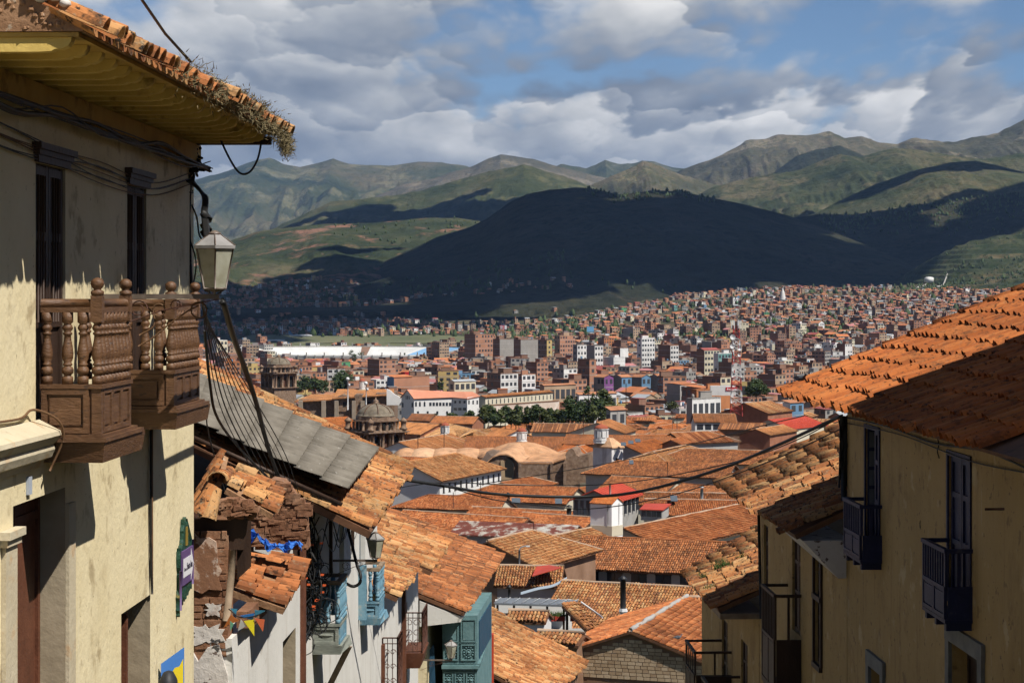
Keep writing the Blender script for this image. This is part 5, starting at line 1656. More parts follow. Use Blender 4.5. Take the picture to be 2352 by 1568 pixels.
def teal_house():
 H = thing('teal_balcony_house', 'white house with a carved teal enclosed balcony and broad tiled roof', 'house', (-2.5, 64, -16))
 q = 0.082
 e1 = at(1067, 1407, 60.0)
 e2 = at(1155, 1275, 73.3)
 up = (at(966, 1370, 60.0) - e1).normalized()
 up = Vector((-math.cos(math.radians(21.5)), 0.05, math.sin(math.radians(21.5)))).normalized()
 mb = MB()
 Lu = 8.0
 slab(mb, e1, e2, e2 + up * Lu, e1 + up * Lu, 0.10)
 roof = mb.build('roof', m_bed, H)
 wa = 0.25
 tile_field(roof, e1 - up * 0.08, e2 - e1, up, int((e2 - e1).length / wa), 22, wa, 0.375, m_brn, near=280, jit=1.0, seed=18, lift=0.03, over=1.15)
 part('soffit', m_white, roof, lambda m: m.hexa([e1 + Vector((-1.35, 0.05, -0.42)), e1 + Vector((-0.12, 0.05, -0.28)), e2 + Vector((-0.12, 0, -0.28)), e2 + Vector((-1.35, 0, -0.42)), e1 + Vector((-1.35, 0.05, 0.35)), e1 + Vector((-0.06, 0.05, -0.13)), e2 + Vector((-0.06, 0, -0.13)), e2 + Vector((-1.35, 0, 0.35))]))
 # walls
 wx = lambda y: -2.62 + q * (y - 60)
 mb = MB()
 y0, y1 = 60.6, 73.0
 mb.hexa([(wx(y0), y0, -22), (wx(y1), y1, -22), (-9, y1, -22), (-9, y0, -22), (wx(y0), y0, -9.3), (wx(y1), y1, -9.3), (-9, y1, -6.9), (-9, y0, -6.9)])
 mb.build('wall', m_cream, H)
 # the enclosed balcony: carved panels towards us
 x0, x1 = px(1016, 61.2), px(1096, 61.2)
 ya, yb = 61.2, 66.0
 zt, zm, zl = -9.75, -11.3, -14.5
 mb = MB()
 mb.hexa([(x0, ya, zl), (x1, ya, zl), (x1 + q * (yb - ya), yb, zl), (x0, yb, zl), (x0, ya, zt), (x1, ya, zt), (x1 + q * (yb - ya), yb, zt), (x0, yb, zt)])
 bal = mb.build('enclosed_balcony', m_tealwood, H, label='teal enclosed balcony with carved panels')
 PX = lambda a, o, z: Vector((x0 + (x1 - x0) * a, ya - o, z))
 def rng(a0, a1, z0, z1, carved):
  mb = MB()
  frame_panel(mb, PX, a0, a1, z0, z1, 0.055 if False else 0.04, 0.05, boss=not carved)
  mb.build('carved_panel', m_tealwood, bal)
  if carved:
   mb = MB()
   ca, cz = (a0 + a1) / 2, (z0 + z1) / 2
   for k in range(12):
    t = 2 * math.pi * k / 12
    ra, rz = (a1 - a0) * 0.30, (z1 - z0) * 0.32
    p = PX(ca + ra * math.cos(t), 0.012, cz + rz * math.sin(t))
    mb.lathe([(0.012, -0.02), (0.034, -0.006), (0.034, 0.012), (0.012, 0.022)], p, 6, rot=t)
    p = PX(ca + ra * 0.5 * math.cos(t + .3), 0.018, cz + rz * 0.5 * math.sin(t + .3))
    mb.lathe([(0.012, -0.02), (0.028, -0.006), (0.028, 0.012), (0.01, 0.022)], p, 6, rot=t)
   mb.lathe([(0.02, -0.04), (0.05, -0.015), (0.05, 0.02), (0.02, 0.04)], PX(ca, 0.02, cz), 8)
   mb.build('rosette', m_tealwood, bal)
 for (a0, a1) in ((0.03, 0.47), (0.53, 0.97)):
  rng(a0, a1, -10.55, -9.85, False)
  rng(a0, a1, -11.12, -10.62, True)
 for z0, z1 in ((-12.0, -11.45), (-12.72, -12.12), (-13.4, -12.82)):
  for (a0, a1) in ((0.03, 0.32), (0.355, 0.645), (0.68, 0.97)):
   rng(a0, a1, z0, z1, True)
 part('ledge', m_tealwood, bal, lambda m: m.box((x0 - 0.02, ya - 0.12, -11.36), (x1 + 0.06, ya + 0.02, -11.26)))
 mb = MB()
 for z in (-11.42, -12.06, -12.77, -11.2, -10.58):
  for k in range(26):
   p = PX(0.02 + 0.96 * k / 25, 0.035, z)
   mb.lathe([(0.008, -0.014), (0.02, 0), (0.008, 0.014)], p, 5)
 mb.build('beading', m_tealwood, bal)
 part('side_board', m_tealwood, bal, lambda m: m.hexa([(x1 + 0.003, ya + 0.05, -11.35), (x1 + 0.08, ya + 0.05, -11.35), (x1 + 0.30, yb, -11.35), (x1 + 0.22, yb, -11.35), (x1 + 0.003, ya + 0.05, -11.22), (x1 + 0.10, ya + 0.05, -11.22), (x1 + 0.32, yb, -11.22), (x1 + 0.22, yb, -11.22)]))
 part('side_window', m_bluedoor, bal, lambda m: m.hexa([Vector((x1 + q * (k - ya) + o, k, z)) for z in (-11.15, -10.0) for (k, o) in ((ya + 0.5, 0.004), (ya + 0.5, 0.03), (yb - 0.4, 0.03), (yb - 0.4, 0.004))]))
 part('doorway', m_bluedoor, H, lambda m: m.hexa([at(985, 1568, 60.55), at(1000, 1568, 60.55), at(1000, 1568, 60.58), at(985, 1568, 60.58), at(987, 1490, 60.55), at(997, 1478, 60.55), at(997, 1478, 60.58), at(987, 1490, 60.58)]))
 part('red_door', plain('red_paint', (0.50, 0.05, 0.02)), H, lambda m: m.box((px(1122, 74), 73.9, -17), (px(1134, 74), 74.2, pz(1455, 74))))
 return H
teal_house()
# ------------------------------------------------------------------ ochre houses on the right
RK = 0.038
def rwall(y):
 return 7.5 - RK * y
def fr_(d, y, z):
 return Vector((rwall(y) - d, y - RK * d, z))
def rbox(mb, d0, d1, a0, a1, z0, z1, mi=0):
 mb.hexa([fr_(d0, a0, z0), fr_(d1, a0, z0), fr_(d1, a1, z0), fr_(d0, a1, z0), fr_(d0, a0, z1), fr_(d1, a0, z1), fr_(d1, a1, z1), fr_(d0, a1, z1)], mi)
def slat_balcony(house, y0, y1, D, zr, zm, zb, m, nsl=9, label=None, brackets=3, open_side=True):
 """plank balcony with upright slats over two panels, carried on beam ends"""
 mb = MB()
 rbox(mb, 0.0, D, y0, y1, zb - 0.05, zb)
 for i in range(brackets):
  a = y0 + 0.05 + (y1 - y0 - 0.2) * i / max(1, brackets - 1)
  rbox(mb, 0.0, D - 0.03, a, a + 0.10, zb - 0.16, zb - 0.051)
 bal = mb.build('balcony', m, house, label=label)
 mb = MB()
 rbox(mb, D - 0.04, D - 0.012, y0 + 0.04, y1 - 0.04, zb + 0.001, zm)
 k = 2
 for i in range(k):
  a = y0 + 0.03 + (y1 - y0 - 0.06) * i / k
  b = y0 + 0.03 + (y1 - y0 - 0.06) * (i + 1) / k
  frame_panel(mb, lambda q, o, z: fr_(D - 0.012 + o, q, z), a, b - 0.005, zb + 0.01, zm, 0.06, 0.02)
 mb.build('front_panel', m, bal)
 part('side_panel', m, bal, lambda mb: rbox(mb, 0.0, D - 0.045, y0 + 0.005, y0 + 0.035, zb + 0.002, zm))
 mb = MB()
 rbox(mb, D - 0.055, D + 0.015, y0 - 0.02, y1 + 0.02, zr - 0.06, zr)
 rbox(mb, 0.0, D - 0.056, y0 - 0.01, y0 + 0.05, zr - 0.06, zr - 0.002)
 rbox(mb, 0.0, D - 0.056, y1 - 0.05, y1 + 0.01, zr - 0.06, zr - 0.002)
 mb.build('hand_rail', m, bal)
 for a in (y0 + 0.03, y1 - 0.03):
  part('post', m, bal, lambda mb: rbox(mb, D - 0.05, D, a - 0.03, a + 0.03, zm + 0.001, zr - 0.061))
 for i in range(nsl):
  a = y0 + 0.10 + (y1 - y0 - 0.2) * i / (nsl - 1)
  part('slat', m, bal, lambda mb: rbox(mb, D - 0.04, D - 0.012, a - 0.02, a + 0.02, zm + 0.001, zr - 0.061))
 part('side_slat', m, bal, lambda mb: rbox(mb, D * 0.42, D * 0.42 + 0.05, y0 + 0.01, y0 + 0.04, zm + 0.001, zr - 0.061))
 return bal
def right_house():
 H = thing('street_house', 'ochre house with two navy blue balconies under a clean orange tiled roof', 'house', fr_(0, 31, -8.6))
 holes = [(33.85, 34.9, -4.40, -2.29, 0.1), (28.1, 29.26, -4.45, -2.32, 0.07), (27.55, 29.1, -11.0, -5.0), (33.6, 34.5, -11, -6.35)]
 mb = MB()
 wall_holes(mb, fr_, 17.0, 36.5, -11.0, -2.0, holes, 0.3, 0.6)
 mb.hexa([fr_(-0.6, 17, -11), fr_(-8, 17, -11), fr_(-8, 36.5, -11), fr_(-0.6, 36.5, -11), fr_(-0.6, 17, -2), fr_(-8, 17, -2), fr_(-8, 36.5, -2), fr_(-0.6, 36.5, -2)])
 # far gable
 mb.prism([fr_(0.0, 36.49, -2.0), fr_(-8, 36.49, -2.0), fr_(-6.2, 36.49, 0.6)], Vector((0, -0.3, 0)))
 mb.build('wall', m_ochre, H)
 # doors behind the balconies, the far one with small panes
 dr = dark_door(H, fr_, 28.1, 29.26, -4.45, -2.32, m_navywood, 0.055, 2, bars=False)
 part('frame', m_navywood, dr, lambda mb: (rbox(mb, 0.003, 0.03, 28.02, 28.10, -4.45, -2.24), rbox(mb, 0.003, 0.03, 29.26, 29.34, -4.45, -2.24), rbox(mb, 0.003, 0.032, 28.1, 29.26, -2.32, -2.24)))
 dr = dark_door(H, fr_, 33.85, 34.38, -4.40, -2.29, m_navywood, 0.06, 1, bars=False)
 part('frame', m_navywood, dr, lambda mb: (rbox(mb, 0.003, 0.03, 33.78, 33.85, -4.40, -2.22), rbox(mb, 0.003, 0.03, 34.9, 34.97, -4.40, -2.22), rbox(mb, 0.003, 0.032, 33.85, 34.9, -2.29, -2.22)))
 lf = part('open_leaf', m_navywood, dr, lambda mb: (rbox(mb, -0.21, -0.02, 34.86, 34.90, -4.40, -2.29), rbox(mb, -0.24, -0.2, 34.38, 34.44, -4.4, -2.29)))
 for k in range(4):
  z0 = -3.62 + 0.33 * k
  part('pane', glass_mat('reflecting_pane', (0.12, 0.13, 0.15), 0.04), dr, lambda mb: rbox(mb, -0.19, -0.04, 34.845, 34.857, z0, z0 + 0.27))
 # ground floor stone door frames
 for (a0, a1, zt) in ((27.55, 29.1, -5.0), (33.6, 34.5, -6.35)):
  dr = dark_door(H, fr_, a0, a1, -11, zt, m_darkwood, 0.25, 2, bars=False)
  part('stone_frame', m_greystone, dr, lambda mb: (rbox(mb, 0.003, 0.06, a0 - 0.22, a1 + 0.22, zt, zt + 0.24), rbox(mb, 0.003, 0.058, a0 - 0.2, a0, -11, zt - 0.002), rbox(mb, 0.003, 0.058, a1, a1 + 0.2, -11, zt - 0.002)))
 slat_balcony(H, 27.98, 29.3, 0.39, -3.53, -4.06, -4.52, m_navywood, label='nearer navy blue balcony')
 slat_balcony(H, 33.66, 35.05, 0.37, -3.51, -4.02, -4.44, m_navywood, label='farther navy blue balcony')
 part('iron_rod', m_iron, H, lambda mb: (mb.tube([at(2263, 1169, 26.6), at(2315, 1168, 26.4)], 0.018, 6), mb.tube([at(2314, 1164, 26.4), at(2315, 1173, 26.4)], 0.025, 6)))
 # roof
 pit = math.radians(23)
 tp = math.tan(pit)
 ov, ze = 0.82, -1.86
 yA, yB = 17.0, 38.5
 W = 7.2
 mb = MB()
 slab(mb, fr_(ov, yA, ze), fr_(ov, yB, ze), fr_(ov - W, yB, ze + W * tp), fr_(ov - W, yA, ze + W * tp), 0.05)
 slab(mb, fr_(ov - W - 6, yA, ze + (W - 6) * tp), fr_(ov - W - 6, yB, ze + (W - 6) * tp), fr_(ov - W, yB, ze + W * tp), fr_(ov - W, yA, ze + W * tp), 0.05)
 roof = mb.build('roof', m_bed, H)
 e = (fr_(0, 31, 0) - fr_(0, 30, 0))
 s = (fr_(-1, 30, tp) - fr_(0, 30, 0)).normalized()
 wa = 0.285
 O = fr_(ov + 0.12, 24.2, ze - 0.12 * tp)
 nE = int((yB + 0.1 - 24.2) / wa)
 tile_field(roof, O, e, s, nE, 14, wa, 0.545, m_new, near=300, jit=0.95, seed=31, seg=6, over=1.12, lift=0.03,
               sag=lambda a, b: 0.03 * math.sin(a * 0.9) * math.sin(b * 1.2 + 1))
 # plaster fillet under the eave
 mb = MB()
 rnd = random.Random(2)
 for i in range(70):
  a = 22 + i * 0.21
  mb.lathe([(0.03, -0.05), (0.075, -0.02), (0.08, 0.03), (0.03, 0.07)], fr_(0.03 + rnd.uniform(0, 0.10), a, -2.02 + rnd.uniform(-0.02, 0.03)), 6, rot=i)
 mb.build('eave_mortar', m_whiteflake, roof, kind='stuff')
 part('eave_lath', m_darkwood, roof, lambda mb: rbox(mb, -0.2, 0.12, yA, 36.4, ze - 0.12, ze - 0.06))
 return H
right_house()
# tall house further up whose gable shades the orange roof
def uphill_house():
 H = thing('uphill_house', 'tall plastered house standing behind the street front, out on the right', 'house', (11, 20, -6))
 mb = MB()
 z0, zt = -7.0, 3.35
 x0, x1, y0, y1 = 8.75, 17.0, 12.0, 29.3
 mb.box((x0, y0, z0), (x1, y1, zt))
 mb.prism([(x0, y1, zt), (x1, y1, zt), ((x0 + x1) / 2, y1, zt + 1.7)], (0, -(y1 - y0), 0))
 mb.box((x0 + 0.1, y0 - 4, zt - 2), (x1, 23.5, 8.6))  # unseen taller rear block, added to block sky light from the orange roof
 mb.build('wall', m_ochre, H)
 mb = MB()
 xm = (x0 + x1) / 2
 slab(mb, (x0 - 0.4, y0, zt - 0.06), (x0 - 0.4, y1 + 0.15, zt - 0.06), (xm, y1 + 0.15, zt + 1.85), (xm, y0, zt + 1.85), 0.12)
 slab(mb, (x1 + 0.4, y0, zt - 0.06), (x1 + 0.4, y1 + 0.15, zt - 0.06), (xm, y1 + 0.15, zt + 1.85), (xm, y0, zt + 1.85), 0.12)
 mb.build('roof', m_brn, H)
uphill_house()
def right_house2():
 H = thing('lower_street_house', 'ochre house with dark wooden balcony below the orange roofed house', 'house', fr_(0, 41, -11))
 holes = [(41.2, 42.15, -7.0, -5.05, 0.1), (45.2, 45.8, -6.9, -5.2, 0.1), (38.9, 39.6, -7.2, -5.1, 0.1), (39.4, 40.6, -14, -8.3), (42.3, 43.5, -14, -8.6)]
 mb = MB()
 wall_holes(mb, fr_, 36.55, 46.4, -14.0, -4.5, holes, 0.28, 0.6)
 mb.hexa([fr_(-0.6, 36.55, -14), fr_(-8, 36.55, -14), fr_(-8, 46.4, -14), fr_(-0.6, 46.4, -14), fr_(-0.6, 36.55, -4.5), fr_(-8, 36.55, -4.5), fr_(-8, 46.4, -4.5), fr_(-0.6, 46.4, -4.5)])
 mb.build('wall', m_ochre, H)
 for h in holes:
  nm = 'door' if h[2] < -8 else 'window'
  dr = dark_door(H, fr_, h[0], h[1], max(h[2], -14), h[3], m_darkwood, 0.16 if nm == 'door' else 0.08, 2, name=nm, bars=False)
  if h[0] == 38.9:
   part('shutter', m_darkwood, dr, lambda mb: (rbox(mb, 0.003, 0.07, 38.85, 39.65, -5.95, -5.85), rbox(mb, 0.003, 0.07, 38.85, 39.65, -7.3, -7.2), rbox(mb, 0.003, 0.05, 38.82, 38.9, -7.2, -5.05), rbox(mb, 0.003, 0.05, 39.6, 39.68, -7.2, -5.05)))
   for k in range(4):
    part('pane', m_pane, dr, lambda mb: rbox(mb, -0.05, -0.045, 39.0 + 0.14 * k, 39.1 + 0.14 * k, -5.8, -5.2))
  if nm == 'door':
   part('stone_frame', m_greystone, dr, lambda mb: (rbox(mb, 0.003, 0.06, h[0] - 0.2, h[1] + 0.2, h[3], h[3] + 0.22)))
 slat_balcony(H, 41.1, 42.7, 0.56, -6.12, -7.05, -8.1, m_darkwood, nsl=8, label='dark wooden balcony', brackets=2)
 pit = math.radians(25)
 tp = math.tan(pit)
 ov, ze, W = 0.95, -4.35, 5.8
 yA, yB = 36.6, 46.3
 mb = MB()
 slab(mb, fr_(ov, yA, ze), fr_(ov, yB, ze), fr_(ov - W, yB, ze + W * tp), fr_(ov - W, yA, ze + W * tp), 0.10)
 roof = mb.build('roof', m_bed, H)
 e = (fr_(0, 31, 0) - fr_(0, 30, 0))
 s = (fr_(-1, 30, tp) - fr_(0, 30, 0)).normalized()
 wa = 0.27
 tile_field(roof, fr_(ov + 0.1, yA, ze - 0.1 * tp), e, s, int((yB - yA) / wa), 15, wa, 0.40, m_old, near=300, jit=1.7, seed=33, lift=0.035,
               sag=lambda a, b: 0.05 * math.sin(a * 0.8 + 1) - 0.04 * math.sin(b * 1.1))
 part('soffit', m_whiteflake, roof, lambda mb: mb.hexa([fr_(-0.1, 36.6, -5.15), fr_(0.15, 36.6, -5.15), fr_(0.15, 40.5, -5.0), fr_(-0.1, 40.5, -5.0), fr_(-0.1, 36.6, -4.46), fr_(ov - 0.15, 36.6, -4.46), fr_(ov - 0.15, 40.5, -4.46), fr_(-0.1, 40.5, -4.46)]))
 part('drain_pipe', m_cable, H, lambda mb: mb.tube([fr_(0.16, 40.2, -8.2), fr_(0.1, 40.25, -9.5), fr_(0.16, 40.1, -11)], 0.05, 6))
 return H
right_house2()
def right_house3():
 H = thing('third_street_house', 'house with weedy tiled roof and stacked dark balconies below the ochre houses', 'house', fr_(0, 51, -14))
 mb = MB()
 wall_holes(mb, fr_, 46.45, 56.5, -20.0, -7.5, [(48.2, 49.2, -10.4, -8.4), (51.5, 52.5, -10.4, -8.4)], 0.1, 0.6)
 mb.hexa([fr_(-0.6, 46.45, -20), fr_(-8, 46.45, -20), fr_(-8, 56.5, -20), fr_(-0.6, 56.5, -20), fr_(-0.6, 46.45, -7.5), fr_(-8, 46.45, -7.5), fr_(-8, 56.5, -7.5), fr_(-0.6, 56.5, -7.5)])
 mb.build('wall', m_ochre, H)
 for a in (48.2, 51.5):
  dark_door(H, fr_, a, a + 1, -10.4, -8.4, m_darkwood, 0.08, 2, name='window', bars=False)
 slat_balcony(H, 47.6, 49.4, 0.95, -9.35, -9.9, -10.6, m_darkwood, nsl=5, brackets=2, label='nearer dark balcony')
 slat_balcony(H, 50.8, 52.6, 0.95, -9.0, -9.6, -10.4, m_darkwood, nsl=5, brackets=2, label='farther dark balcony')
 tp = math.tan(math.radians(24))
 ov, ze, W = 0.95, -7.25, 5.6
 yA, yB = 46.5, 56.0
 mb = MB()
 slab(mb, fr_(ov, yA, ze), fr_(ov, yB - 3.6, ze), fr_(ov - W, yB, ze + W * tp), fr_(ov - W, yA, ze + W * tp), 0.10)
 roof = mb.build('roof', m_bed, H)
 e = (fr_(0, 31, 0) - fr_(0, 30, 0))
 s = (fr_(-1, 30, tp) - fr_(0, 30, 0)).normalized()
 wa = 0.26
 tile_field(roof, fr_(ov + 0.1, yA, ze - 0.1 * tp), e, s, int((yB - yA) / wa), 15, wa, 0.39, m_old, near=260, jit=1.6, seed=35, lift=0.035, keep=lambda a, b: a < 6.0 + b * 0.62)
 part('eave_boards', m_barewood, roof, lambda mb: rbox(mb, -0.1, ov - 0.05, yA, yB - 3.8, ze - 0.24, ze - 0.11))
 rnd = random.Random(9)
 for (du, dv, sc, nm) in ((1668, 1311, 1.0, 'weed'), (1690, 1288, 0.5, 'weed'), (1712, 1288, 0.7, 'weed'), (1622, 1330, 0.6, 'weed'), (1636, 1358, 0.6, 'weed')):
  # foot of the tuft on the roof slope
  best = None
  for k in range(400):
   y = 46.6 + k * 0.022
   x = px(du, y)
   dd = rwall(y) - x
   z = ze + (ov - dd) * tp
   err = abs(pz(dv, y) - z)
   if best is None or err < best[0]:
    best = (err, Vector((x, y, z)))
  c = best[1]
  mb = MB()
  for k in range(int(260 * sc)):
   b0 = c + Vector((rnd.gauss(0, 0.13), rnd.gauss(0, 0.13), 0.03)) * sc
   dr = Vector((rnd.gauss(0, 0.4), rnd.gauss(0, 0.4), 1)).normalized() * rnd.uniform(0.12, 0.36) * sc
   sd = dr.cross(Vector((rnd.gauss(0, 1), rnd.gauss(0, 1), 0.1))).normalized() * 0.014
   mb.add([b0 - sd, b0 + sd, b0 + dr], [(0, 1, 2)])
  mb.build('roof_weed', m_green, roof, kind='stuff')
 return H
right_house3()
# cables and service riser on the right
rnd = random.Random(44)
P = []
for k in range(12):
 u = 1928 + k * 3.4
 y = 36.6
 P.append((smooth_path([at(u + rnd.gauss(0, 3), 948 + rnd.random() * 12, y), at(u + rnd.gauss(0, 5), 1000, y - 0.1), at(u + rnd.gauss(0, 6), 1050, y - 0.1), at(u + rnd.gauss(0, 5), 1100 + rnd.random() * 30, y)], 5), rnd.choice((0.010, 0.016, 0.022))))
for k in range(9):
 P.append((smooth_path([at(1948 + rnd.gauss(0, 9), 1035 + rnd.gauss(0, 26), 36.5) for _ in range(6)], 5), 0.011))
P.append(([at(1936, 955, 36.55), at(1938, 1150, 36.55)], 0.055))
cables('service_cables', 'tangled cables and pipe at the far corner of the orange roofed house', 'cables', P, fr_(0.1, 36.5, -6))
cables('service_pole', 'thin dark pole standing at the far end of the ochre row', 'pole', [([at(1742, 1170, 46.0), at(1748, 1420, 46.0)], 0.035), ([at(1729, 1167, 46.0), at(1747, 1172, 46.0)], 0.04)], at(1748, 1420, 46.0))
P = [(smooth_path([at(2153, 1003, 29.9), at(2156, 1022, 29.8), at(2153, 1036, 29.8), at(2157, 1052, 29.8)], 5), 0.009),
     (smooth_path([at(2120, 1234, 31.0), at(2113, 1205, 31.0), at(2116, 1190, 31.0)], 5), 0.008),
     (smooth_path([fr_(0.04, 36.3, -2.2), fr_(0.05, 33, -2.15), fr_(0.04, 30, -2.2), fr_(0.05, 27, -2.1), fr_(0.04, 24, -2.25)], 6), 0.016),
     (smooth_path([fr_(0.04, 36.3, -2.3), fr_(0.05, 32, -2.22), fr_(0.04, 28, -2.3), fr_(0.05, 24.5, -2.2)], 6), 0.010)]
cables('facade_wires', 'thin wires strung and dangling along the ochre wall below the orange roof', 'cables', P, fr_(0.05, 30, -2.3))
# wires slung across the street
W_ = [
 ('thick black cable slung across the street from the right eave', [(880, 1094), (1000, 1112), (1150, 1135), (1350, 1140), (1480, 1126), (1650, 1078), (1780, 1025), (1930, 956)], [40, 41, 43, 44, 43, 41, 39, 36.6], 0.034),
 ('thin wire just above the thick black cable on the right', [(882, 1125), (1012, 1108), (1200, 1114), (1366, 1113), (1500, 1099), (1700, 1057), (1830, 1010), (1930, 958)], [42, 44, 47, 47, 45, 42, 39, 36.6], 0.012),
 ('lower thin wire sagging across the white chimney tower', [(1010, 1112), (1130, 1146), (1260, 1162), (1350, 1168), (1470, 1153), (1600, 1120), (1790, 1050), (1930, 985)], [41, 43, 45, 45, 44, 42, 39, 36.7], 0.012),
 ('uppermost thin wire passing in front of the stone church', [(1100, 1112), (1265, 1086), (1420, 1059), (1600, 1017), (1760, 975), (1845, 955)], [60, 58, 54, 48, 43, 40.0], 0.012),
]
for lb, uv, ys_, r in W_:
 cables('overhead_wire', lb, 'cable', [(smooth_path([at(u, v, y) for (u, v), y in zip(uv, ys_)], 8), r)], at(uv[0][0], uv[0][1], ys_[0]))
def pigeon(label, c, s, head):
 """pigeon: one continuous lofted body, with wings, beak and legs"""
 c = Vector(c)
 T = thing('pigeon', label, 'pigeon', c, 'pigeons on the tiles')
 h = Vector(head).normalized()
 sd = Vector((-h.y, h.x, 0)).normalized()
 up = h.cross(sd) * -1 if h.cross(sd).z < 0 else h.cross(sd)
 st = [(-0.19, 0.055, 0.020, 0.006), (-0.13, 0.07, 0.035, 0.016), (-0.06, 0.095, 0.056, 0.05), (0.0, 0.105, 0.066, 0.064), (0.06, 0.115, 0.060, 0.060), (0.095, 0.15, 0.040, 0.042), (0.105, 0.185, 0.028, 0.030), (0.115, 0.215, 0.029, 0.030), (0.14, 0.225, 0.022, 0.022), (0.155, 0.222, 0.008, 0.008), (0.175, 0.214, 0.003, 0.003)]
 mb = MB()
 vs, fs = [], []
 n = 10
 for (a, z, w, t) in st:
  for k in range(n):
   th = 2 * math.pi * k / n
   vs.append(c + (h * a + sd * (w * math.cos(th)) + up * (z + t * math.sin(th))) * s)
 for i in range(len(st) - 1):
  for k in range(n):
   fs.append((i * n + k, i * n + (k + 1) % n, (i + 1) * n + (k + 1) % n, (i + 1) * n + k))
 fs += [tuple(range(n)), tuple(range((len(st) - 1) * n, len(st) * n))[::-1]]
 mb.add(vs, fs, smooth=True)
 mb.build('body', mat('pigeon_grey', [(0.3, (0.05, 0.055, 0.065)), (0.7, (0.16, 0.17, 0.19))], scale=9, bump=0.1), T)
 for q in (-1, 1):
  mb = MB()
  pts = [(0.05, 0.13, 0.058), (0.0, 0.155, 0.066), (-0.08, 0.125, 0.056), (-0.17, 0.075, 0.022), (-0.08, 0.075, 0.062), (0.02, 0.085, 0.070)]
  mb.prism([c + (h * a + sd * (w * q) + up * z) * s for a, z, w in pts], sd * (0.006 * q * s))
  mb.build('wing', plain('pigeon_wing', (0.10, 0.105, 0.12)), T)
  mb = MB()
  mb.tube([c + (h * 0.01 + sd * 0.03 * q + up * 0.06) * s, c + (h * 0.02 + sd * 0.03 * q) * s, c + (h * 0.05 + sd * 0.03 * q) * s], 0.006 * s, 5)
  mb.build('leg', plain('pigeon_leg', (0.30, 0.08, 0.06)), T)
 return T
def on_right_roof(u, v):
 tp = math.tan(math.radians(23))
 best = None
 for k in range(1200):
  y = 26 + k * 0.0105
  x = px(u, y)
  z = -1.86 + (0.82 - (rwall(y) - x)) * tp
  er = abs(z - pz(v, y))
  if best is None or er < best[0]:
   best = (er, Vector((x, y, z + 0.10)))
 return best[1]
pigeon('grey pigeon perched near the low corner of the clean orange roof', on_right_roof(1836, 893), 1.0, (0.55, -0.75, -0.25))
# ------------------------------------------------------------------ old town of tiled roofs
m_town_white = mat('town_whitewash', [(0.3, (0.70, 0.69, 0.67)), (0.7, (0.82, 0.81, 0.79))], scale=0.25, bump=0.1, bscale=2, stain=[((0.40, 0.36, 0.30), 0.5, 0.60, 0.74, 0.4)])
m_town_cream = mat('town_cream', [(0.3, (0.58, 0.52, 0.39)), (0.7, (0.70, 0.64, 0.50))], scale=0.25, bump=0.1, bscale=2, stain=[((0.34, 0.27, 0.19), 0.6, 0.58, 0.72, 0.45)])
m_town_grey = mat('town_grey', [(0.3, (0.33, 0.32, 0.30)), (0.7, (0.46, 0.45, 0.43))], scale=0.25, bump=0.1, bscale=2, stain=[((0.20, 0.18, 0.15), 0.6, 0.58, 0.72, 0.45)])
m_town_adobe = mat('town_adobe', [(0.3, (0.21, 0.115, 0.068)), (0.7, (0.33, 0.20, 0.13))], scale=0.5, bump=0.3, bscale=3)
m_town_brick = mat('town_brick', [(0.3, (0.27, 0.105, 0.058)), (0.7, (0.40, 0.175, 0.10))], scale=0.4, bump=0.2, bscale=3, stain=[((0.38, 0.30, 0.24), 0.35, 0.60, 0.70, 0.5)])
m_ridge = mat('mortar_ridge', [(0.3, (0.34, 0.22, 0.14)), (0.7, (0.50, 0.38, 0.28))], scale=1.2, bump=0.3)
m_stone_church = mat('church_stone', [(0.3, (0.13, 0.080, 0.052)), (0.5, (0.23, 0.150, 0.10)), (0.7, (0.33, 0.24, 0.17))], scale=1.3, bump=0.7, bscale=2.2, stain=[((0.06, 0.042, 0.032), 0.4, 0.56, 0.70, 0.6)])
m_dome_stone = mat('dome_stone', [(0.3, (0.13, 0.105, 0.075)), (0.7, (0.25, 0.21, 0.155))], scale=0.8, bump=0.4, bscale=2, streak=[((0.06, 0.05, 0.04), 0.6, 0.55, 0.7, 0.6)])
m_salmon = mat('salmon_roof', [(0.3, (0.56, 0.22, 0.13)), (0.7, (0.66, 0.29, 0.18))], scale=0.3, bump=0.1)
m_redmetal = mat('red_painted_metal', [(0.3, (0.46, 0.050, 0.026)), (0.7, (0.60, 0.088, 0.045))], scale=0.9, bump=0.1, rough=0.5, stain=[((0.40, 0.16, 0.10), 1.2, 0.58, 0.7, 0.6)])
m_greymetal = mat('grey_metal_roof', [(0.3, (0.24, 0.26, 0.28)), (0.7, (0.40, 0.42, 0.44))], scale=0.6, bump=0.1, rough=0.45, spec=0.5, stain=[((0.20, 0.12, 0.08), 0.7, 0.60, 0.7, 0.5)])
m_rust = mat('rusty_sheet', [(0.3, (0.13, 0.04, 0.028)), (0.48, (0.20, 0.062, 0.042)), (0.56, (0.46, 0.42, 0.36)), (0.7, (0.52, 0.50, 0.46))], scale=0.7, detail=4, bump=0.1, rough=0.6, streak=[((0.15, 0.045, 0.03), 1.0, 0.5, 0.6, 0.7)])
ROOFS = {'old': m_old, 'red': m_red, 'brn': m_brn, 'gld': m_gld, 'new': m_new, 'redmetal': m_redmetal, 'rust': m_rust, 'grey': m_greymetal, 'salmon': m_salmon}
WALLS = {'white': m_town_white, 'cream': m_town_cream, 'grey': m_town_grey, 'adobe': m_town_adobe, 'brick': m_town_brick, 'stone': m_stone_church}
FOOT = []          # footprints already taken: x, y, radius
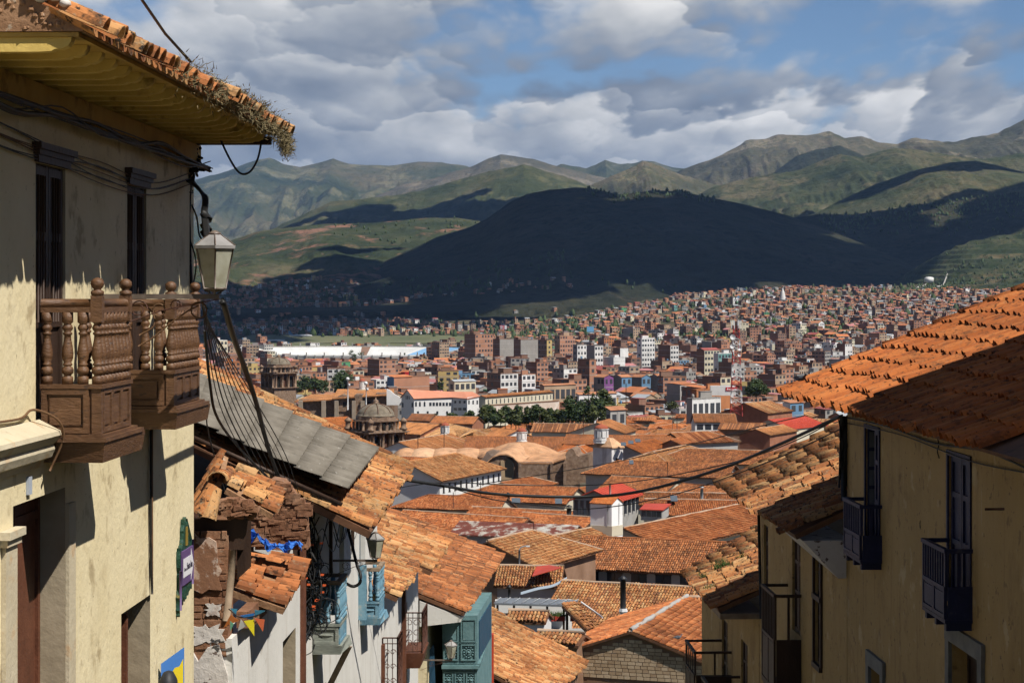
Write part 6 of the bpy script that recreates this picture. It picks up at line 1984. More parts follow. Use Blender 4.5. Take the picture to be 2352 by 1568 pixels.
def roof_slope(roof, rm, a, b, rb, ra, y, seed, metal=False):
 """covers the sloping quad a-b (eave) to ra-rb (top) with barrel tiles fit for its distance"""
 a, b, rb, ra = map(Vector, (a, b, rb, ra))
 e = (b - a)
 Le = e.length
 eu = e.normalized()
 s = (ra - a) - eu * (ra - a).dot(eu)
 Ls = s.length
 su = s.normalized()
 n = eu.cross(su)
 if n.z < 0:
  n = -n
 c = (a + b + ra + rb) / 4
 if n.dot(-c) < 0:
  return
 o0 = (ra - a).dot(eu)
 o1 = (rb - a).dot(eu)
 lo = min(0, o0)
 hi = max(Le, o1)
 def keep(x, yv):
  x = x + lo
  t = min(max(yv / Ls, 0), 1)
  return o0 * t - 0.08 <= x <= Le + (o1 - Le) * t + 0.08
 if y < 440:
  wa, co, ov = 0.225 + 0.0003 * max(0, y - 250), 0.38 + 0.0006 * max(0, y - 250), 1.2
 elif y < 900:
  wa, co, ov = 0.30 + (y - 440) * 0.0003, Ls, 1.0
 else:
  return
 near = 0
 tile_field(roof, a + eu * lo - su * 0.05, eu, su, max(1, int((hi - lo) / wa)), max(1, int(Ls / co + 0.5)), wa, co, rm, near=near, jit=0.9 if y < 440 else 0.1, seed=seed, keep=keep, over=ov, lift=0.01 if y > 440 else 0.035, rfac=0.45, sag=None if y > 440 else (lambda a_, b_: 0.035 * math.sin(a_ * 0.5 + seed) * math.cos(b_ * 0.7 + seed) + 0.03 * math.sin(a_ * 1.3)))
def gable_house(name, label, u1, v1, y1, u2, v2, vE, pitch=23, ends='gg', roof='red', wall='white', hang=0.4, back=None, wins=None, group='tiled houses of the old town', flip=False, tiles=True, y2=None, hipk=1.0, base=None, parts=None, front_drop=0.0):
 """house whose level ridge runs between two sighted points; the front eave meets row vE below the first of them"""
 R1 = at(u1, v1, y1)
 if y2 is None:
  y2 = y1 * (v1 - HV) / (v2 - HV)
 R2 = at(u2, v2, y2)
 R2.z = R1.z
 d = (R2 - R1)
 L = d.length
 d.normalize()
 p = Vector((d.y, -d.x, 0))
 if p.y > 0:
  p = -p
 if flip:
  p = -p
 t = math.tan(math.radians(pitch))
 W = (vE - v1) * y1 / (FOC * t - (vE - HV) * p.y)
 W = max(1.2, min(W, 14))
 WB = back or W
 zE, zB = R1.z - t * W, R1.z - t * WB
 c = (R1 + R2) / 2
 gz = float(min(ground_z(q.x, q.y) for q in (R1 + p * W, R2 + p * W, R1 - p * WB, R2 - p * WB, c))) - 0.8
 if base is not None:
  gz = base
 FOOT.append((c.x, c.y, max(L, W + WB) * 0.55))
 H = thing(name, label, 'house', (c.x, c.y, gz), group)
 seed = int(u1 * 7 + v1 * 13) % 9999
 h1 = ends[0] == 'h'
 h2 = ends[1] == 'h'
 k1, k2 = (W * hipk if h1 else 0.0), (W * hipk if h2 else 0.0)
 E1, E2 = R1 + p * W - d * k1, R2 + p * W + d * k2
 B1, B2 = R1 - p * WB - d * k1, R2 - p * WB + d * k2
 for q in (E1, E2):
  q.z = zE
 for q in (B1, B2):
  q.z = zB
 rm = ROOFS[roof]
 bed = m_bed if rm in (m_old, m_red, m_brn, m_gld, m_new) else rm
 far = (y1 + y2) / 2 > 900
 mb = MB()
 th = 0.14
 slabm = bed if not far else rm
 mb.add([E1, E2, R2, R1], [(0, 1, 2, 3)])
 mb.add([B2, B1, R1, R2], [(0, 1, 2, 3)])
 if h1:
  mb.add([E1, R1, B1], [(0, 1, 2)])
 if h2:
  mb.add([E2, B2, R2], [(0, 1, 2)])
 dn = Vector((0, 0, -th))
 ring = [E1, E2] + ([] if h2 else [R2]) + [B2, B1] + ([] if h1 else [R1])
 n = len(ring)
 mb.add(ring + [q + dn for q in ring], [(i, (i + 1) % n, n + (i + 1) % n, n + i) for i in range(n)])
 under = [E1 + dn, E2 + dn, R2 + dn, R1 + dn, B1 + dn, B2 + dn]
 mb.add(under, [(3, 2, 1, 0), (4, 5, 2, 3)])
 rf = mb.build('roof', slabm, H)
 if tiles and rm in (m_old, m_red, m_brn, m_gld, m_new):
  ym = (y1 + y2) / 2
  roof_slope(rf, rm, E1, E2, R2, R1, ym, seed)
  roof_slope(rf, rm, B2, B1, R1, R2, ym, seed + 1)
  if h1:
   roof_slope(rf, rm, B1, E1, R1, R1, ym, seed + 2)
  if h2:
   roof_slope(rf, rm, E2, B2, R2, R2, ym, seed + 3)
  mb = MB()
  r = 0.12
  lines = [(R1, R2)]
  if h1:
   lines += [(R1, E1), (R1, B1)]
  if h2:
   lines += [(R2, E2), (R2, B2)]
  for a, b in lines:
   k = max(2, int((b - a).length / 1.2))
   mb.tube([a.lerp(b, i / k) + Vector((0, 0, 0.06 + 0.02 * math.sin(i * 2.1))) for i in range(k + 1)], r, 6)
  mb.build('ridge_cap', m_ridge if seed % 3 else rm, rf)
 elif rm in (m_rust, m_greymetal, m_redmetal):
  mb = MB()
  k = int((E2 - E1).length / 0.9)
  for i in range(k + 1):
   a, b = E1.lerp(E2, i / k), R1.lerp(R2, i / k)
   mb.tube([a + Vector((0, 0, 0.03)), b + Vector((0, 0, 0.03))], 0.035, 4)
  mb.build('seams', rm, rf)
 # walls
 i1, i2 = hang, hang
 wE1, wE2 = E1 - p * hang + d * i1, E2 - p * hang - d * i2
 wB1, wB2 = B1 + p * hang + d * i1, B2 + p * hang - d * i2
 zw = zE + hang * t - th * 1.1
 zwb = zB + hang * t - th * 1.1
 mb = MB()
 def dz(q, z):
  return Vector((q.x, q.y, z))
 mb.hexa([dz(wE1, gz), dz(wE2, gz), dz(wB2, gz), dz(wB1, gz), dz(wE1, zw), dz(wE2, zw), dz(wB2, zwb), dz(wB1, zwb)])
 for (hip, Rr, wE, wB, sg) in ((h1, R1, wE1, wB1, 1), (h2, R2, wE2, wB2, -1)):
  if not hip:
   q = Rr + d * (sg * hang) - Vector((0, 0, th * 1.2))
   mb.prism([dz(wE, zw - 0.01), dz(wB, zwb - 0.01), q], d * (sg * 0.25))
 wobj = mb.build('wall', WALLS[wall], H)
 if wins:
  # (count, drop from wall head, height, width, first, last) on the front
  nW, dr, hw, ww, f0, f1 = wins[:6]
  sill = wins[6] if len(wins) > 6 else True
  for i in range(nW):
   f = f0 + (f1 - f0) * (i / max(1, nW - 1) if nW > 1 else 0.5)
   q = wE1.lerp(wE2, f) + p * 0.004
   z1 = zw - dr
   z0 = z1 - hw
   a, b = q - d * ww / 2, q + d * ww / 2
   mb = MB()
   mb.hexa([dz(a, z0), dz(b, z0), dz(b - p * 0.03, z0), dz(a - p * 0.03, z0), dz(a, z1), dz(b, z1), dz(b - p * 0.03, z1), dz(a - p * 0.03, z1)])
   w = mb.build('window', m_pane, H)
   if sill and y1 < 420:
    mb = MB()
    o1, o2 = p * 0.002, p * 0.06
    fw = 0.07
    for (x0, x1_, c0, c1) in ((0, 1, z0 - 0.08, z0), (0, 1, z1, z1 + 0.06)):
     mb.hexa([dz(a - d * fw + o1, c0), dz(b + d * fw + o1, c0), dz(b + d * fw + o2, c0), dz(a - d * fw + o2, c0), dz(a - d * fw + o1, c1), dz(b + d * fw + o1, c1), dz(b + d * fw + o2, c1), dz(a - d * fw + o2, c1)])
    mb.tube([dz(q + p * 0.02, z0), dz(q + p * 0.02, z1)], 0.03, 4)
    mb.tube([dz(a + p * 0.02, (z0 + z1) / 2), dz(b + p * 0.02, (z0 + z1) / 2)], 0.025, 4)
    mb.build('frame', m_darkwood, w)
 return dict(obj=H, roof=rf, R1=R1, R2=R2, E1=E1, E2=E2, B1=B1, B2=B2, p=p, d=d, W=W, t=t, zw=zw, gz=gz, wE1=wE1, wE2=wE2, wB1=wB1, wB2=wB2)
# --- adobe-block gable towards the viewer
def block_house():
 g = gable_house('block_house', 'house with a bare adobe block gable facing up the street, bottom centre', 1448, 1449, 110, 1578, 1370, 1548, pitch=19, roof='red', wall='adobe', hang=0.25, back=4.6)
 H = g['obj']
 R1, p, d = g['R1'], g['p'], g['d']
 a0, a1 = g['wE1'], g['wB1']
 # courses of blocks on the near gable, every block its own piece
 m_blk = mat('adobe_block', [(0.3, (0.42, 0.29, 0.175)), (0.7, (0.62, 0.46, 0.30))], scale=1.3, bump=0.4, bscale=6, tint=(1.0, [(0, (0.38, 0.25, 0.145)), (0.5, (0.56, 0.41, 0.26)), (1, (0.70, 0.54, 0.37))], 0.6))
 q0 = Vector((a1.x, a1.y, 0)) - d * 0.012
 ax = Vector((a0.x - a1.x, a0.y - a1.y, 0))
 Lw = ax.length
 ax.normalize()
 rnd = random.Random(40)
 hgt, wid = 0.20, 0.40
 z = g['gz'] + 2.0
 row = 0
 pk = (Vector((R1.x, R1.y, 0)) - q0).dot(ax)
 shared = {}
 cnt = 0
 wl = [o for o in H.children if o.name.startswith('wall')][0]
 top = R1.z - 0.3
 z = top - hgt * int((top - pz(1580, 108)) / hgt)
 while z < top:
  x = -wid * (row % 2) * 0.5
  while x < Lw:
   w = wid * rnd.uniform(0.85, 1.1)
   zt = z + hgt
   # stay under the rake
   lim = R1.z - 0.28 - abs(x + w / 2 - pk) * g['t'] - w * 0.5 * g['t']
   if zt < lim and x + w < Lw and x > 0 and cnt < 300:
    o = rnd.uniform(0.01, 0.035)
    c = q0 + ax * (x + w / 2) - d * (o * 0.5) + Vector((0, 0, z + hgt / 2))
    key = round(w, 2)
    if key not in shared:
     mb = MB()
     mb.box((-key / 2 + 0.018, -0.03, -hgt / 2 + 0.016), (key / 2 - 0.018, 0.03, hgt / 2 - 0.016))
     me_o = mb.build('adobe_block', m_blk, None)
     shared[key] = me_o.data
     bpy.data.objects.remove(me_o)
    ob = bpy.data.objects.new('adobe_block', shared[key])
    COL.objects.link(ob)
    ob.parent = wl
    M4 = Matrix(((ax.x, -d.x, 0, c.x), (ax.y, -d.y, 0, c.y), (0, 0, 1, c.z), (0, 0, 0, 1)))
    M4.translation -= base_of(wl)
    ob.matrix_basis = M4
    cnt += 1
   x += w
  z += hgt
  row += 1
 mb = MB()
 for t in (0.0,):
  mb.tube([R1.lerp(g['R2'], i / 24) + Vector((0.03 * math.sin(i * 1.7), 0, 0.07 + 0.025 * math.sin(i * 2.3))) for i in range(25)], [0.13 + 0.03 * math.sin(i * 1.1) for i in range(25)], 7)
 mb.build('mortar_ridge', m_town_grey, g['roof'])
 return g
block_house()
GH = [
 # u1 v1 y1 u2 v2 vE ...
 ('courtyard_house', 'long house with mottled tiles and a row of six dark windows', dict(u1=1336, v1=1232, y1=190, u2=1702, v2=1247.5, vE=1304, pitch=24, roof='brn', wall='grey', hang=0.5, wins=(6, 0.35, 1.45, 1.5, 0.13, 0.93), back=5)),
 ('tiled_house', 'house with brindled tile slope just above the adobe block gable', dict(u1=1290, v1=1334, y1=150, u2=1640, v2=1352, vE=1440, pitch=22, roof='old', wall='cream', hang=0.4, back=4)),
 ('tiled_house', 'low tiled wing running right behind the adobe block house', dict(u1=1585, v1=1372, y1=128, u2=1760, v2=1376, vE=1455, pitch=20, roof='red', wall='adobe', back=3)),
 ('hipped_house', 'golden tiled hip roof left of the long windowed house', dict(u1=1119, v1=1243, y1=172, u2=1221, v2=1218, vE=1306, pitch=23, ends='gh', roof='gld', wall='adobe', hang=0.5)),
 ('tiled_house', 'orange tiled slope between the golden hip roof and the white chimney tower', dict(u1=1250, v1=1235, y1=188, u2=1360, v2=1212, vE=1288, pitch=21, roof='gld', wall='cream')),
 ('rusty_shed', 'long shed roofed with peeling rusty sheet metal', dict(u1=1057, v1=1195, y1=225, u2=1330, v2=1205, vE=1226, pitch=16, roof='rust', wall='grey', back=3)),
 ('tiled_house', 'long orange tiled range directly above the rusty shed', dict(u1=926, v1=1172, y1=240, u2=1215, v2=1191, vE=1222, pitch=20, roof='red', wall='cream', back=5)),
 ('tiled_house', 'bright orange tiled range ending at the white chimney tower', dict(u1=1200, v1=1177, y1=236, u2=1370, v2=1189, vE=1212, pitch=18, roof='red', wall='cream', back=4)),
 ('tiled_house', 'tiled range behind the rusty shed, second row up', dict(u1=1084, v1=1164, y1=258, u2=1330, v2=1175, vE=1192, pitch=18, roof='red', wall='cream', back=5)),
 ('hipped_house', 'hipped red tile range below the white arcaded house', dict(u1=984, v1=1137, y1=285, u2=1166, v2=1142, vE=1168, pitch=19, ends='hg', roof='red', wall='cream', back=6)),
 ('hipped_house', 'tiled roof with a peaked left end below the stone church', dict(u1=1137, v1=1112, y1=312, u2=1330, v2=1119, vE=1150, pitch=19, ends='hg', roof='red', wall='cream', back=6)),
 ('peaked_house', 'small peaked tile roof rising in front of the stone church', dict(u1=1150, v1=1107, y1=335, u2=1217, v2=1094, vE=1128, pitch=20, ends='gh', roof='red', wall='cream')),
 ('tiled_house', 'broad tile slope right of the white chimney tower', dict(u1=1431, v1=1213, y1=205, u2=1700, v2=1158, vE=1262, pitch=19, roof='red', wall='cream', hang=0.5, back=4)),
 ('tiled_house', 'dark tiled slope tucked behind the weathered right eave', dict(u1=1690, v1=1168, y1=228, u2=1830, v2=1176, vE=1210, pitch=20, roof='brn', wall='cream', back=4)),
 ('tiled_house', 'tile range with skylights right of the red metal roof', dict(u1=1431, v1=1130, y1=272, u2=1720, v2=1134, vE=1160, pitch=19, roof='brn', wall='cream', back=5)),
 ('tiled_house', 'tile range just above the red metal hut', dict(u1=1480, v1=1146, y1=250, u2=1700, v2=1150, vE=1182, pitch=19, roof='red', wall='cream', back=4)),
 ('tiled_house', 'short brown range behind the red metal roof', dict(u1=1404, v1=1093, y1=310, u2=1560, v2=1101, vE=1122, pitch=19, roof='brn', wall='cream', back=5)),
 ('tiled_house', 'brown tiled range left of the weathered right eave', dict(u1=1566, v1=1110, y1=290, u2=1705, v2=1122, vE=1138, pitch=19, roof='brn', wall='cream', back=5)),
 ('long_range', 'very long brown tiled range right of the stone church', dict(u1=1420, v1=1058, y1=345, u2=1690, v2=1066, vE=1090, pitch=21, ends='hg', roof='brn', wall='grey', hang=0.7, back=6)),
 ('tiled_house', 'orange tiled slope between stone church and white chapel', dict(u1=1330, v1=1024, y1=446, u2=1392, v2=1013, vE=1066, pitch=22, ends='hg', roof='new', wall='cream', back=6)),
 ('tiled_house', 'plain orange roof with roof lights right of the white chapel', dict(u1=1432, v1=1022, y1=410, u2=1505, v2=1008, vE=1056, pitch=21, roof='new', wall='grey', back=5)),
 ('tiled_house', 'dark red range under the white chapel skyline', dict(u1=1300, v1=998, y1=455, u2=1560, v2=1002, vE=1020, pitch=20, roof='brn', wall='cream', back=6)),
 ('hipped_house', 'hipped tile roof at the right end of the dark red range', dict(u1=1540, v1=994, y1=450, u2=1625, v2=990, vE=1020, pitch=22, ends='gh', roof='red', wall='grey', hang=0.6)),
 ('gabled_barn', 'small gabled barn before the hipped tile roof', dict(u1=1540, v1=1010, y1=415, u2=1570, v2=1004, vE=1022, pitch=22, roof='red', wall='adobe', hang=0.5)),
 ('hipped_house', 'pale orange roof spread below the hipped tile roof', dict(u1=1500, v1=1037, y1=375, u2=1575, v2=1022, vE=1058, pitch=20, ends='hh', roof='gld', wall='cream')),
 ('tiled_house', 'mid red range right of the pale orange roof', dict(u1=1575, v1=1030, y1=378, u2=1790, v2=1036, vE=1062, pitch=20, ends='hg', roof='brn', wall='cream', back=6)),
 ('arcaded_house', 'white two storey house with a shaded row of windows and golden tile roof', dict(u1=931, v1=1061, y1=335, u2=1048, v2=1041, vE=1106, pitch=24, ends='gh', roof='gld', wall='white', hang=0.8, wins=(11, 0.9, 1.35, 0.75, 0.06, 0.96))),
 ('long_range', 'long dark red range behind the church domes', dict(u1=1071, v1=1002, y1=490, u2=1330, v2=1004, vE=1036, pitch=22, roof='brn', wall='cream', back=6)),
 ('hipped_house', 'broad orange hip roof beside the near stone dome', dict(u1=915, v1=1015, y1=480, u2=1017, v2=998, vE=1048, pitch=21, ends='gh', roof='gld', wall='white')),
 ('tiled_house', 'low reddish range between the near dome and the white arcaded house', dict(u1=890, v1=1047, y1=400, u2=1010, v2=1052, vE=1066, pitch=19, roof='red', wall='cream', back=4)),
 ('hipped_house', 'orange roof with hipped corner right of the left lantern turret', dict(u1=1045, v1=975, y1=560, u2=1085, v2=985, vE=1003, pitch=21, ends='hh', roof='gld', wall='white', hang=0.6)),
 ('gabled_house', 'orange gabled roof with grey gable right behind the near dome', dict(u1=915, v1=968, y1=575, u2=1010, v2=974, vE=992, pitch=19, ends='gg', roof='gld', wall='brick', back=8)),
 ('gabled_house', 'white gabled house with orange roof in front of the park trees', dict(u1=1130, v1=982, y1=545, u2=1190, v2=988, vE=1004, pitch=20, roof='gld', wall='white')),
 ('long_range', 'brown tiled range with chimney in front of the park trees', dict(u1=1225, v1=972, y1=560, u2=1400, v2=974, vE=992, pitch=20, roof='brn', wall='cream', back=6)),
 ('gabled_house', 'house with a pale yellow gable front right of the chimney range', dict(u1=1370, v1=970, y1=545, u2=1400, v2=962, vE=996, pitch=20, roof='gld', wall='cream', hang=0.5)),
 ('tiled_house', 'brown range before the white convent, left part', dict(u1=945, v1=950, y1=660, u2=1000, v2=951, vE=966, pitch=20, roof='brn', wall='brick', back=6)),
 ('tiled_house', 'brown range before the white convent, right part', dict(u1=1000, v1=955, y1=640, u2=1100, v2=957, vE=972, pitch=20, roof='brn', wall='brick', back=6)),
 ('big_orange_roof', 'wide flat orange roof left of the near stone dome', dict(u1=725, v1=961, y1=600, u2=800, v2=957, vE=995, pitch=17, roof='new', wall='white', hang=0.6, wins=(8, 0.5, 1.8, 0.8, 0.55, 0.97), back=10)),
 ('white_house', 'orange roofed white block with roof openings on the right', dict(u1=1590, v1=950, y1=640, u2=1690, v2=950, vE=970, pitch=22, roof='gld', wall='white', wins=(5, 0.6, 1.8, 2.0, 0.12, 0.9), back=8)),
 ('tiled_house', 'ragged tile roofs right of the white block', dict(u1=1655, v1=970, y1=560, u2=1760, v2=972, vE=986, pitch=19, roof='brn', wall='adobe', back=6)),
 ('tiled_house', 'low tile roof under the wires on the right', dict(u1=1735, v1=985, y1=520, u2=1800, v2=975, vE=1000, pitch=20, roof='gld', wall='brick', back=5)),
 ('brick_warehouse', 'brick warehouse with orange tile roof right of the mast', dict(u1=1710, v1=926, y1=700, u2=1770, v2=920, vE=950, pitch=20, roof='gld', wall='brick', hang=0.5, back=14)),
 ('red_roof_house', 'house with bright red roof panels at the right edge of the old town', dict(u1=1765, v1=963, y1=600, u2=1850, v2=955, vE=985, pitch=18, roof='redmetal', wall='cream', back=6)),
]
for nm, lb, kw in GH:
 gable_house(nm, lb, **kw)
# ------------------------------------------------------------------ landmarks of the old town
def chimney_tower():
 y = 196
 T = thing('white_tower', 'square white chimney tower with an orange tiled cap', 'tower', at(1392, 1235, y))
 FOOT.append((px(1392, y), y, 3))
 A, B, C_ = at(1356, 1232, y), at(1405, 1237, y - 1.0), at(1430, 1233, y + 0.2)
 D_ = A + (C_ - B)
 zb, zt = pz(1245, y), pz(1153, y)
 q = [Vector((p.x, p.y, zb)) for p in (A, B, C_, D_)]
 zs = [zt + 0.0, zt - 0.02, zt + 0.0, zt]
 t = [Vector((p.x, p.y, z)) for p, z in zip((A, B, C_, D_), zs)]
 mb = MB()
 mb.hexa(q + t)
 n1 = (t[1] + t[2]) / 2 + Vector((0, 0, 0.5))
 n0 = (t[0] + t[3]) / 2 + Vector((0, 0, 0.5))
 mb.add([t[1], t[2], n1, t[0], t[3], n0], [(0, 1, 2), (3, 5, 4), (0, 2, 5, 3), (1, 4, 5, 2)])
 mb.build('shaft', mat('fresh_white_paint', (1.0, 1.0, 0.98), scale=0.4, bump=0.05), T)
 e = (t[1] - t[0])
 up = (n0 - t[0])
 mb = MB()
 slab(mb, t[0] - up * 0.15 - e * 0.04, t[1] - up * 0.15 + e * 0.04, n1 + e * 0.04 + Vector((0, 0, 0.05)), n0 - e * 0.04 + Vector((0, 0, 0.05)), 0.06)
 slab(mb, t[3] - e * 0.04, t[2] + e * 0.04, n1 + e * 0.04 + Vector((0, 0, 0.05)), n0 - e * 0.04 + Vector((0, 0, 0.05)), 0.06)
 cp = mb.build('cap', m_new, T)
 tile_field(cp, t[0] - up * 0.2 - e * 0.03, e, up, 11, 2, e.length * 1.06 / 11, up.length * 0.62, m_new, near=22, jit=0.4, seed=3)
 part('foot_band', plain('orange_paint', (0.62, 0.20, 0.04)), T, lambda m: m.hexa([q[0] + Vector((-.05, -.1, 0)), q[1] + Vector((0, -.12, 0)), q[1] + Vector((0, .3, 0)), q[0] + Vector((0, .3, 0)), q[0] + Vector((-.05, -.1, 0.75)), q[1] + Vector((0, -.12, 0.65)), q[1] + Vector((0, .3, 0.65)), q[0] + Vector((0, .3, 0.75))]))
 part('plinth', m_town_cream, T, lambda m: m.hexa([q[0] + Vector((-.02, -.03, .7)), q[1] + Vector((0.02, -.05, .7)), q[2] + Vector((.03, .0, .7)), q[3] + Vector((0, .03, .7)), q[0] + Vector((-.02, -.03, 1.7)), q[1] + Vector((0.02, -.05, 1.7)), q[2] + Vector((.03, .0, 1.7)), q[3] + Vector((0, .03, 1.7))]))
 part('conduit', m_cable, T, lambda m: m.tube([q[0].lerp(q[1], 0.82) + Vector((0, -0.06, 1.8)), q[0].lerp(q[1], 0.82) + Vector((0, -0.06, 3.8))], 0.03, 5))
 part('conduit', m_town_grey, T, lambda m: m.tube([q[1].lerp(q[2], 0.62) + Vector((0.06, -0.04, 1.8)), q[1].lerp(q[2], 0.62) + Vector((0.06, -0.04, 3.9))], 0.025, 5))
 part('flue', plain('pink_pipe', (0.55, 0.36, 0.30)), T, lambda m: m.tube([at(1402, 1150, y), at(1401, 1112, y)], 0.10, 8))
chimney_tower()
def red_hut():
 g = gable_house('red_roof_hut', 'house with a red metal roof and glazed gable behind the white chimney tower', 1362, 1125, 240, 1424, 1108, 1152, pitch=23, roof='redmetal', wall='grey', hang=0.5, back=3.2)
 H = g['obj']
 for k in range(7):
  q = g['wB1'].lerp(g['wE1'], 0.08 + 0.14 * k) - g['d'] * 0.02
  part('pane', m_pane, H, lambda m: m.box((q.x - 0.22, q.y - 0.05, g['zw'] - 2.0), (q.x + 0.22, q.y + 0.0, g['zw'] - 0.1)))
 for k in range(6):
  q = g['wE1'].lerp(g['wE2'], 0.06 + 0.17 * k) + g['p'] * 0.02
  part('pane', m_pane, H, lambda m: m.box((q.x - 0.3, q.y - 0.1, g['zw'] - 1.9), (q.x + 0.3, q.y + 0.1, g['zw'] - 0.1)))
 T = thing('roof_hut', 'little glazed hut with a flat red metal roof on the tiles', 'hut', at(1500, 1178, 232))
 a, b, c, d = at(1472, 1168, 231), at(1520, 1170, 230), at(1536, 1158, 234), at(1482, 1157, 236)
 mb = MB()
 slab(mb, a + Vector((-0.2, -0.3, 0)), b + Vector((0.1, -0.3, 0)), c + Vector((0.3, 0, 0.1)), d + Vector((0, 0, 0.1)), 0.1)
 mb.build('roof', m_redmetal, T)
 dn = Vector((0, 0, -1.3))
 mb = MB()
 mb.hexa([p + dn for p in (a, b, c, d)] + [p - Vector((0, 0, 0.11)) for p in (a, b, c, d)])
 mb.build('wall', m_town_grey, T)
 for k in range(4):
  part('pane', m_pane, T, lambda m: m.prism([a.lerp(b, 0.03 + 0.245 * k) + Vector((0, -0.03, -0.2)), a.lerp(b, 0.24 + 0.245 * k) + Vector((0, -0.03, -0.2)), a.lerp(b, 0.24 + 0.245 * k) + Vector((0, -0.03, -0.85)), a.lerp(b, 0.03 + 0.245 * k) + Vector((0, -0.03, -0.85))], (0, 0.02, 0)))
red_hut()
def lantern_turret(label, u, v0, y, w, h):
 """small white belfry lantern with arched openings and a red cap; v0 is the row of its foot"""
 c = at(u, v0, y)
 T = thing('lantern_turret', label, 'turret', c, 'white lantern turrets on the church roofs')
 r = w / 2
 part('base', m_town_white, T, lambda m: m.lathe([(r * 1.15, -0.6), (r * 1.15, 0.0), (r * 1.2, 0.02), (r * 1.2, 0.14), (r, 0.15), (r, h * 0.18)], c, 8, smooth=False))
 for k in range(8):
  a = 2 * math.pi * (k + 0.5) / 8
  part('pier', m_town_white, T, lambda m: m.box((-0.14 * w, -0.09 * w, 0), (0.14 * w, 0.09 * w, h * 0.42), fr=lambda x, yy, z: c + Vector((math.cos(a) * (r * 0.86 + yy) - math.sin(a) * x, math.sin(a) * (r * 0.86 + yy) + math.cos(a) * x, z + h * 0.17))))
 part('core', m_black, T, lambda m: m.lathe([(r * 0.55, h * 0.17), (r * 0.55, h * 0.6)], c, 8))
 part('crown', m_town_white, T, lambda m: m.lathe([(r * 1.0, h * 0.56), (r * 1.0, h * 0.66), (r * 1.18, h * 0.69), (r * 1.18, h * 0.73)], c, 8, smooth=False))
 part('cap', mat('turret_red', (0.36, 0.095, 0.05), scale=1.0, bump=0.1), T, lambda m: m.lathe([(r * 1.12, h * 0.731), (r * 1.0, h * 0.82), (r * 0.75, h * 0.92), (r * 0.3, h * 1.0), (r * 0.08, h * 1.02), (r * 0.05, h * 1.12), (0.01, h * 1.14)], c, 12))
 return T
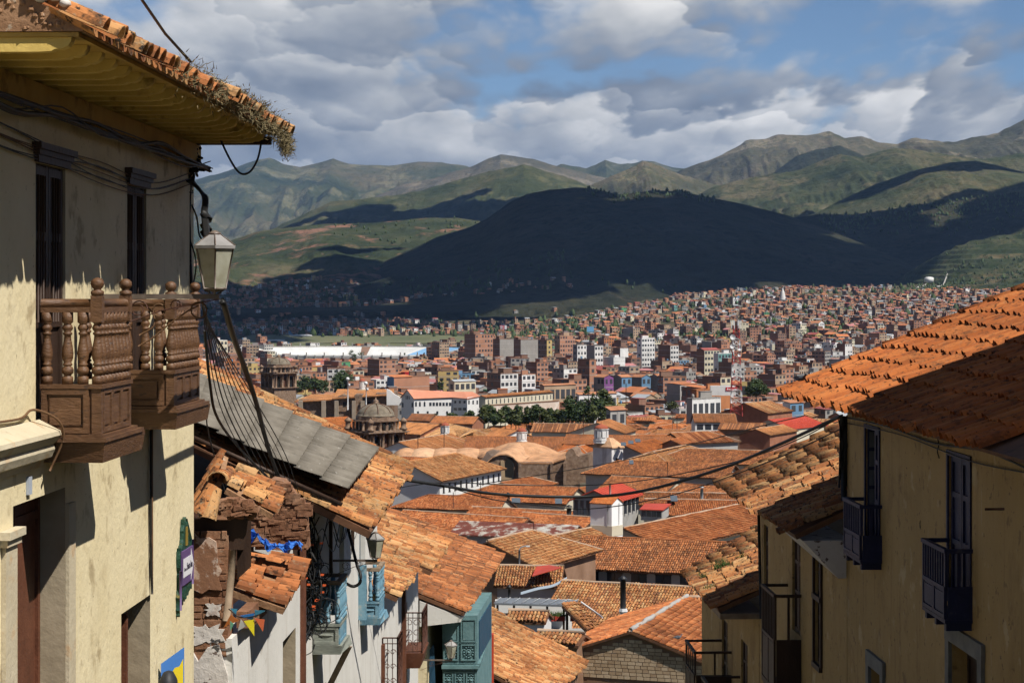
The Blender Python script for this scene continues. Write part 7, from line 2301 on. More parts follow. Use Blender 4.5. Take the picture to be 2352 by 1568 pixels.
def stone_church():
 H = thing('stone_church', 'rough stone church with rounded gables and an arched blind window', 'church', at(1230, 1115, 425))
 y = 422.0
 FOOT.append((px(1230, y), y + 6, 17))
 zb = pz(1125, y)
 def face(uv, yy, vec, mi=m_stone_church, nm='wall'):
  mb = MB()
  mb.prism([at(u, v, yy) for u, v in uv], vec)
  return mb.build(nm, mi, H)
 # nave end with round gable
 arc = [(1104, 1122), (1104, 1074), (1118, 1062), (1132, 1050), (1148, 1044), (1163, 1044), (1178, 1050), (1190, 1062), (1193, 1064), (1193, 1122)]
 nave = face(arc, y, Vector((-1.5, 16, 0)))
 face([(1193, 1122), (1193, 1061), (1268, 1061), (1268, 1122)], y - 0.5, Vector((2, 14, 0)))
 face([(1268, 1122), (1268, 1061), (1296, 1052), (1296, 1116)], y + 0.3, Vector((2, 14, 0)))
 face([(1296, 1118), (1296, 1052), (1300, 1040), (1306, 1032), (1313, 1029), (1319, 1034), (1323, 1044), (1328, 1048), (1352, 1042), (1352, 1106), ], y + 4, Vector((1.5, 8, 0)))
 # arched opening
 op = [(1162 + x, v) for x, v in ((-2, 1098), (-2, 1064), (1, 1055), (6, 1050), (12, 1051), (16, 1057), (18, 1066), (18, 1098))]
 part('blind_window', m_black, H, lambda m: m.prism([at(u, v, y - 0.25) for u, v in op], (0, 0.2, 0)))
 part('window_jamb', mat('pale_jamb', (0.42, 0.30, 0.18), scale=1.0, bump=0.3), H, lambda m: m.prism([at(u, v, y - 0.30) for u, v in ((1150, 1100), (1150, 1058), (1156, 1056), (1159, 1062), (1160, 1095), (1176, 1098), (1176, 1102), (1150, 1102))], (0, 0.25, 0)))
 for u in (1194, 1267, 1297):
  part('buttress', m_stone_church, H, lambda m: m.box((px(u, y) - 0.3, y - 1.0, zb), (px(u, y) + 0.3, y + 0.2, pz(1062, y))))
 # vaulted tile skins
 def vault(pts0, yy, depth, m, nm):
  mb = MB()
  n = len(pts0)
  A = [at(u, v, yy) for u, v in pts0]
  B = [p + Vector(depth) for p in A]
  mb.add(A + B, [(i, i + 1, n + i + 1, n + i) for i in range(n - 1)], 0, 0, True)
  mb.add([p - Vector((0, 0, 0.25)) for p in A] + A, [(i, i + 1, n + i + 1, n + i) for i in range(n - 1)])
  return mb.build(nm, m, H)
 m_skin = tile_mat('pale_vault_tile', [(0.0, (0.54, 0.28, 0.14)), (0.5, (0.64, 0.36, 0.20)), (1.0, (0.72, 0.46, 0.28))], 0.5, 0.15, 1.4)
 vault([(1102, 1073), (1118, 1060), (1132, 1048), (1148, 1042), (1163, 1042), (1178, 1048), (1190, 1060), (1200, 1062)], y - 0.5, (3.0, 16, 1.2), m_skin, 'vault_skin')
 mb = MB()
 slab(mb, at(1192, 1062, y - 0.6), at(1270, 1062, y - 0.6), at(1300, 1040, y + 12), at(1245, 1040, y + 12), 0.3)
 slab(mb, at(1268, 1061, y), at(1298, 1051, y), at(1300, 1036, y + 12), at(1285, 1038, y + 12), 0.3)
 mb.build('aisle_roof', m_skin, H)
 # shallow dome on a disc with its lantern turret behind
 c = at(1198, 1046, y + 17)
 part('drum', m_stone_church, H, lambda m: m.lathe([(9.3, -9), (9.3, 0.0)], c, 28))
 part('shallow_dome', m_skin, H, lambda m: m.lathe([(10.2, -0.35), (10.2, 0.0), (7.8, 0.9), (5.6, 1.9), (3.2, 2.7), (1.2, 3.0)], c, 28))
 # row of barrel vault humps to the left
 for k, (u, rr) in enumerate(((935, 3.2), (975, 4.2), (1025, 4.6), (1075, 4.8), (1128, 5.0))):
  cc = at(u, 1050, y + 20)
  part('hump', m_skin, H, lambda m: m.lathe([(rr * 1.12, -0.4), (rr * 1.05, 0.3), (rr * 0.85, 1.1), (rr * 0.55, 1.75), (rr * 0.25, 2.05), (0.1, 2.1)], cc, 20, sy=1.5))
 part('side_wall', m_stone_church, H, lambda m: m.box((px(900, y + 14), y + 14.2, zb), (px(1120, y + 14), y + 27, pz(1051, y + 20))))
 part('side_roof', m_skin, H, lambda m: slab(m, (px(896, y + 13), y + 13, pz(1056, y + 14)), (px(1140, y + 13), y + 13, pz(1056, y + 14)), (px(1140, y + 13), y + 28, pz(1047, y + 22)), (px(896, y + 13), y + 28, pz(1047, y + 22)), 0.3))
stone_church()
lantern_turret('white lantern turret with red cap on the shallow church dome', 1198, 1013, 440, 2.1, 2.9)
lantern_turret('white lantern turret with red cap on the left above an orange roof', 1022, 997, 520, 2.2, 3.0)
def white_chapel():
 y = 400.0
 H = thing('white_chapel', 'square white chapel with a low tiled roof right of the stone church', 'chapel', at(1400, 1060, y))
 FOOT.append((px(1398, y), y, 6))
 A, B, C_ = at(1362, 1060, y + 1), at(1405, 1060, y - 1.5), at(1431, 1060, y)
 D_ = A + C_ - B
 zt = pz(1024, y)
 zb = float(ground_z(A.x, A.y)) - 1
 def dz(q, z):
  return Vector((q.x, q.y, z))
 mb = MB()
 mb.hexa([dz(q, zb) for q in (A, B, C_, D_)] + [dz(q, zt) for q in (A, B, C_, D_)])
 mb.build('wall', mat('blotchy_whitewash', [(0.3, (0.62, 0.58, 0.57)), (0.7, (0.78, 0.76, 0.74))], scale=0.5, bump=0.2, streak=[((0.32, 0.26, 0.24), 0.9, 0.52, 0.66, 0.6)]), H)
 cen = (A + C_) / 2
 pk = dz(cen, zt + 1.9)
 mb = MB()
 R = [dz(cen + (q - cen) * 1.12, zt - 0.1) for q in (A, B, C_, D_)]
 R2 = [dz(cen + (q - cen) * 0.35, zt + 1.6) for q in (A, B, C_, D_)]
 mb.hexa(R + R2)
 mb.hexa([q - Vector((0, 0, 0.25)) for q in R] + R)
 mb.build('roof', tile_mat('pale_vault_tile', None), H)
 q = B.lerp(C_, 0.42)
 part('slit_door', m_black, H, lambda m: m.prism([dz(q, pz(1058, y)) + Vector((-0.4, -0.12, 0)), dz(q, pz(1058, y)) + Vector((0.5, -0.03, 0)), dz(q, pz(1052, y)) + Vector((0.5, -0.03, 0)), dz(q, pz(1050, y)) + Vector((0.05, -0.08, 0)), dz(q, pz(1052, y)) + Vector((-0.4, -0.12, 0))], (0, 0.05, 0)))
 part('niche', m_town_grey, H, lambda m: m.tube([dz(q, pz(1047, y)) + Vector((-0.3, -0.2, 0)), dz(q, pz(1030, y)) + Vector((-0.3, -0.2, 0))], 0.12, 6))
white_chapel()
lantern_turret('white lantern turret with red cap on the white chapel roof', 1381, 1010, 401, 2.7, 3.1)
def arches(mb, P, r, zb, zt, n, w):
 pass
def bell_tower(name, label, u, y, w, vb, vs, dome_v, top_v, big=False):
 """square colonial bell tower: shaft, belfry with arched openings and half columns, cornices, octagonal stage and dome"""
 c = at(u, vb, y)
 c.z = 0
 T = thing(name, label, 'bell tower', at(u, vb, y))
 FOOT.append((c.x, c.y, w * 0.8))
 Z = lambda v: pz(v, y)
 rot = math.radians(38)
 ca, sa = math.cos(rot), math.sin(rot)
 def fr(x, yy, z):
  return Vector((c.x + x * ca - yy * sa, c.y + x * sa + yy * ca, z))
 h = w / 2 / 1.30
 zb, z1, z2, z3, z4 = Z(vb), Z(vs[0]), Z(vs[1]), Z(vs[2]), Z(dome_v)
 ztop = Z(top_v)
 m = m_stone_church
 def blk(nm, k, a, b, mm=m):
  return part(nm, mm, T, lambda mb: mb.box((-h * k, -h * k, a), (h * k, h * k, b), fr=fr))
 blk('shaft', 1.0, zb, z1)
 for k, zz in ((1.10, z1), (1.16, z1 + 0.25)):
  blk('cornice', k, zz + 0.002, zz + 0.24)
 blk('belfry', 0.80, z1 + 0.5, z2, m_adobe_dk)
 hb = z2 - z1 - 0.5
 # openings on the four faces: piers, columns and arches
 for side in range(4):
  a = side * math.pi / 2
  def fs(x, yy, z, a=a):
   return fr(x * math.cos(a) - yy * math.sin(a), x * math.sin(a) + yy * math.cos(a), z)
  for xp in (-0.86, -0.28, 0.28, 0.86):
   part('pier', m, T, lambda mb: mb.box(((xp - 0.11) * h, -h * 0.98, z1 + 0.5), ((xp + 0.11) * h, -h * 0.78, z2), fr=fs))
   if abs(xp) > 0.2:
    part('column', m, T, lambda mb: mb.tube([fs(xp * h, -h * 1.05, z1 + 0.5), fs(xp * h, -h * 1.05, z2)], h * 0.07, 7))
  for xc in (-0.57, 0.57):
   def arch(mb, xc=xc):
    n = 8
    vs = []
    r = 0.19 * h
    for i in range(n + 1):
     t = math.pi * i / n
     vs.append((xc * h + r * math.cos(t), z1 + 0.5 + hb * 0.70 + r * math.sin(t)))
    top = z2
    for i in range(n):
     (xa, za), (xb, zb_) = vs[i], vs[i + 1]
     mb.hexa([fs(xa, -h * 0.96, za), fs(xb, -h * 0.96, zb_), fs(xb, -h * 0.80, zb_), fs(xa, -h * 0.80, za), fs(xa, -h * 0.96, top), fs(xb, -h * 0.96, top), fs(xb, -h * 0.80, top), fs(xa, -h * 0.80, top)])
   part('arch', m, T, arch)
   part('opening', m_black, T, lambda mb: mb.box(((xc - 0.17) * h, -h * 0.83, z1 + 0.6), ((xc + 0.17) * h, -h * 0.805, z1 + 0.5 + hb * 0.8), fr=fs))
 for k, zz, q in ((1.12, z2, 0.25), (1.2, z2 + 0.25, 0.22), (1.08, z2 + 0.47, 0.3)):
  blk('cornice', k, zz + 0.002, zz + q)
 # upper stage with corner pinnacles and round windows
 oc = h * 1.02
 part('upper_stage', m, T, lambda mb: mb.lathe([(oc, z2 + 0.78), (oc, z3), (oc * 1.12, z3 + 0.02), (oc * 1.12, z3 + 0.3), (oc * 0.98, z3 + 0.32), (oc * 0.98, z4)], (c.x, c.y, 0), 8, smooth=False, rot=rot))
 for side in range(4):
  a = side * math.pi / 2
  def fs(x, yy, z, a=a):
   return fr(x * math.cos(a) - yy * math.sin(a), x * math.sin(a) + yy * math.cos(a), z)
  zz = (z2 + 0.78 + z3) / 2
  part('opening', m_black, T, lambda mb: mb.prism([fs(h * 0.26 * math.cos(t), -oc * 0.955, zz + h * 0.26 * math.sin(t)) for t in [i * math.pi / 5 for i in range(10)]], fs(0, -oc * 0.97, 0) - fs(0, -oc * 0.955, 0)))
  for q in (-1, 1):
   part('half_column', m, T, lambda mb: mb.tube([fs(q * h * 0.42, -oc * 1.0, z2 + 0.78), fs(q * h * 0.42, -oc * 1.0, z3)], h * 0.07, 6))
  pr = h * 0.16
  hh = (z4 - z2) * 0.75
  pc = fs(-h * 0.98, -h * 0.98, 0)
  part('pinnacle', m, T, lambda mb: mb.lathe([(pr * 1.2, z2 + 0.78), (pr * 1.2, z2 + 0.78 + hh * 0.15), (pr * 0.8, z2 + 0.78 + hh * 0.2), (pr * 0.8, z2 + 0.78 + hh * 0.6), (pr * 1.15, z2 + 0.78 + hh * 0.64), (pr * 0.9, z2 + 0.78 + hh * 0.8), (pr * 0.25, z2 + 0.78 + hh * 0.95), (pr * 0.05, z2 + 0.78 + hh)], (pc.x, pc.y, 0), 8))
 R = oc * 0.90
 hd = ztop - z4
 prof = [(R * 1.04, z4 + 0.002), (R * 1.04, z4 + hd * 0.06), (R, z4 + hd * 0.07)] + [(R * math.cos(t), z4 + hd * 0.08 + hd * 0.78 * math.sin(t)) for t in [i * math.pi / 2 / 8 for i in range(1, 8)]] + [(R * 0.16, z4 + hd * 0.88)]
 dm = part('dome', m_dome_stone, T, lambda mb: mb.lathe(prof, (c.x, c.y, 0), 24))
 mb = MB()
 for k in range(8):
  a = 2 * math.pi * k / 8 + 0.2
  mb.tube([Vector((c.x + r * 1.01 * math.cos(a), c.y + r * 1.01 * math.sin(a), z + 0.02)) for r, z in prof[3:]], R * 0.022, 5)
 mb.build('ribs', m_adobe_dk, dm)
 part('finial', m_stone_church, dm, lambda mb: mb.lathe([(R * 0.2, z4 + hd * 0.88), (R * 0.2, z4 + hd * 0.94), (R * 0.12, z4 + hd * 0.96), (R * 0.17, z4 + hd * 1.04), (R * 0.1, z4 + hd * 1.12), (R * 0.04, z4 + hd * 1.15), (R * 0.03, z4 + hd * 1.3)], (c.x, c.y, 0), 8))
 return T
bell_tower('near_bell_tower', 'near bell tower of brown stone with a ribbed dome', 863, 500, 13.2, 1052, (1034, 993, 966), 955, 922)
bell_tower('far_bell_tower', 'far bell tower of brown stone with a pale dome, left of the stadium', 640, 880, 14.5, 940, (891, 858, 843), 836, 818)
def dark_church():
 y = 860.0
 H = thing('convent_church', 'dark stone convent church stretching right of the far bell tower', 'church', at(790, 945, y))
 FOOT.append((px(790, y), y, 26))
 zb = float(ground_z(px(790, y), y)) - 1
 mb = MB()
 for (u0, u1, v, dy) in ((684, 775, 918, 4), (765, 815, 912, 2), (815, 832, 906, 0), (775, 775, 920, 0), (832, 862, 912, 5), (862, 905, 904, 3)):
  if u1 > u0:
   mb.box((px(u0, y), y + dy, zb), (px(u1, y), y + 26 + dy, pz(v, y)))
 mb.prism([at(u, v, y + 1.5) for u, v in ((776, 945), (776, 910), (786, 906), (797, 909), (812, 912), (812, 945))], (0, 20, 0))
 wl = mb.build('wall', m_stone_church, H)
 for u in (690, 743, 773, 813, 833, 862):
  part('buttress', mat('pale_buttress', (0.34, 0.27, 0.20), scale=0.5, bump=0.3), H, lambda m: m.box((px(u, y) - 0.8, y - 1.2, zb), (px(u, y) + 0.8, y + 4, pz(920, y))))
 for u in (791, 846):
  part('window', m_black, H, lambda m: m.box((px(u, y) - 0.7, y - 0.02 + (1.4 if u == 791 else 4.9), pz(934, y)), (px(u, y) + 0.7, y + (1.45 if u == 791 else 4.95), pz(923, y))))
 mb = MB()
 slab(mb, at(676, 921, y + 2), at(780, 916, y + 2), at(800, 903, y + 20), at(715, 905, y + 20), 0.5)
 slab(mb, at(764, 914, y), at(905, 905, y), at(905, 893, y + 24), at(775, 893, y + 24), 0.5)
 mb.build('roof', m_gld, H)
 c = at(832, 905, y + 22)
 part('dome', mat('tan_dome', (0.40, 0.26, 0.145), scale=0.6, bump=0.2), H, lambda m: m.lathe([(4.6, -0.6), (4.6, 0), (3.9, 0.9), (2.6, 1.7), (1.3, 2.2), (0.9, 2.3)], c, 20))
 lantern_turret('white lantern turret on the tan dome of the convent church', 832, 893, y + 22, 2.6, 4.6)
dark_church()
def convent():
 """white gothic-windowed convent with a salmon roof"""
 y = 760.0
 H = thing('white_convent', 'bright white convent with a salmon roof and pointed gable windows', 'convent', at(1010, 955, y))
 FOOT.append((px(1010, y), y + 8, 28))
 zb = pz(962, y)
 P0, P1, P2, P3, P4 = at(922, 950, y + 3), at(951, 952, y - 3), at(1040, 947, y + 2), at(1073, 952, y - 3), at(1100, 945, y + 3)
 def wallseg(a, b, va, vb, depth):
  mb = MB()
  za, zb2 = pz(va, a.y), pz(vb, b.y)
  mb.hexa([Vector((a.x, a.y, zb)), Vector((b.x, b.y, zb)), Vector((b.x + depth[0], b.y + depth[1], zb)), Vector((a.x + depth[0], a.y + depth[1], zb)), Vector((a.x, a.y, za)), Vector((b.x, b.y, zb2)), Vector((b.x + depth[0], b.y + depth[1], zb2)), Vector((a.x + depth[0], a.y + depth[1], za))])
  return mb.build('wall', m_town_white, H)
 wallseg(P0, P1, 912, 914, (3, 14))
 wallseg(P1, P2, 915, 913, (-2, 14))
 wallseg(P2, P3, 912, 914, (2, 14))
 wallseg(P3, P4, 913, 909, (-2, 14))
 apx = at(935, 896, y)
 part('gable', m_town_white, H, lambda m: m.prism([Vector((P0.x, P0.y, pz(913, y))), Vector((P1.x, P1.y, pz(915, y))), apx], Vector((1.4, 5, 0))))
 def sl(*pts):
  mb = MB()
  slab(mb, *pts, 0.3)
  return mb.build('roof', m_salmon, H)
 up = Vector((0, 0, 0))
 rb = at(1000, 900, y + 12)
 rf = sl(Vector((P1.x, P1.y - 0.6, pz(914.5, y))), Vector((P2.x, P2.y - 0.6, pz(912.5, y))), at(1036, 899, y + 9), apx + Vector((0, -0.5, 0.3)))
 sl(Vector((P0.x - 0.6, P0.y, pz(914, y))), Vector((P0.x + 2, P0.y + 16, pz(908, y + 14))), at(955, 897, y + 16), apx + Vector((0, -0.5, 0.3)))
 sl(Vector((P2.x, P2.y - 0.5, pz(912.5, y))), Vector((P3.x, P3.y - 0.5, pz(914, y))), at(1066, 899, y + 8), at(1034, 899, y + 9))
 sl(Vector((P3.x, P3.y - 0.5, pz(914, y))), Vector((P4.x + 0.5, P4.y, pz(909.5, y))), at(1085, 899, y + 10), at(1066, 899, y + 8))
 def win(a, b, f, v0, v1, w, pointed=False):
  q = a.lerp(b, f)
  d = (b - a); d.z = 0; d.normalize()
  n = Vector((d.y, -d.x, 0))
  z0, z1 = pz(v1, q.y), pz(v0, q.y)
  o = Vector((q.x, q.y, 0)) + n * 0.02
  pts = [o - d * w / 2 + Vector((0, 0, z0)), o + d * w / 2 + Vector((0, 0, z0)), o + d * w / 2 + Vector((0, 0, z1))]
  if pointed:
   pts.append(o + Vector((0, 0, z1 + w * 0.7)))
  pts.append(o - d * w / 2 + Vector((0, 0, z1)))
  part('window', m_pane, H, lambda m: m.prism(pts, n * 0.04))
 for f in (0.10, 0.86):
  win(P0, P1, f, 926, 935, 0.7, True)
  win(P0, P1, f + 0.045, 926, 935, 0.35, True)
 for f in (0.38, 0.5, 0.62):
  win(P0, P1, f, 907 if f == 0.5 else 909, 917, 0.5, True)
 for f in (0.05, 0.15, 0.27):
  win(P1, P2, f, 924, 933, 0.7, True)
 for k in range(7):
  win(P1, P2, 0.42 + k * 0.085, 924, 932, 0.9)
 for k in range(3):
  win(P2, P3, 0.18 + 0.32 * k, 920, 926, 1.0)
  win(P2, P3, 0.18 + 0.32 * k, 936, 942, 1.7)
 for k in range(3):
  win(P3, P4, 0.15 + 0.35 * k, 919, 928, 0.9)
 for k in range(4):
  win(P1, P2, 0.1 + 0.25 * k, 944, 951, 0.8)
 # stair gable on the far left and cream range to the right
 part('curved_gable', m_town_white, H, lambda m: m.prism([at(u, v, y + 12) for u, v in ((888, 930), (888, 893), (897, 897), (905, 905), (915, 910), (922, 915), (922, 930))], (0, 2, 0)))
convent()
def seminary():
 y = 800.0
 g = gable_house('cream_seminary', 'long cream range with a line of small square windows beside the convent', 1105, 908, 800, 1262, 896, 913, pitch=20, roof='gld', wall='cream', hang=0.4, wins=(17, 0.9, 1.9, 0.75, 0.04, 0.97, False), back=8)
 T = thing('garden_wall', 'long blotchy pinkish garden wall above the park trees', 'wall', at(1200, 945, 745))
 mb = MB()
 a, b = at(1117, 945, 745), at(1284, 940, 780)
 mb.hexa([Vector((a.x, a.y, a.z - 4)), Vector((b.x, b.y, b.z - 4)), Vector((b.x, b.y + 1, b.z - 4)), Vector((a.x, a.y + 1, a.z - 4)), Vector((a.x, a.y, pz(932, a.y))), Vector((b.x, b.y, pz(921, b.y))), Vector((b.x, b.y + 1, pz(921, b.y))), Vector((a.x, a.y + 1, pz(932, a.y)))])
 mb.build('masonry', mat('pink_blotched_wall', [(0.3, (0.55, 0.42, 0.34)), (0.7, (0.68, 0.58, 0.49))], scale=0.3, bump=0.2, stain=[((0.45, 0.20, 0.12), 0.5, 0.56, 0.68, 0.6), ((0.75, 0.70, 0.64), 0.3, 0.55, 0.66, 0.6)]), T)
 part('coping', m_bed, T, lambda m: m.hexa([Vector((a.x, a.y - 0.3, pz(932, a.y) + 0.01)), Vector((b.x, b.y - 0.3, pz(921, b.y) + 0.01)), Vector((b.x, b.y + 1.3, pz(921, b.y) + 0.01)), Vector((a.x, a.y + 1.3, pz(932, a.y) + 0.01)), Vector((a.x, a.y, pz(932, a.y) + 0.35)), Vector((b.x, b.y, pz(921, b.y) + 0.35)), Vector((b.x, b.y + 1, pz(921, b.y) + 0.35)), Vector((a.x, a.y + 1, pz(932, a.y) + 0.35))]))
 T2 = thing('low_wall', 'plain white wall joining the convent to the pinkish garden wall', 'wall', at(1105, 950, 742))
 part('masonry', m_town_white, T2, lambda m: m.box((px(1096, 742), 742, pz(970, 742)), (px(1128, 742), 743.2, pz(937, 742))))
seminary()
def lattice_mast():
 y = 700.0
 T = thing('lattice_mast', 'tall red and white lattice mast with dishes and panel antennas', 'mast', at(1691, 955, y))
 mr, mw = plain('mast_red', (0.40, 0.045, 0.035)), plain('mast_white', (0.72, 0.72, 0.72))
 zt, zb = pz(748, y), pz(955, y)
 n = 14
 cx = px(1691, y)
 def half(t):
  return 2.0 * (1 - t) + 0.95 * t
 lv = [(zb + (zt - zb) * i / n, half(i / n)) for i in range(n + 1)]
 for i in range(n):
  (z0, h0), (z1, h1) = lv[i], lv[i + 1]
  m = mr if (i // 2) % 2 == 0 else mw
  mb = MB()
  cs = [(-1, -1), (1, -1), (1, 1), (-1, 1)]
  for k in range(4):
   a, b = cs[k], cs[(k + 1) % 4]
   mb.tube([(cx + a[0] * h0, y + a[1] * h0, z0), (cx + a[0] * h1, y + a[1] * h1, z1)], 0.11, 4)
   mb.tube([(cx + a[0] * h0, y + a[1] * h0, z0), (cx + b[0] * h1, y + b[1] * h1, z1)], 0.06, 4)
   mb.tube([(cx + b[0] * h0, y + b[1] * h0, z0), (cx + a[0] * h1, y + a[1] * h1, z1)], 0.06, 4)
   mb.tube([(cx + a[0] * h1, y + a[1] * h1, z1), (cx + b[0] * h1, y + b[1] * h1, z1)], 0.06, 4)
  mb.build('lattice_section', m, T)
 for k in range(6):
  a = k * math.pi / 3
  part('panel_antenna', mw, T, lambda m: m.box((cx + 1.6 * math.cos(a) - 0.14, y + 1.6 * math.sin(a) - 0.1, zt - 0.8), (cx + 1.6 * math.cos(a) + 0.14, y + 1.6 * math.sin(a) + 0.1, zt + 1.8)))
 for (v, du, r) in ((774, -8, 0.95), (795, -9, 0.85), (800, 8, 0.8), (815, 7, 0.6)):
  c = at(1691 + du, v, y - 1.4)
  part('dish', mw, T, lambda m: m.add([c + Vector((r * math.cos(t) * q, d, r * math.sin(t) * q)) for q, d in ((0.02, 0.05), (1.0, -0.25), (1.0, 0.2)) for t in [i * math.pi / 7 for i in range(14)]], [(i, (i + 1) % 14, 14 + (i + 1) % 14, 14 + i) for i in range(14)] + [(14 + i, 14 + (i + 1) % 14, 28 + (i + 1) % 14, 28 + i) for i in range(14)] + [tuple(range(28, 42))]))
 for k in range(10):
  v = 800 + 14 * k
  c = at(1691 + random.Random(k).uniform(-8, 8), v, y - 1.6)
  part('aerial', mw if k % 2 else mr, T, lambda m: m.box((c.x - 0.15, c.y, c.z), (c.x + 0.15, c.y + 0.2, c.z + 1.0)))
 for (u, v0, v1, lb) in ((799, 870, 935, 'thin pole with white ball antenna, left of two by the convent church'), (841, 880, 945, 'thin pole with white ball antenna, right of two by the convent church')):
  yy = 640.0
  T3 = thing('antenna_pole', lb, 'antenna', at(u, v1, yy), 'ball antenna poles')
  part('pole', mw, T3, lambda m: m.tube([at(u, v1 + 6, yy), at(u, v0, yy)], 0.16, 5))
  part('ball', mw, T3, lambda m: m.lathe([(0.1, -0.6), (0.5, -0.35), (0.62, 0), (0.5, 0.35), (0.1, 0.6)], at(u - 0.5, v0, yy), 10))
  part('dish', mw, T3, lambda m: m.lathe([(0.3, -0.4), (0.35, 0.4)], at(u + 3, v0 + 14, yy), 8))
lattice_mast()
# ------------------------------------------------------------------ more of the old town, near the foot of the street
def lower_roof():
 H = thing('lower_left_house', 'weathered golden tile roof at the bottom edge below the teal balcony', 'house', at(1240, 1560, 92))
 ef = at(1351, 1521, 95.0)
 en = ef + Vector((-2.2, -9.5, 0.0))
 up = (at(1128, 1398, 95.0) - ef).normalized()
 Lu = 6.6
 mb = MB()
 slab(mb, ef, en, en + up * Lu, ef + up * Lu, 0.12)
 rf = mb.build('roof', m_bed, H)
 wa = 0.235
 tile_field(rf, en - up * 0.05, ef - en, up, int((ef - en).length / wa), 17, wa, 0.385, m_gld, near=300, jit=1.7, seed=61, lift=0.03, sag=lambda a, b: 0.06 * math.sin(a * 0.7) + 0.04 * math.sin(b * 1.4))
 mb = MB()
 d = Vector((-0.5, 0, 0))
 q = [ef + d, en + d, en + up * Lu, ef + up * Lu]
 mb.hexa([Vector((p.x, p.y, -27)) for p in q] + [p - Vector((0, 0, 0.16)) for p in q])
 mb.build('wall', m_town_adobe, H)
 FOOT.append((px(1240, 92), 91, 6))
lower_roof()
def open_shed():
 y = 132.0
 T = thing('roof_terrace', 'roof terrace under a grey translucent canopy with plants and posts', 'terrace', at(1240, 1440, y))
 a, b, c, d = at(1136, 1384, y), at(1302, 1389, y - 1), at(1328, 1377, y + 4), at(1150, 1372, y + 4)
 mb = MB()
 slab(mb, a, b, c, d, 0.12)
 rf = mb.build('canopy', mat('grey_polycarbonate', [(0.3, (0.16, 0.175, 0.19)), (0.7, (0.24, 0.26, 0.28))], scale=1.0, bump=0.05, rough=0.3, spec=0.5), T)
 for k in range(9):
  p0, p1 = a.lerp(b, k / 8), d.lerp(c, k / 8)
  part('canopy_bar', m_greymetal, T, lambda m: m.tube([p0 + Vector((0, 0, 0.03)), p1 + Vector((0, 0, 0.03))], 0.04, 4))
 for k in range(5):
  p0 = a.lerp(b, 0.04 + 0.23 * k)
  part('post', m_darkwood, T, lambda m: m.tube([p0 + Vector((0, 0.4, -0.1)), p0 + Vector((0, 0.4, -2.6))], 0.08, 5))
 part('back_wall', m_town_white, T, lambda m: m.box((a.x, y + 4.5, a.z - 4), (b.x + 0.5, y + 4.9, a.z - 0.5)))
 part('floor', m_town_grey, T, lambda m: m.box((a.x, y - 1, a.z - 4), (b.x + 2.2, y + 4.4, a.z - 2.4)))
 FOOT.append((px(1240, y), y + 2, 4))
 mp = plain('planter_red', (0.42, 0.05, 0.03))
 for k, u in enumerate((1262, 1285, 1322)):
  T2 = thing('planter', ('left', 'middle', 'right')[k] + ' red planter on the roof terrace below the grey canopy', 'planter', at(u, 1425, y - 1.4), 'red planters on the roof terrace')
  c0 = at(u, 1425, y - 1.4)
  part('box', mp, T2, lambda m: m.box((c0.x - 0.35, c0.y - 0.2, c0.z), (c0.x + 0.35, c0.y + 0.2, c0.z + 0.3)))
  mb = MB()
  r = random.Random(k)
  for i in range(90):
   p0 = c0 + Vector((r.gauss(0, 0.18), r.gauss(0, 0.1), 0.3))
   dv = Vector((r.gauss(0, 0.4), r.gauss(0, 0.4), 1)) * r.uniform(0.15, 0.4)
   mb.add([p0, p0 + Vector((0.05, 0, 0.02)), p0 + dv], [(0, 1, 2)])
  mb.build('leaves', m_green, T2)
 # tiled strip and its trellis beside the terrace
 T3 = thing('tiled_strip', 'narrow sloping strip of tiles beside the roof terrace', 'roof', at(1330, 1430, y - 3))
 p0, p1, p2, p3 = at(1350, 1450, y - 6), at(1382, 1446, y - 4), at(1312, 1388, y - 1), at(1292, 1390, y - 3)
 mb = MB()
 slab(mb, p0, p1, p2, p3, 0.15)
 r3 = mb.build('bed', m_bed, T3)
 e = p1 - p0
 s = p3 - p0
 tile_field(r3, p0, e, s, 4, 9, e.length / 4.2, s.length / 9, m_old, near=36, jit=0.8, seed=5)
 part('post', m_darkwood, T3, lambda m: m.tube([p0 + Vector((0.3, 0.5, -0.1)), p0 + Vector((0.3, 0.5, -3))], 0.09, 5))
 part('post', m_darkwood, T3, lambda m: m.tube([p3 + Vector((0.3, 0.3, -0.1)), p3 + Vector((0.3, 0.3, -3))], 0.09, 5))
 part('white_rail', m_town_white, T3, lambda m: m.tube([at(1335, 1382, y), at(1384, 1417, y - 4)], 0.06, 5))
open_shed()
gable_house('gabled_house', 'tiled house with a red edged verge and grey plaster gable', 1142, 1299, 162, 1296, 1301, 1346, pitch=21, roof='old', wall='grey', hang=0.3, back=3.0)
gable_house('garden_house', 'pinkish house with a thin tiled coping below the grey canopy', 1168, 1402, 121, 1262, 1405, 1414, pitch=20, roof='old', wall='white', hang=0.15, back=1.6)
gable_house('coping_house', 'dark low wall house with tile coping above the golden roof', 1235, 1449, 112, 1345, 1456, 1464, pitch=20, roof='old', wall='adobe', hang=0.15, back=1.6)
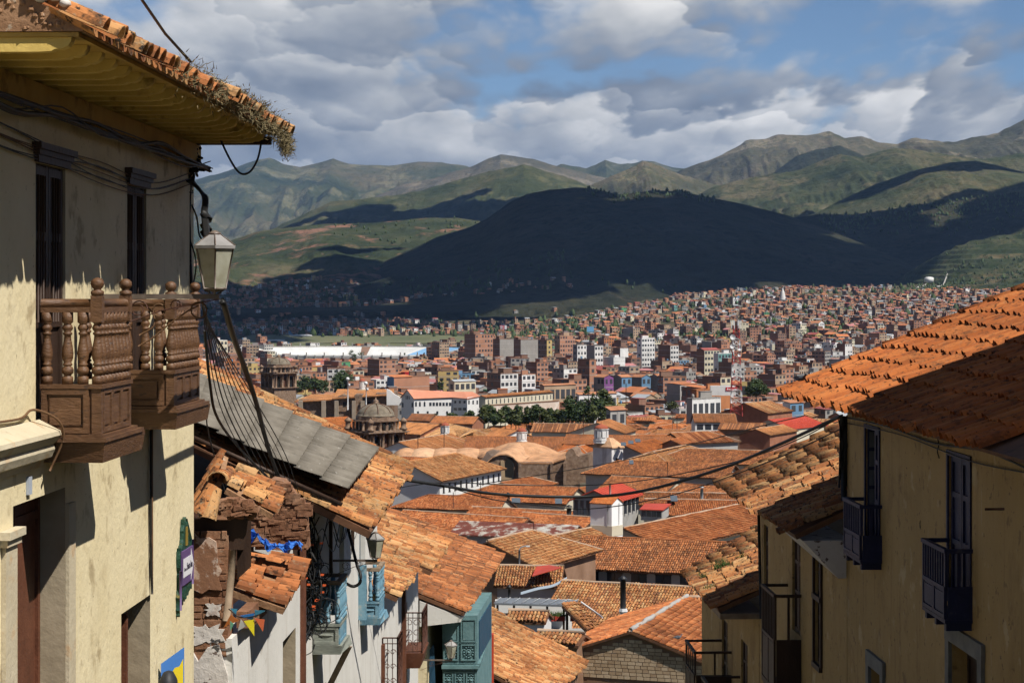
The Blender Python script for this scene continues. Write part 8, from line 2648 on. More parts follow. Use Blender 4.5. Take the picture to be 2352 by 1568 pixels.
def red_verge():
 T = thing('metal_verge', 'bright red sheet metal laid along a tiled verge', 'roofing', at(1250, 1315, 158))
 mb = MB()
 slab(mb, at(1222, 1322, 158.0), at(1290, 1302, 158.5), at(1262, 1296.5, 161.2), at(1232, 1300, 161.2), 0.06)
 mb.build('sheet', m_redmetal, T)
 T2 = thing('gutter_flashing', 'pale blue grey metal flashing running along a roof edge', 'roofing', at(1250, 1350, 150))
 part('strip', plain('flashing_metal', (0.34, 0.40, 0.46), 0.35), T2, lambda m: [m.hexa([a_ + Vector(q) for q in ((0, -.22, -.04), (0, .22, .06), (0, .22, .10), (0, -.22, 0.0))] + [b_ + Vector(q) for q in ((0, -.22, -.04), (0, .22, .06), (0, .22, .10), (0, -.22, 0.0))]) for P_ in [smooth_path([at(1196, 1363, 147), at(1235, 1352, 148), at(1270, 1345, 149), at(1302, 1328, 151)], 5)] for a_, b_ in zip(P_[:-1], P_[1:])])
red_verge()
def stove_pipe(u, v0, v1, y, r, label, m, cap=True):
 T = thing('stove_pipe', label, 'chimney pipe', at(u, v1, y), 'chimney pipes on the tiled roofs')
 part('pipe', m, T, lambda k: k.tube([at(u, v1 + 6, y), at(u, v0, y)], r, 8))
 if cap:
  part('cowl', m, T, lambda k: k.lathe([(r * 1.5, 0), (r * 1.6, 0.05), (r * 0.3, 0.28)], at(u, v0 - 2, y), 8))
m_soot = plain('sooty_metal', (0.02, 0.02, 0.022), 0.5)
stove_pipe(1431, 1332, 1424, 138, 0.20, 'tall black stove pipe wrapped with foil near its foot', m_soot)
part('foil', plain('crinkled_foil', (0.7, 0.7, 0.7), 0.25), bpy.data.objects['stove_pipe'], lambda k: k.lathe([(0.26, -0.35), (0.3, -0.2), (0.24, 0.0), (0.33, 0.15), (0.26, 0.35)], at(1431, 1408, 138), 7, smooth=False))
stove_pipe(1170, 1352, 1372, 140, 0.10, 'short dark stove pipe beside the grey canopy', m_soot)
stove_pipe(1307, 1166, 1180, 250, 0.30, 'stubby black chimney pipe left of the white tower', m_soot)
stove_pipe(1167, 1137, 1150, 285, 0.25, 'squat dark chimney on the hipped red tile range', m_soot)
stove_pipe(1612, 1122, 1156, 262, 0.20, 'grey flue standing on the tiles near the weathered right eave', m_greymetal)
def street_lamp_post():
 y = 166.0
 T = thing('street_lamp', 'grey street lamp post with a short arm before the golden hip roof', 'street lamp', at(1192, 1330, y))
 part('post', m_greymetal, T, lambda m: m.tube([at(1192, 1345, y), at(1193, 1262, y)], 0.09, 6))
 part('arm', m_greymetal, T, lambda m: m.tube(smooth_path([at(1193, 1262, y), at(1196, 1257, y), at(1204, 1254, y), at(1211, 1253, y)], 4), 0.05, 5))
 part('lamp_head', plain('lamp_head_white', (0.7, 0.7, 0.68)), T, lambda m: m.box((px(1208, y), y - 0.15, pz(1255, y)), (px(1217, y), y + 0.15, pz(1252.5, y))))
street_lamp_post()
pigeon('dark pigeon sitting on the plain slope right of the adobe block gable', at(1556, 1470, 107.6) + Vector((0, 0, 0.02)), 1.5, (0.8, 0.3, -0.2))
# roof lights, aerials and crosses scattered over the tiles
rnd = random.Random(91)
for k, (u, v, y, wd) in enumerate(((1185, 1152, 262, 10), (1283, 1153, 270, 8), (1420, 1131, 262, 6), (1455, 1131, 262, 6), (1548, 1147, 248, 8), (1450, 1063, 330, 5), (1449, 1017, 398, 6), (1432, 1021, 398, 6), (1465, 1013, 400, 6))):
 T = thing('roof_light', 'glass roof light number %d' % k, 'roof light', at(u, v, y), 'roof lights on the tiled roofs')
 T['label'] = ['wide roof light below the arcaded house', 'roof light left of the red metal roof', 'left of two roof lights right of the red metal roof', 'right of two roof lights by the red metal roof', 'pale roof light above the little red hut', 'small roof light on the very long brown range', 'middle roof light right of the white chapel', 'nearest roof light right of the white chapel', 'farthest roof light right of the white chapel'][k]
 c = at(u, v, y)
 w = wd / FOC * y
 part('glass', glass_mat('roof_glass', (0.10, 0.12, 0.14), 0.15), T, lambda m: slab(m, c + Vector((-w, -0.6, -0.1)), c + Vector((w, -0.6, -0.1)), c + Vector((w, 0.8, 0.45)), c + Vector((-w, 0.8, 0.45)), 0.08))
for k, (u, v0, v1, y) in enumerate(((960, 1000, 1042, 470), (1020, 975, 1045, 450), (1104, 1105, 1160, 285), (1041, 1130, 1170, 280), (1226, 1200, 1232, 215), (1533, 1060, 1096, 330), (1340, 950, 1000, 520), (1438, 880, 975, 640), (1240, 940, 990, 560), (1555, 955, 985, 600), (1495, 1395, 1418, 138))):
 T = thing('roof_aerial', 'aerial', 'aerial', at(u, v1, y), 'thin aerials on the roofs')
 T['label'] = ['iron cross and rod beside the near dome', 'tall thin rod in front of the church humps', 'thin rod before the stone church corner', 'thin rod below the arcaded house', 'short rod on the rusty shed', 'thin rod on the very long brown range', 'thin rod by the chimney range', 'tall slim rod rising over the park trees', 'short rod left of the park trees', 'short rod on the white block roofs', 'slim stake on the brindled tile slope'][k]
 part('rod', m_iron, T, lambda m: m.tube([at(u, v1, y), at(u, v0, y)], 0.00018 * y, 4))
 if k == 0:
  part('cross_bar', m_iron, T, lambda m: m.tube([at(u - 7, 1036, y), at(u + 7, 1036, y)], 0.12, 4))
# ------------------------------------------------------------------ ordinary houses that fill the gaps
LANDM = [(863, 500, 'near bell tower'), (640, 880, 'far bell tower'), (1010, 760, 'white convent'), (1691, 700, 'lattice mast'), (1230, 430, 'stone church'), (1398, 400, 'white chapel'), (1392, 196, 'white chimney tower'), (790, 860, 'convent church'), (1190, 800, 'cream range'), (1450, 110, 'adobe block gable'), (1500, 190, 'windowed range'), (1250, 650, 'park trees'), (810, 2150, 'stadium'), (1190, 1150, 'banded white block'), (1350, 1150, 'slim brick tower'), (1445, 1150, 'coloured terrace'), (785, 1500, 'green block'), (1485, 1700, 'white tower block'), (1298, 1800, 'tall brick tower'), (1097, 1800, 'brown twin blocks')]
AUTO = []
def relation(x, y):
 u = CU + FOC * x / y
 best = min(LANDM, key=lambda q: abs(q[0] - u) / 70 + abs(math.log(q[1] / y)) * 4)
 du = u - best[0]
 ry = y / best[1]
 if abs(du) < 25:
  w = 'behind' if ry > 1 else 'in front of'
 else:
  w = 'right of' if du > 0 else 'left of'
  if ry > 1.25:
   w = 'far ' + w
  elif ry < 0.8:
   w = 'below ' + w
 return w + ' the ' + best[2]
def ordinal(i):
 one = ['first', 'second', 'third', 'fourth', 'fifth', 'sixth', 'seventh', 'eighth', 'ninth', 'tenth', 'eleventh', 'twelfth', 'thirteenth', 'fourteenth', 'fifteenth', 'sixteenth', 'seventeenth', 'eighteenth', 'nineteenth']
 if i < 19:
  return one[i]
 k = (i + 1) % 10
 tens = (i + 1) // 10
 if k == 0:
  return {2: 'twentieth', 3: 'thirtieth', 4: 'fortieth', 5: 'fiftieth', 6: 'sixtieth'}[tens]
 return {2: 'twenty', 3: 'thirty', 4: 'forty', 5: 'fifty', 6: 'sixty'}[tens] + '-' + one[k - 1]
def settle_labels():
 """things that would share a description are told apart by their order from left to right"""
 by = {}
 for o, txt, x, y in AUTO:
  by.setdefault(txt, []).append((x / y, o))
 for txt, L in by.items():
  L.sort(key=lambda q: q[0])
  for i, (_, o) in enumerate(L):
   if len(L) == 1:
    o['label'] = txt
   else:
    o['label'] = ordinal(i) + ' from left, ' + txt
def free(x, y, r):
 return all((x - a) ** 2 + (y - b) ** 2 > (r + c) ** 2 * 0.55 for a, b, c in FOOT)
rnd = random.Random(2024)
nfill = 0
yy = 118.0
while yy < 900:
 step = 11 + yy * 0.008
 x = px(860 if yy < 350 else 560, yy)
 xe = px(1950, yy)
 while x < xe:
  cx, cy = x + rnd.uniform(-3, 3), yy + rnd.uniform(-3, 3)
  u = CU + FOC * cx / cy
  if yy > 560 and 1000 < u < 1420 and yy < 740:
   x += step
   continue
  if free(cx, cy, 5.5) and not (yy < 200 and (u > 1720 or u < 1150)):
   L = rnd.uniform(8, 15)
   Wd = rnd.uniform(3.2, 5.0)
   a = math.radians(rnd.choice((-14, -10, 62, 70, -18)) + rnd.uniform(-5, 5))
   gz = float(ground_z(cx, cy))
   rz = gz + rnd.uniform(6.0, 8.2) - (1.5 if yy < 330 else 0)
   hx, hy = math.cos(a) * L / 2, math.sin(a) * L / 2
   A, B = (cx - hx, cy - hy), (cx + hx, cy + hy)
   if A[0] / A[1] > B[0] / B[1]:
    A, B = B, A
   u1, v1 = CU + FOC * A[0] / A[1], HV - FOC * rz / A[1]
   u2, v2 = CU + FOC * B[0] / B[1], HV - FOC * rz / B[1]
   pit = rnd.uniform(19, 24)
   roof = rnd.choice(('red', 'red', 'brn', 'gld', 'new', 'red', 'gld'))
   wall = rnd.choice(('white', 'cream', 'cream', 'adobe', 'grey', 'brick'))
   ends = rnd.choice(('gg', 'gg', 'gh', 'hg', 'hh'))
   d = Vector((B[0] - A[0], B[1] - A[1], 0)).normalized()
   pyn = -abs(d.x)
   t = math.tan(math.radians(pit))
   vE = HV + FOC * (-(rz - t * Wd)) / (A[1] + pyn * Wd)
   cnm = {'red': 'reddish', 'brn': 'brown', 'gld': 'golden', 'new': 'plain orange'}[roof]
   enm = 'hipped' if 'h' in ends else 'gabled'
   g = gable_house('tiled_house', 'x', u1, v1, A[1], u2, v2, vE, pitch=pit, ends=ends, roof=roof, wall=wall, y2=B[1], wins=(rnd.randint(2, 4), 0.5, 1.1, 0.8, 0.15, 0.85, False) if rnd.random() < 0.5 else None)
   AUTO.append((g['obj'], '%s %s tile roof, %s walls, %s' % (enm, cnm, wall, relation(cx, cy)), cx, cy))
   nfill += 1
  x += step * rnd.uniform(0.9, 1.25)
 yy += step * 0.95
# ------------------------------------------------------------------ the modern city
def cm(name, c, **k):
 return mat(name, [(0.3, tuple(x * 0.8 for x in c)), (0.7, tuple(min(1, x * 1.12) for x in c))], scale=0.12, bump=0, streak=[((c[0] * 0.5, c[1] * 0.48, c[2] * 0.45), 0.25, 0.55, 0.75, 0.4, 0.2)], **k)
CITY = {
 'brick': cm('city_brick', (0.44, 0.215, 0.13)), 'darkbrick': cm('city_dark_brick', (0.25, 0.145, 0.10)), 'grey': cm('city_render', (0.33, 0.31, 0.285)), 'white': cm('city_white', (0.74, 0.73, 0.71)),
 'cream': cm('city_cream', (0.66, 0.60, 0.44)), 'yellow': cm('city_yellow', (0.52, 0.38, 0.15)), 'blue': cm('city_blue', (0.14, 0.27, 0.42)), 'green': cm('city_green', (0.11, 0.33, 0.16)), 'purple': cm('city_purple', (0.24, 0.09, 0.26)),
 'orange': cm('city_orange', (0.50, 0.20, 0.08)), 'olive': cm('city_olive', (0.33, 0.31, 0.12)), 'red': cm('city_red', (0.50, 0.03, 0.03)), 'teal': cm('city_teal', (0.15, 0.32, 0.30)), 'tan': cm('city_tan', (0.42, 0.30, 0.20)),
 'concrete': cm('city_concrete', (0.42, 0.40, 0.37)), 'rorange': cm('city_orange_roof', (0.56, 0.20, 0.08)), 'rred': cm('city_red_roof', (0.34, 0.09, 0.075)), 'rtile': cm('city_tile_roof', (0.46, 0.20, 0.10)), 'rgrey': cm('city_grey_roof', (0.38, 0.40, 0.42)), 'rpink': cm('city_pink_roof', (0.48, 0.20, 0.19)),
}
CK = list(CITY)
CI = {k: i for i, k in enumerate(CK)}
CMATS = [CITY[k] for k in CK]
m_cwin = glass_mat('city_window', (0.05, 0.052, 0.058), 0.2)
NB = len(CK)
def frame_of(cx, cy, th):
 c, s = math.cos(th), math.sin(th)
 return lambda x, y, z: Vector((cx + x * c - y * s, cy + x * s + y * c, z))
def city_box(mbw, mbr, mbg, x, y, z0, h, w, d, th, wl, wr, roof, rc, storeys, win=0.5, slabs=True, rnd=random, winw=1.1):
 """one building: near corner at (x, y), right face along th, left face along th + 90 degrees; materials by name per face"""
 F = frame_of(x, y, th)
 zt = z0 + h
 il, ir = CI[wl], CI[wr]
 p = [F(0, 0, z0), F(w, 0, z0), F(w, d, z0), F(0, d, z0), F(0, 0, zt), F(w, 0, zt), F(w, d, zt), F(0, d, zt)]
 mbw.add(p, [(0, 1, 5, 4)], ir)
 mbw.add(p, [(1, 2, 6, 5), (2, 3, 7, 6), (3, 0, 4, 7)], il)
 ri = CI[rc]
 if roof == 'flat':
  mbr.add([F(0.25, 0.25, zt - 0.4), F(w - 0.25, 0.25, zt - 0.4), F(w - 0.25, d - 0.25, zt - 0.4), F(0.25, d - 0.25, zt - 0.4)], [(0, 1, 2, 3)], CI['concrete'] if rc not in ('rred', 'rorange') else ri)
  for (a0, a1, b0, b1) in ((0, w, 0, 0.25), (0, w, d - 0.25, d), (0, 0.25, 0.25, d - 0.25), (w - 0.25, w, 0.25, d - 0.25)):
   mbr.box((a0, b0, zt - 0.41), (a1, b1, zt + 0.35), il, fr=F)
  if rnd.random() < 0.75:
   ww, dd = w * rnd.uniform(0.25, 0.5), d * rnd.uniform(0.25, 0.5)
   ox, oy = rnd.uniform(0.3, w - ww - 0.3), rnd.uniform(0.3, d - dd - 0.3)
   hh = rnd.uniform(2.0, 3.0)
   mbr.box((ox, oy, zt - 0.4), (ox + ww, oy + dd, zt + hh), il, fr=F)
   mbr.box((ox - 0.2, oy - 0.2, zt + hh), (ox + ww + 0.2, oy + dd + 0.2, zt + hh + 0.15), rnd.choice((ri, CI['rgrey'], CI['rorange'])), fr=F)
  if rnd.random() < 0.35:
   ox, oy = rnd.uniform(0.5, w - 1.5), rnd.uniform(0.5, d - 1.5)
   mbr.lathe([(0.6, zt), (0.6, zt + 1.6), (0.3, zt + 1.9)], F(ox, oy, 0) * 1.0, 6, rnd.choice((CI['blue'], CI['grey'], CI['concrete'])))
 elif roof == 'shed':
  k = rnd.uniform(0.5, 1.2)
  q = [F(-0.4, -0.4, zt + 0.05), F(w + 0.4, -0.4, zt + 0.05), F(w + 0.4, d + 0.4, zt + k), F(-0.4, d + 0.4, zt + k)]
  mbr.hexa([a - Vector((0, 0, 0.12)) for a in q] + q, ri)
 elif roof == 'gable':
  k = min(w, d) * 0.20
  if w > d:
   a, b = F(-0.4, d / 2, zt + k), F(w + 0.4, d / 2, zt + k)
   e = [F(-0.4, -0.4, zt - 0.05), F(w + 0.4, -0.4, zt - 0.05), F(w + 0.4, d + 0.4, zt - 0.05), F(-0.4, d + 0.4, zt - 0.05)]
   mbr.add([e[0], e[1], b, a, e[2], e[3]], [(0, 1, 2, 3), (4, 5, 3, 2)], ri)
   mbw.add([F(0, 0, zt), F(0, d, zt), F(0, d / 2, zt + k - 0.1), F(w, 0, zt), F(w, d, zt), F(w, d / 2, zt + k - 0.1)], [(0, 2, 1), (3, 4, 5)], il)
  else:
   a, b = F(w / 2, -0.4, zt + k), F(w / 2, d + 0.4, zt + k)
   e = [F(-0.4, -0.4, zt - 0.05), F(w + 0.4, -0.4, zt - 0.05), F(w + 0.4, d + 0.4, zt - 0.05), F(-0.4, d + 0.4, zt - 0.05)]
   mbr.add([e[0], a, b, e[3], e[1], e[2]], [(0, 1, 2, 3), (4, 5, 2, 1)], ri)
   mbw.add([F(0, 0, zt), F(w, 0, zt), F(w / 2, 0, zt + k - 0.1)], [(0, 1, 2)], ir)
 sh = h / storeys
 # floor bands
 if slabs:
  for s in range(1, storeys):
   zz = z0 + sh * s
   mbw.box((-0.04, -0.06, zz - 0.12), (w + 0.03, 0.02, zz + 0.12), CI['concrete'], fr=F)
   mbw.box((-0.06, -0.03, zz - 0.12), (0.02, d, zz + 0.12), CI['concrete'], fr=F)
 # windows: right face, a few on the left face
 for (L, prob, side) in ((w, win, 0), (d, win * 0.35, 1)):
  n = max(1, int(L / 3.0))
  if rnd.random() > prob * 1.6 + 0.15:
   continue
  for s in range(storeys):
   zz = z0 + sh * s + sh * 0.32
   for i in range(n):
    if rnd.random() > 0.55 + prob * 0.5:
     continue
    c = (i + 0.5) * L / n
    hw = min(winw, L / n * 0.36) * rnd.choice((1, 1, 0.8))
    if side == 0:
     q = [F(c - hw, -0.07, zz), F(c + hw, -0.07, zz), F(c + hw, -0.07, zz + sh * 0.46), F(c - hw, -0.07, zz + sh * 0.46)]
    else:
     q = [F(-0.07, c + hw, zz), F(-0.07, c - hw, zz), F(-0.07, c - hw, zz + sh * 0.46), F(-0.07, c + hw, zz + sh * 0.46)]
    n_ = (q[1] - q[0]).cross(q[3] - q[0]).normalized() * 0.12
    mbg.prism(q, -n_, 0)
def block(name, label, u0, uc, u1, vt, y, wl, wr, roof='flat', rc='grey', storeys=5, win=0.8, th=40, slabs=True, vb=None, winw=1.1, parts=None):
 """single building sighted by its left edge, near corner and right edge columns"""
 t = math.radians(th)
 c = at(uc, vt, y)
 w = max(2.0, (u1 - uc) / FOC * y / math.cos(t))
 d = max(2.0, (uc - u0) / FOC * y / math.sin(t))
 z0 = float(ground_z(c.x, c.y)) - 1.0
 H = thing(name, label, 'building', (c.x, c.y, z0), 'taller blocks of the modern city')
 FOOT.append((c.x + (w * math.cos(t) - d * math.sin(t)) / 2, c.y + (w * math.sin(t) + d * math.cos(t)) / 2, max(w, d) * 0.62))
 a, b, g = MB(), MB(), MB()
 rr = random.Random(int(u0 * 31 + vt * 7))
 h = c.z - z0
 city_box(a, b, g, c.x, c.y, z0, h, w, d, t, wl, wr, roof, rc, storeys, win, slabs, rr, winw)
 a.build('wall', CMATS, H)
 b.build('roof', CMATS, H)
 if g.f:
  g.build('windows', m_cwin, H, kind='stuff')
 return H
BL = [
 ('office_block', 'white office block with dark window bands and a bare brick side', 1118, 1150, 1198, 858, 1120, 'darkbrick', 'white', 'flat', 'rgrey', 5, 1.0, 1.6),
 ('office_block', 'second white banded office with a glazed arched top', 1190, 1199, 1230, 860, 1110, 'brick', 'white', 'flat', 'rgrey', 5, 1.0, 1.6),
 ('brick_tower', 'slim raw brick tower in the middle of the city', 1328, 1354, 1370, 826, 1180, 'darkbrick', 'brick', 'flat', 'grey', 6, 0.3, 1.0),
 ('apartment_block', 'purple fronted terrace house with grey side', 1365, 1388, 1410, 866, 1160, 'grey', 'purple', 'gable', 'rtile', 3, 0.9, 1.0),
 ('apartment_block', 'light blue fronted terrace house left of two', 1410, 1428, 1452, 866, 1165, 'grey', 'blue', 'gable', 'rtile', 3, 0.9, 1.0),
 ('apartment_block', 'light blue fronted terrace house right of two', 1452, 1474, 1496, 866, 1170, 'grey', 'blue', 'gable', 'rtile', 3, 0.9, 1.0),
 ('apartment_block', 'olive fronted terrace house at the right end of the coloured row', 1496, 1512, 1536, 864, 1175, 'grey', 'olive', 'gable', 'rtile', 3, 0.9, 1.0),
 ('green_block', 'building with a plain bright green side wall left of the big tree', 756, 777, 803, 831, 1480, 'darkbrick', 'green', 'flat', 'rorange', 5, 0.0, 1.0),
 ('apartment_block', 'bare brick block right behind the green walled building', 803, 812, 850, 838, 1560, 'brick', 'brick', 'flat', 'grey', 4, 0.4, 1.0),
 ('tower_block', 'brown brick twin tower, left one with a dark flank', 1066, 1092, 1132, 768, 1830, 'darkbrick', 'brick', 'flat', 'grey', 8, 0.5, 1.0),
 ('tower_block', 'grey blind walled tower right of the brown brick one', 1132, 1148, 1180, 779, 1800, 'darkbrick', 'grey', 'flat', 'grey', 7, 0.05, 1.0),
 ('tower_block', 'wide grey blind walled block next to a yellow front', 1180, 1196, 1245, 780, 1780, 'darkbrick', 'grey', 'flat', 'grey', 7, 0.05, 1.0),
 ('tower_block', 'narrow block with yellow and red window bands', 1236, 1256, 1268, 781, 1760, 'darkbrick', 'yellow', 'flat', 'rred', 7, 1.0, 1.0),
 ('tower_block', 'tallest brick tower with pale corner bands', 1274, 1286, 1322, 771, 1780, 'tan', 'brick', 'flat', 'rorange', 9, 0.4, 1.0),
 ('tower_block', 'white and grey block with vertical window strips', 1316, 1326, 1348, 792, 1640, 'grey', 'white', 'flat', 'rorange', 6, 0.9, 1.0),
 ('tower_block', 'white block with a grey flank and dark window rows', 1348, 1366, 1386, 794, 1600, 'grey', 'white', 'flat', 'rorange', 6, 1.0, 1.3),
 ('tower_block', 'white rounded tower with red roof top and full window grid', 1464, 1474, 1506, 777, 1700, 'white', 'white', 'flat', 'rred', 8, 1.0, 1.3),
 ('tower_block', 'dark flanked block with white balconied front', 1514, 1540, 1560, 794, 1660, 'darkbrick', 'white', 'flat', 'grey', 7, 1.0, 1.3),
 ('tower_block', 'cream block with red roof and many balconies left of the mast', 1602, 1618, 1656, 804, 1520, 'darkbrick', 'cream', 'gable', 'rred', 6, 1.0, 1.2),
 ('tower_block', 'teal and white block touching the cream one by the mast', 1640, 1650, 1690, 812, 1500, 'white', 'teal', 'flat', 'grey', 5, 1.0, 1.2),
 ('apartment_block', 'red brick cube with six square windows right of the mast', 1778, 1782, 1842, 884, 1150, 'darkbrick', 'brick', 'flat', 'grey', 3, 0.9, 1.3),
 ('apartment_block', 'cream apartment house with dark side under the mast', 1618, 1655, 1682, 866, 1130, 'darkbrick', 'cream', 'flat', 'grey', 4, 1.0, 1.4),
 ('apartment_block', 'grey concrete frame house with orange roof', 1534, 1562, 1604, 882, 980, 'grey', 'concrete', 'shed', 'rorange', 4, 0.5, 1.2),
 ('house_row', 'white two storey house with strip windows and orange roof', 1570, 1610, 1642, 891, 960, 'darkbrick', 'white', 'shed', 'rorange', 3, 0.9, 1.4),
 ('ruin_block', 'unfinished white columned building before the red sign', 1578, 1590, 1662, 916, 800, 'grey', 'white', 'flat', 'grey', 2, 1.0, 1.4),
 ('cement_house', 'pale cement house with three dark windows by the park trees', 1400, 1402, 1440, 942, 640, 'grey', 'concrete', 'shed', 'rtile', 3, 1.0, 0.9),
 ('shop_block', 'low orange shop block with a yellow pylon', 1590, 1600, 1690, 896, 900, 'orange', 'orange', 'flat', 'rorange', 2, 0.2, 1.0),
 ('apartment_block', 'white house with blue trim at the far right of the old town', 1800, 1815, 1850, 925, 820, 'white', 'blue', 'shed', 'rtile', 3, 0.9, 1.2),
 ('brick_hall', 'wide bare brick hall below the red shed, left of centre', 888, 905, 945, 866, 1150, 'blue', 'brick', 'shed', 'rorange', 3, 0.0, 1.0),
 ('brick_hall', 'second bare brick hall with concrete frame', 935, 945, 985, 864, 1160, 'darkbrick', 'brick', 'flat', 'grey', 3, 0.0, 1.0),
 ('red_shed', 'bright red box shed with pale arched hall behind', 920, 930, 965, 856, 1260, 'red', 'red', 'flat', 'rred', 2, 0.0, 1.0),
 ('hotel', 'pale yellow hotel with arched top windows', 1030, 1044, 1092, 876, 1050, 'cream', 'cream', 'gable', 'rgrey', 3, 1.0, 1.2),
 ('yellow_shed', 'mustard coloured shed left of the green walled building', 706, 712, 757, 842, 1450, 'yellow', 'yellow', 'gable', 'rorange', 2, 0.0, 1.0),
 ('tan_range', 'long tan tiled hall with dark open gallery', 1240, 1250, 1325, 885, 950, 'tan', 'tan', 'gable', 'rtile', 2, 1.0, 1.4),
 ('white_strip', 'white building with a long blue window strip', 1325, 1330, 1420, 906, 850, 'white', 'white', 'shed', 'rtile', 2, 1.0, 1.5),
 ('corner_block', 'white tower house with balconies at the far left', 485, 498, 520, 782, 1900, 'white', 'cream', 'flat', 'grey', 5, 1.0, 1.2),
 ('brick_block', 'brick block behind the drop wires on the left', 500, 515, 552, 824, 1600, 'darkbrick', 'brick', 'flat', 'rorange', 5, 0.8, 1.1),
]
for q in BL:
 block(q[0], q[1], q[2], q[3], q[4], q[5], q[6], q[7], q[8], q[9], q[10], q[11], q[12], winw=q[13])
def shop_sign():
 y = 880.0
 T = thing('shop_sign', 'red signboard with white lettering on a cream parapet', 'sign', at(1680, 905, y))
 part('parapet', CITY['white'], T, lambda m: m.box((px(1632, y), y, pz(908, y)), (px(1690, y), y + 3, pz(886, y))))
 part('board', plain('sign_red', (0.55, 0.02, 0.03)), T, lambda m: m.box((px(1667, y), y - 0.25, pz(897, y)), (px(1693, y), y - 0.05, pz(889, y))))
 mw_ = plain('sign_white2', (0.8, 0.74, 0.74))
 part('emblem', mw_, T, lambda m: m.prism([at(u, v, y - 0.3) for u, v in ((1669.5, 896), (1669.8, 893), (1671.5, 889.8), (1673.2, 893), (1673.6, 896), (1671.5, 894.4))], (0, 0.1, 0)))
 part('lettering', mw_, T, lambda m: [m.box((px(1674.6 + 2.2 * k, y), y - 0.3, pz(895.4, y)), (px(1676.2 + 2.2 * k, y), y - 0.2, pz(892.4 - 0.3 * (k % 2), y))) for k in range(8)])
 for (u, lb, wl) in ((1708, 'yellow and dark sign pylon left of the lattice mast foot', 'red'), (1868, 'yellow and dark sign pylon by the dark round tree', 'yellow')):
  T2 = thing('sign_pylon', lb, 'pylon', at(u, 905, 900))
  part('panel', CITY['yellow'], T2, lambda m: m.box((px(u, 900) - 1.6, 900, pz(910, 900)), (px(u, 900) + 1.6, 902, pz(877, 900))))
  part('glass', m_cwin, T2, lambda m: m.box((px(u, 900) - 1.1, 899.8, pz(906, 900)), (px(u, 900) + 1.2, 899.95, pz(886, 900))))
 for (u, v, y3, lb) in ((1886 * 0 + 1888, 752, 2300, 'red and white hoarding above the brown tower blocks'),):
  u = 1156
  T3 = thing('billboard', lb, 'billboard', at(u, 760, y3))
  part('panel', plain('hoarding', (0.55, 0.10, 0.13)), T3, lambda m: m.box((px(1148, y3), y3, pz(757, y3)), (px(1164, y3), y3 + 0.5, pz(747, y3))))
  part('white_panel', plain('hoarding_white', (0.7, 0.7, 0.72)), T3, lambda m: m.box((px(1159, y3), y3 - 0.3, pz(756, y3)), (px(1164, y3), y3 - 0.1, pz(747, y3))))
  for k in range(4):
   part('print_line', plain('hoarding_white', (0.7, 0.7, 0.72)), T3, lambda m: m.box((px(1149, y3), y3 - 0.3, pz(749.2 + 2 * k, y3)), (px(1154 + 1.2 * (k % 2) * 2, y3), y3 - 0.1, pz(748.2 + 2 * k, y3))))
  part('legs', m_greymetal, T3, lambda m: (m.tube([at(1151, 757, y3), at(1151, 768, y3)], 0.3, 4), m.tube([at(1161, 757, y3), at(1161, 768, y3)], 0.3, 4)))
 T4 = thing('billboard', 'light blue hoarding panel on the bank below the brick suburb', 'billboard', at(1355, 755, 2450))
 part('panel', plain('hoarding_blue', (0.16, 0.40, 0.66)), T4, lambda m: m.box((px(1348, 2450), 2450, pz(762, 2450)), (px(1364, 2450), 2450.5, pz(750, 2450))))
 part('legs', m_greymetal, T4, lambda m: (m.tube([at(1350, 762, 2450), at(1350, 770, 2450)], 0.3, 4), m.tube([at(1362, 762, 2450), at(1362, 770, 2450)], 0.3, 4)))
shop_sign()
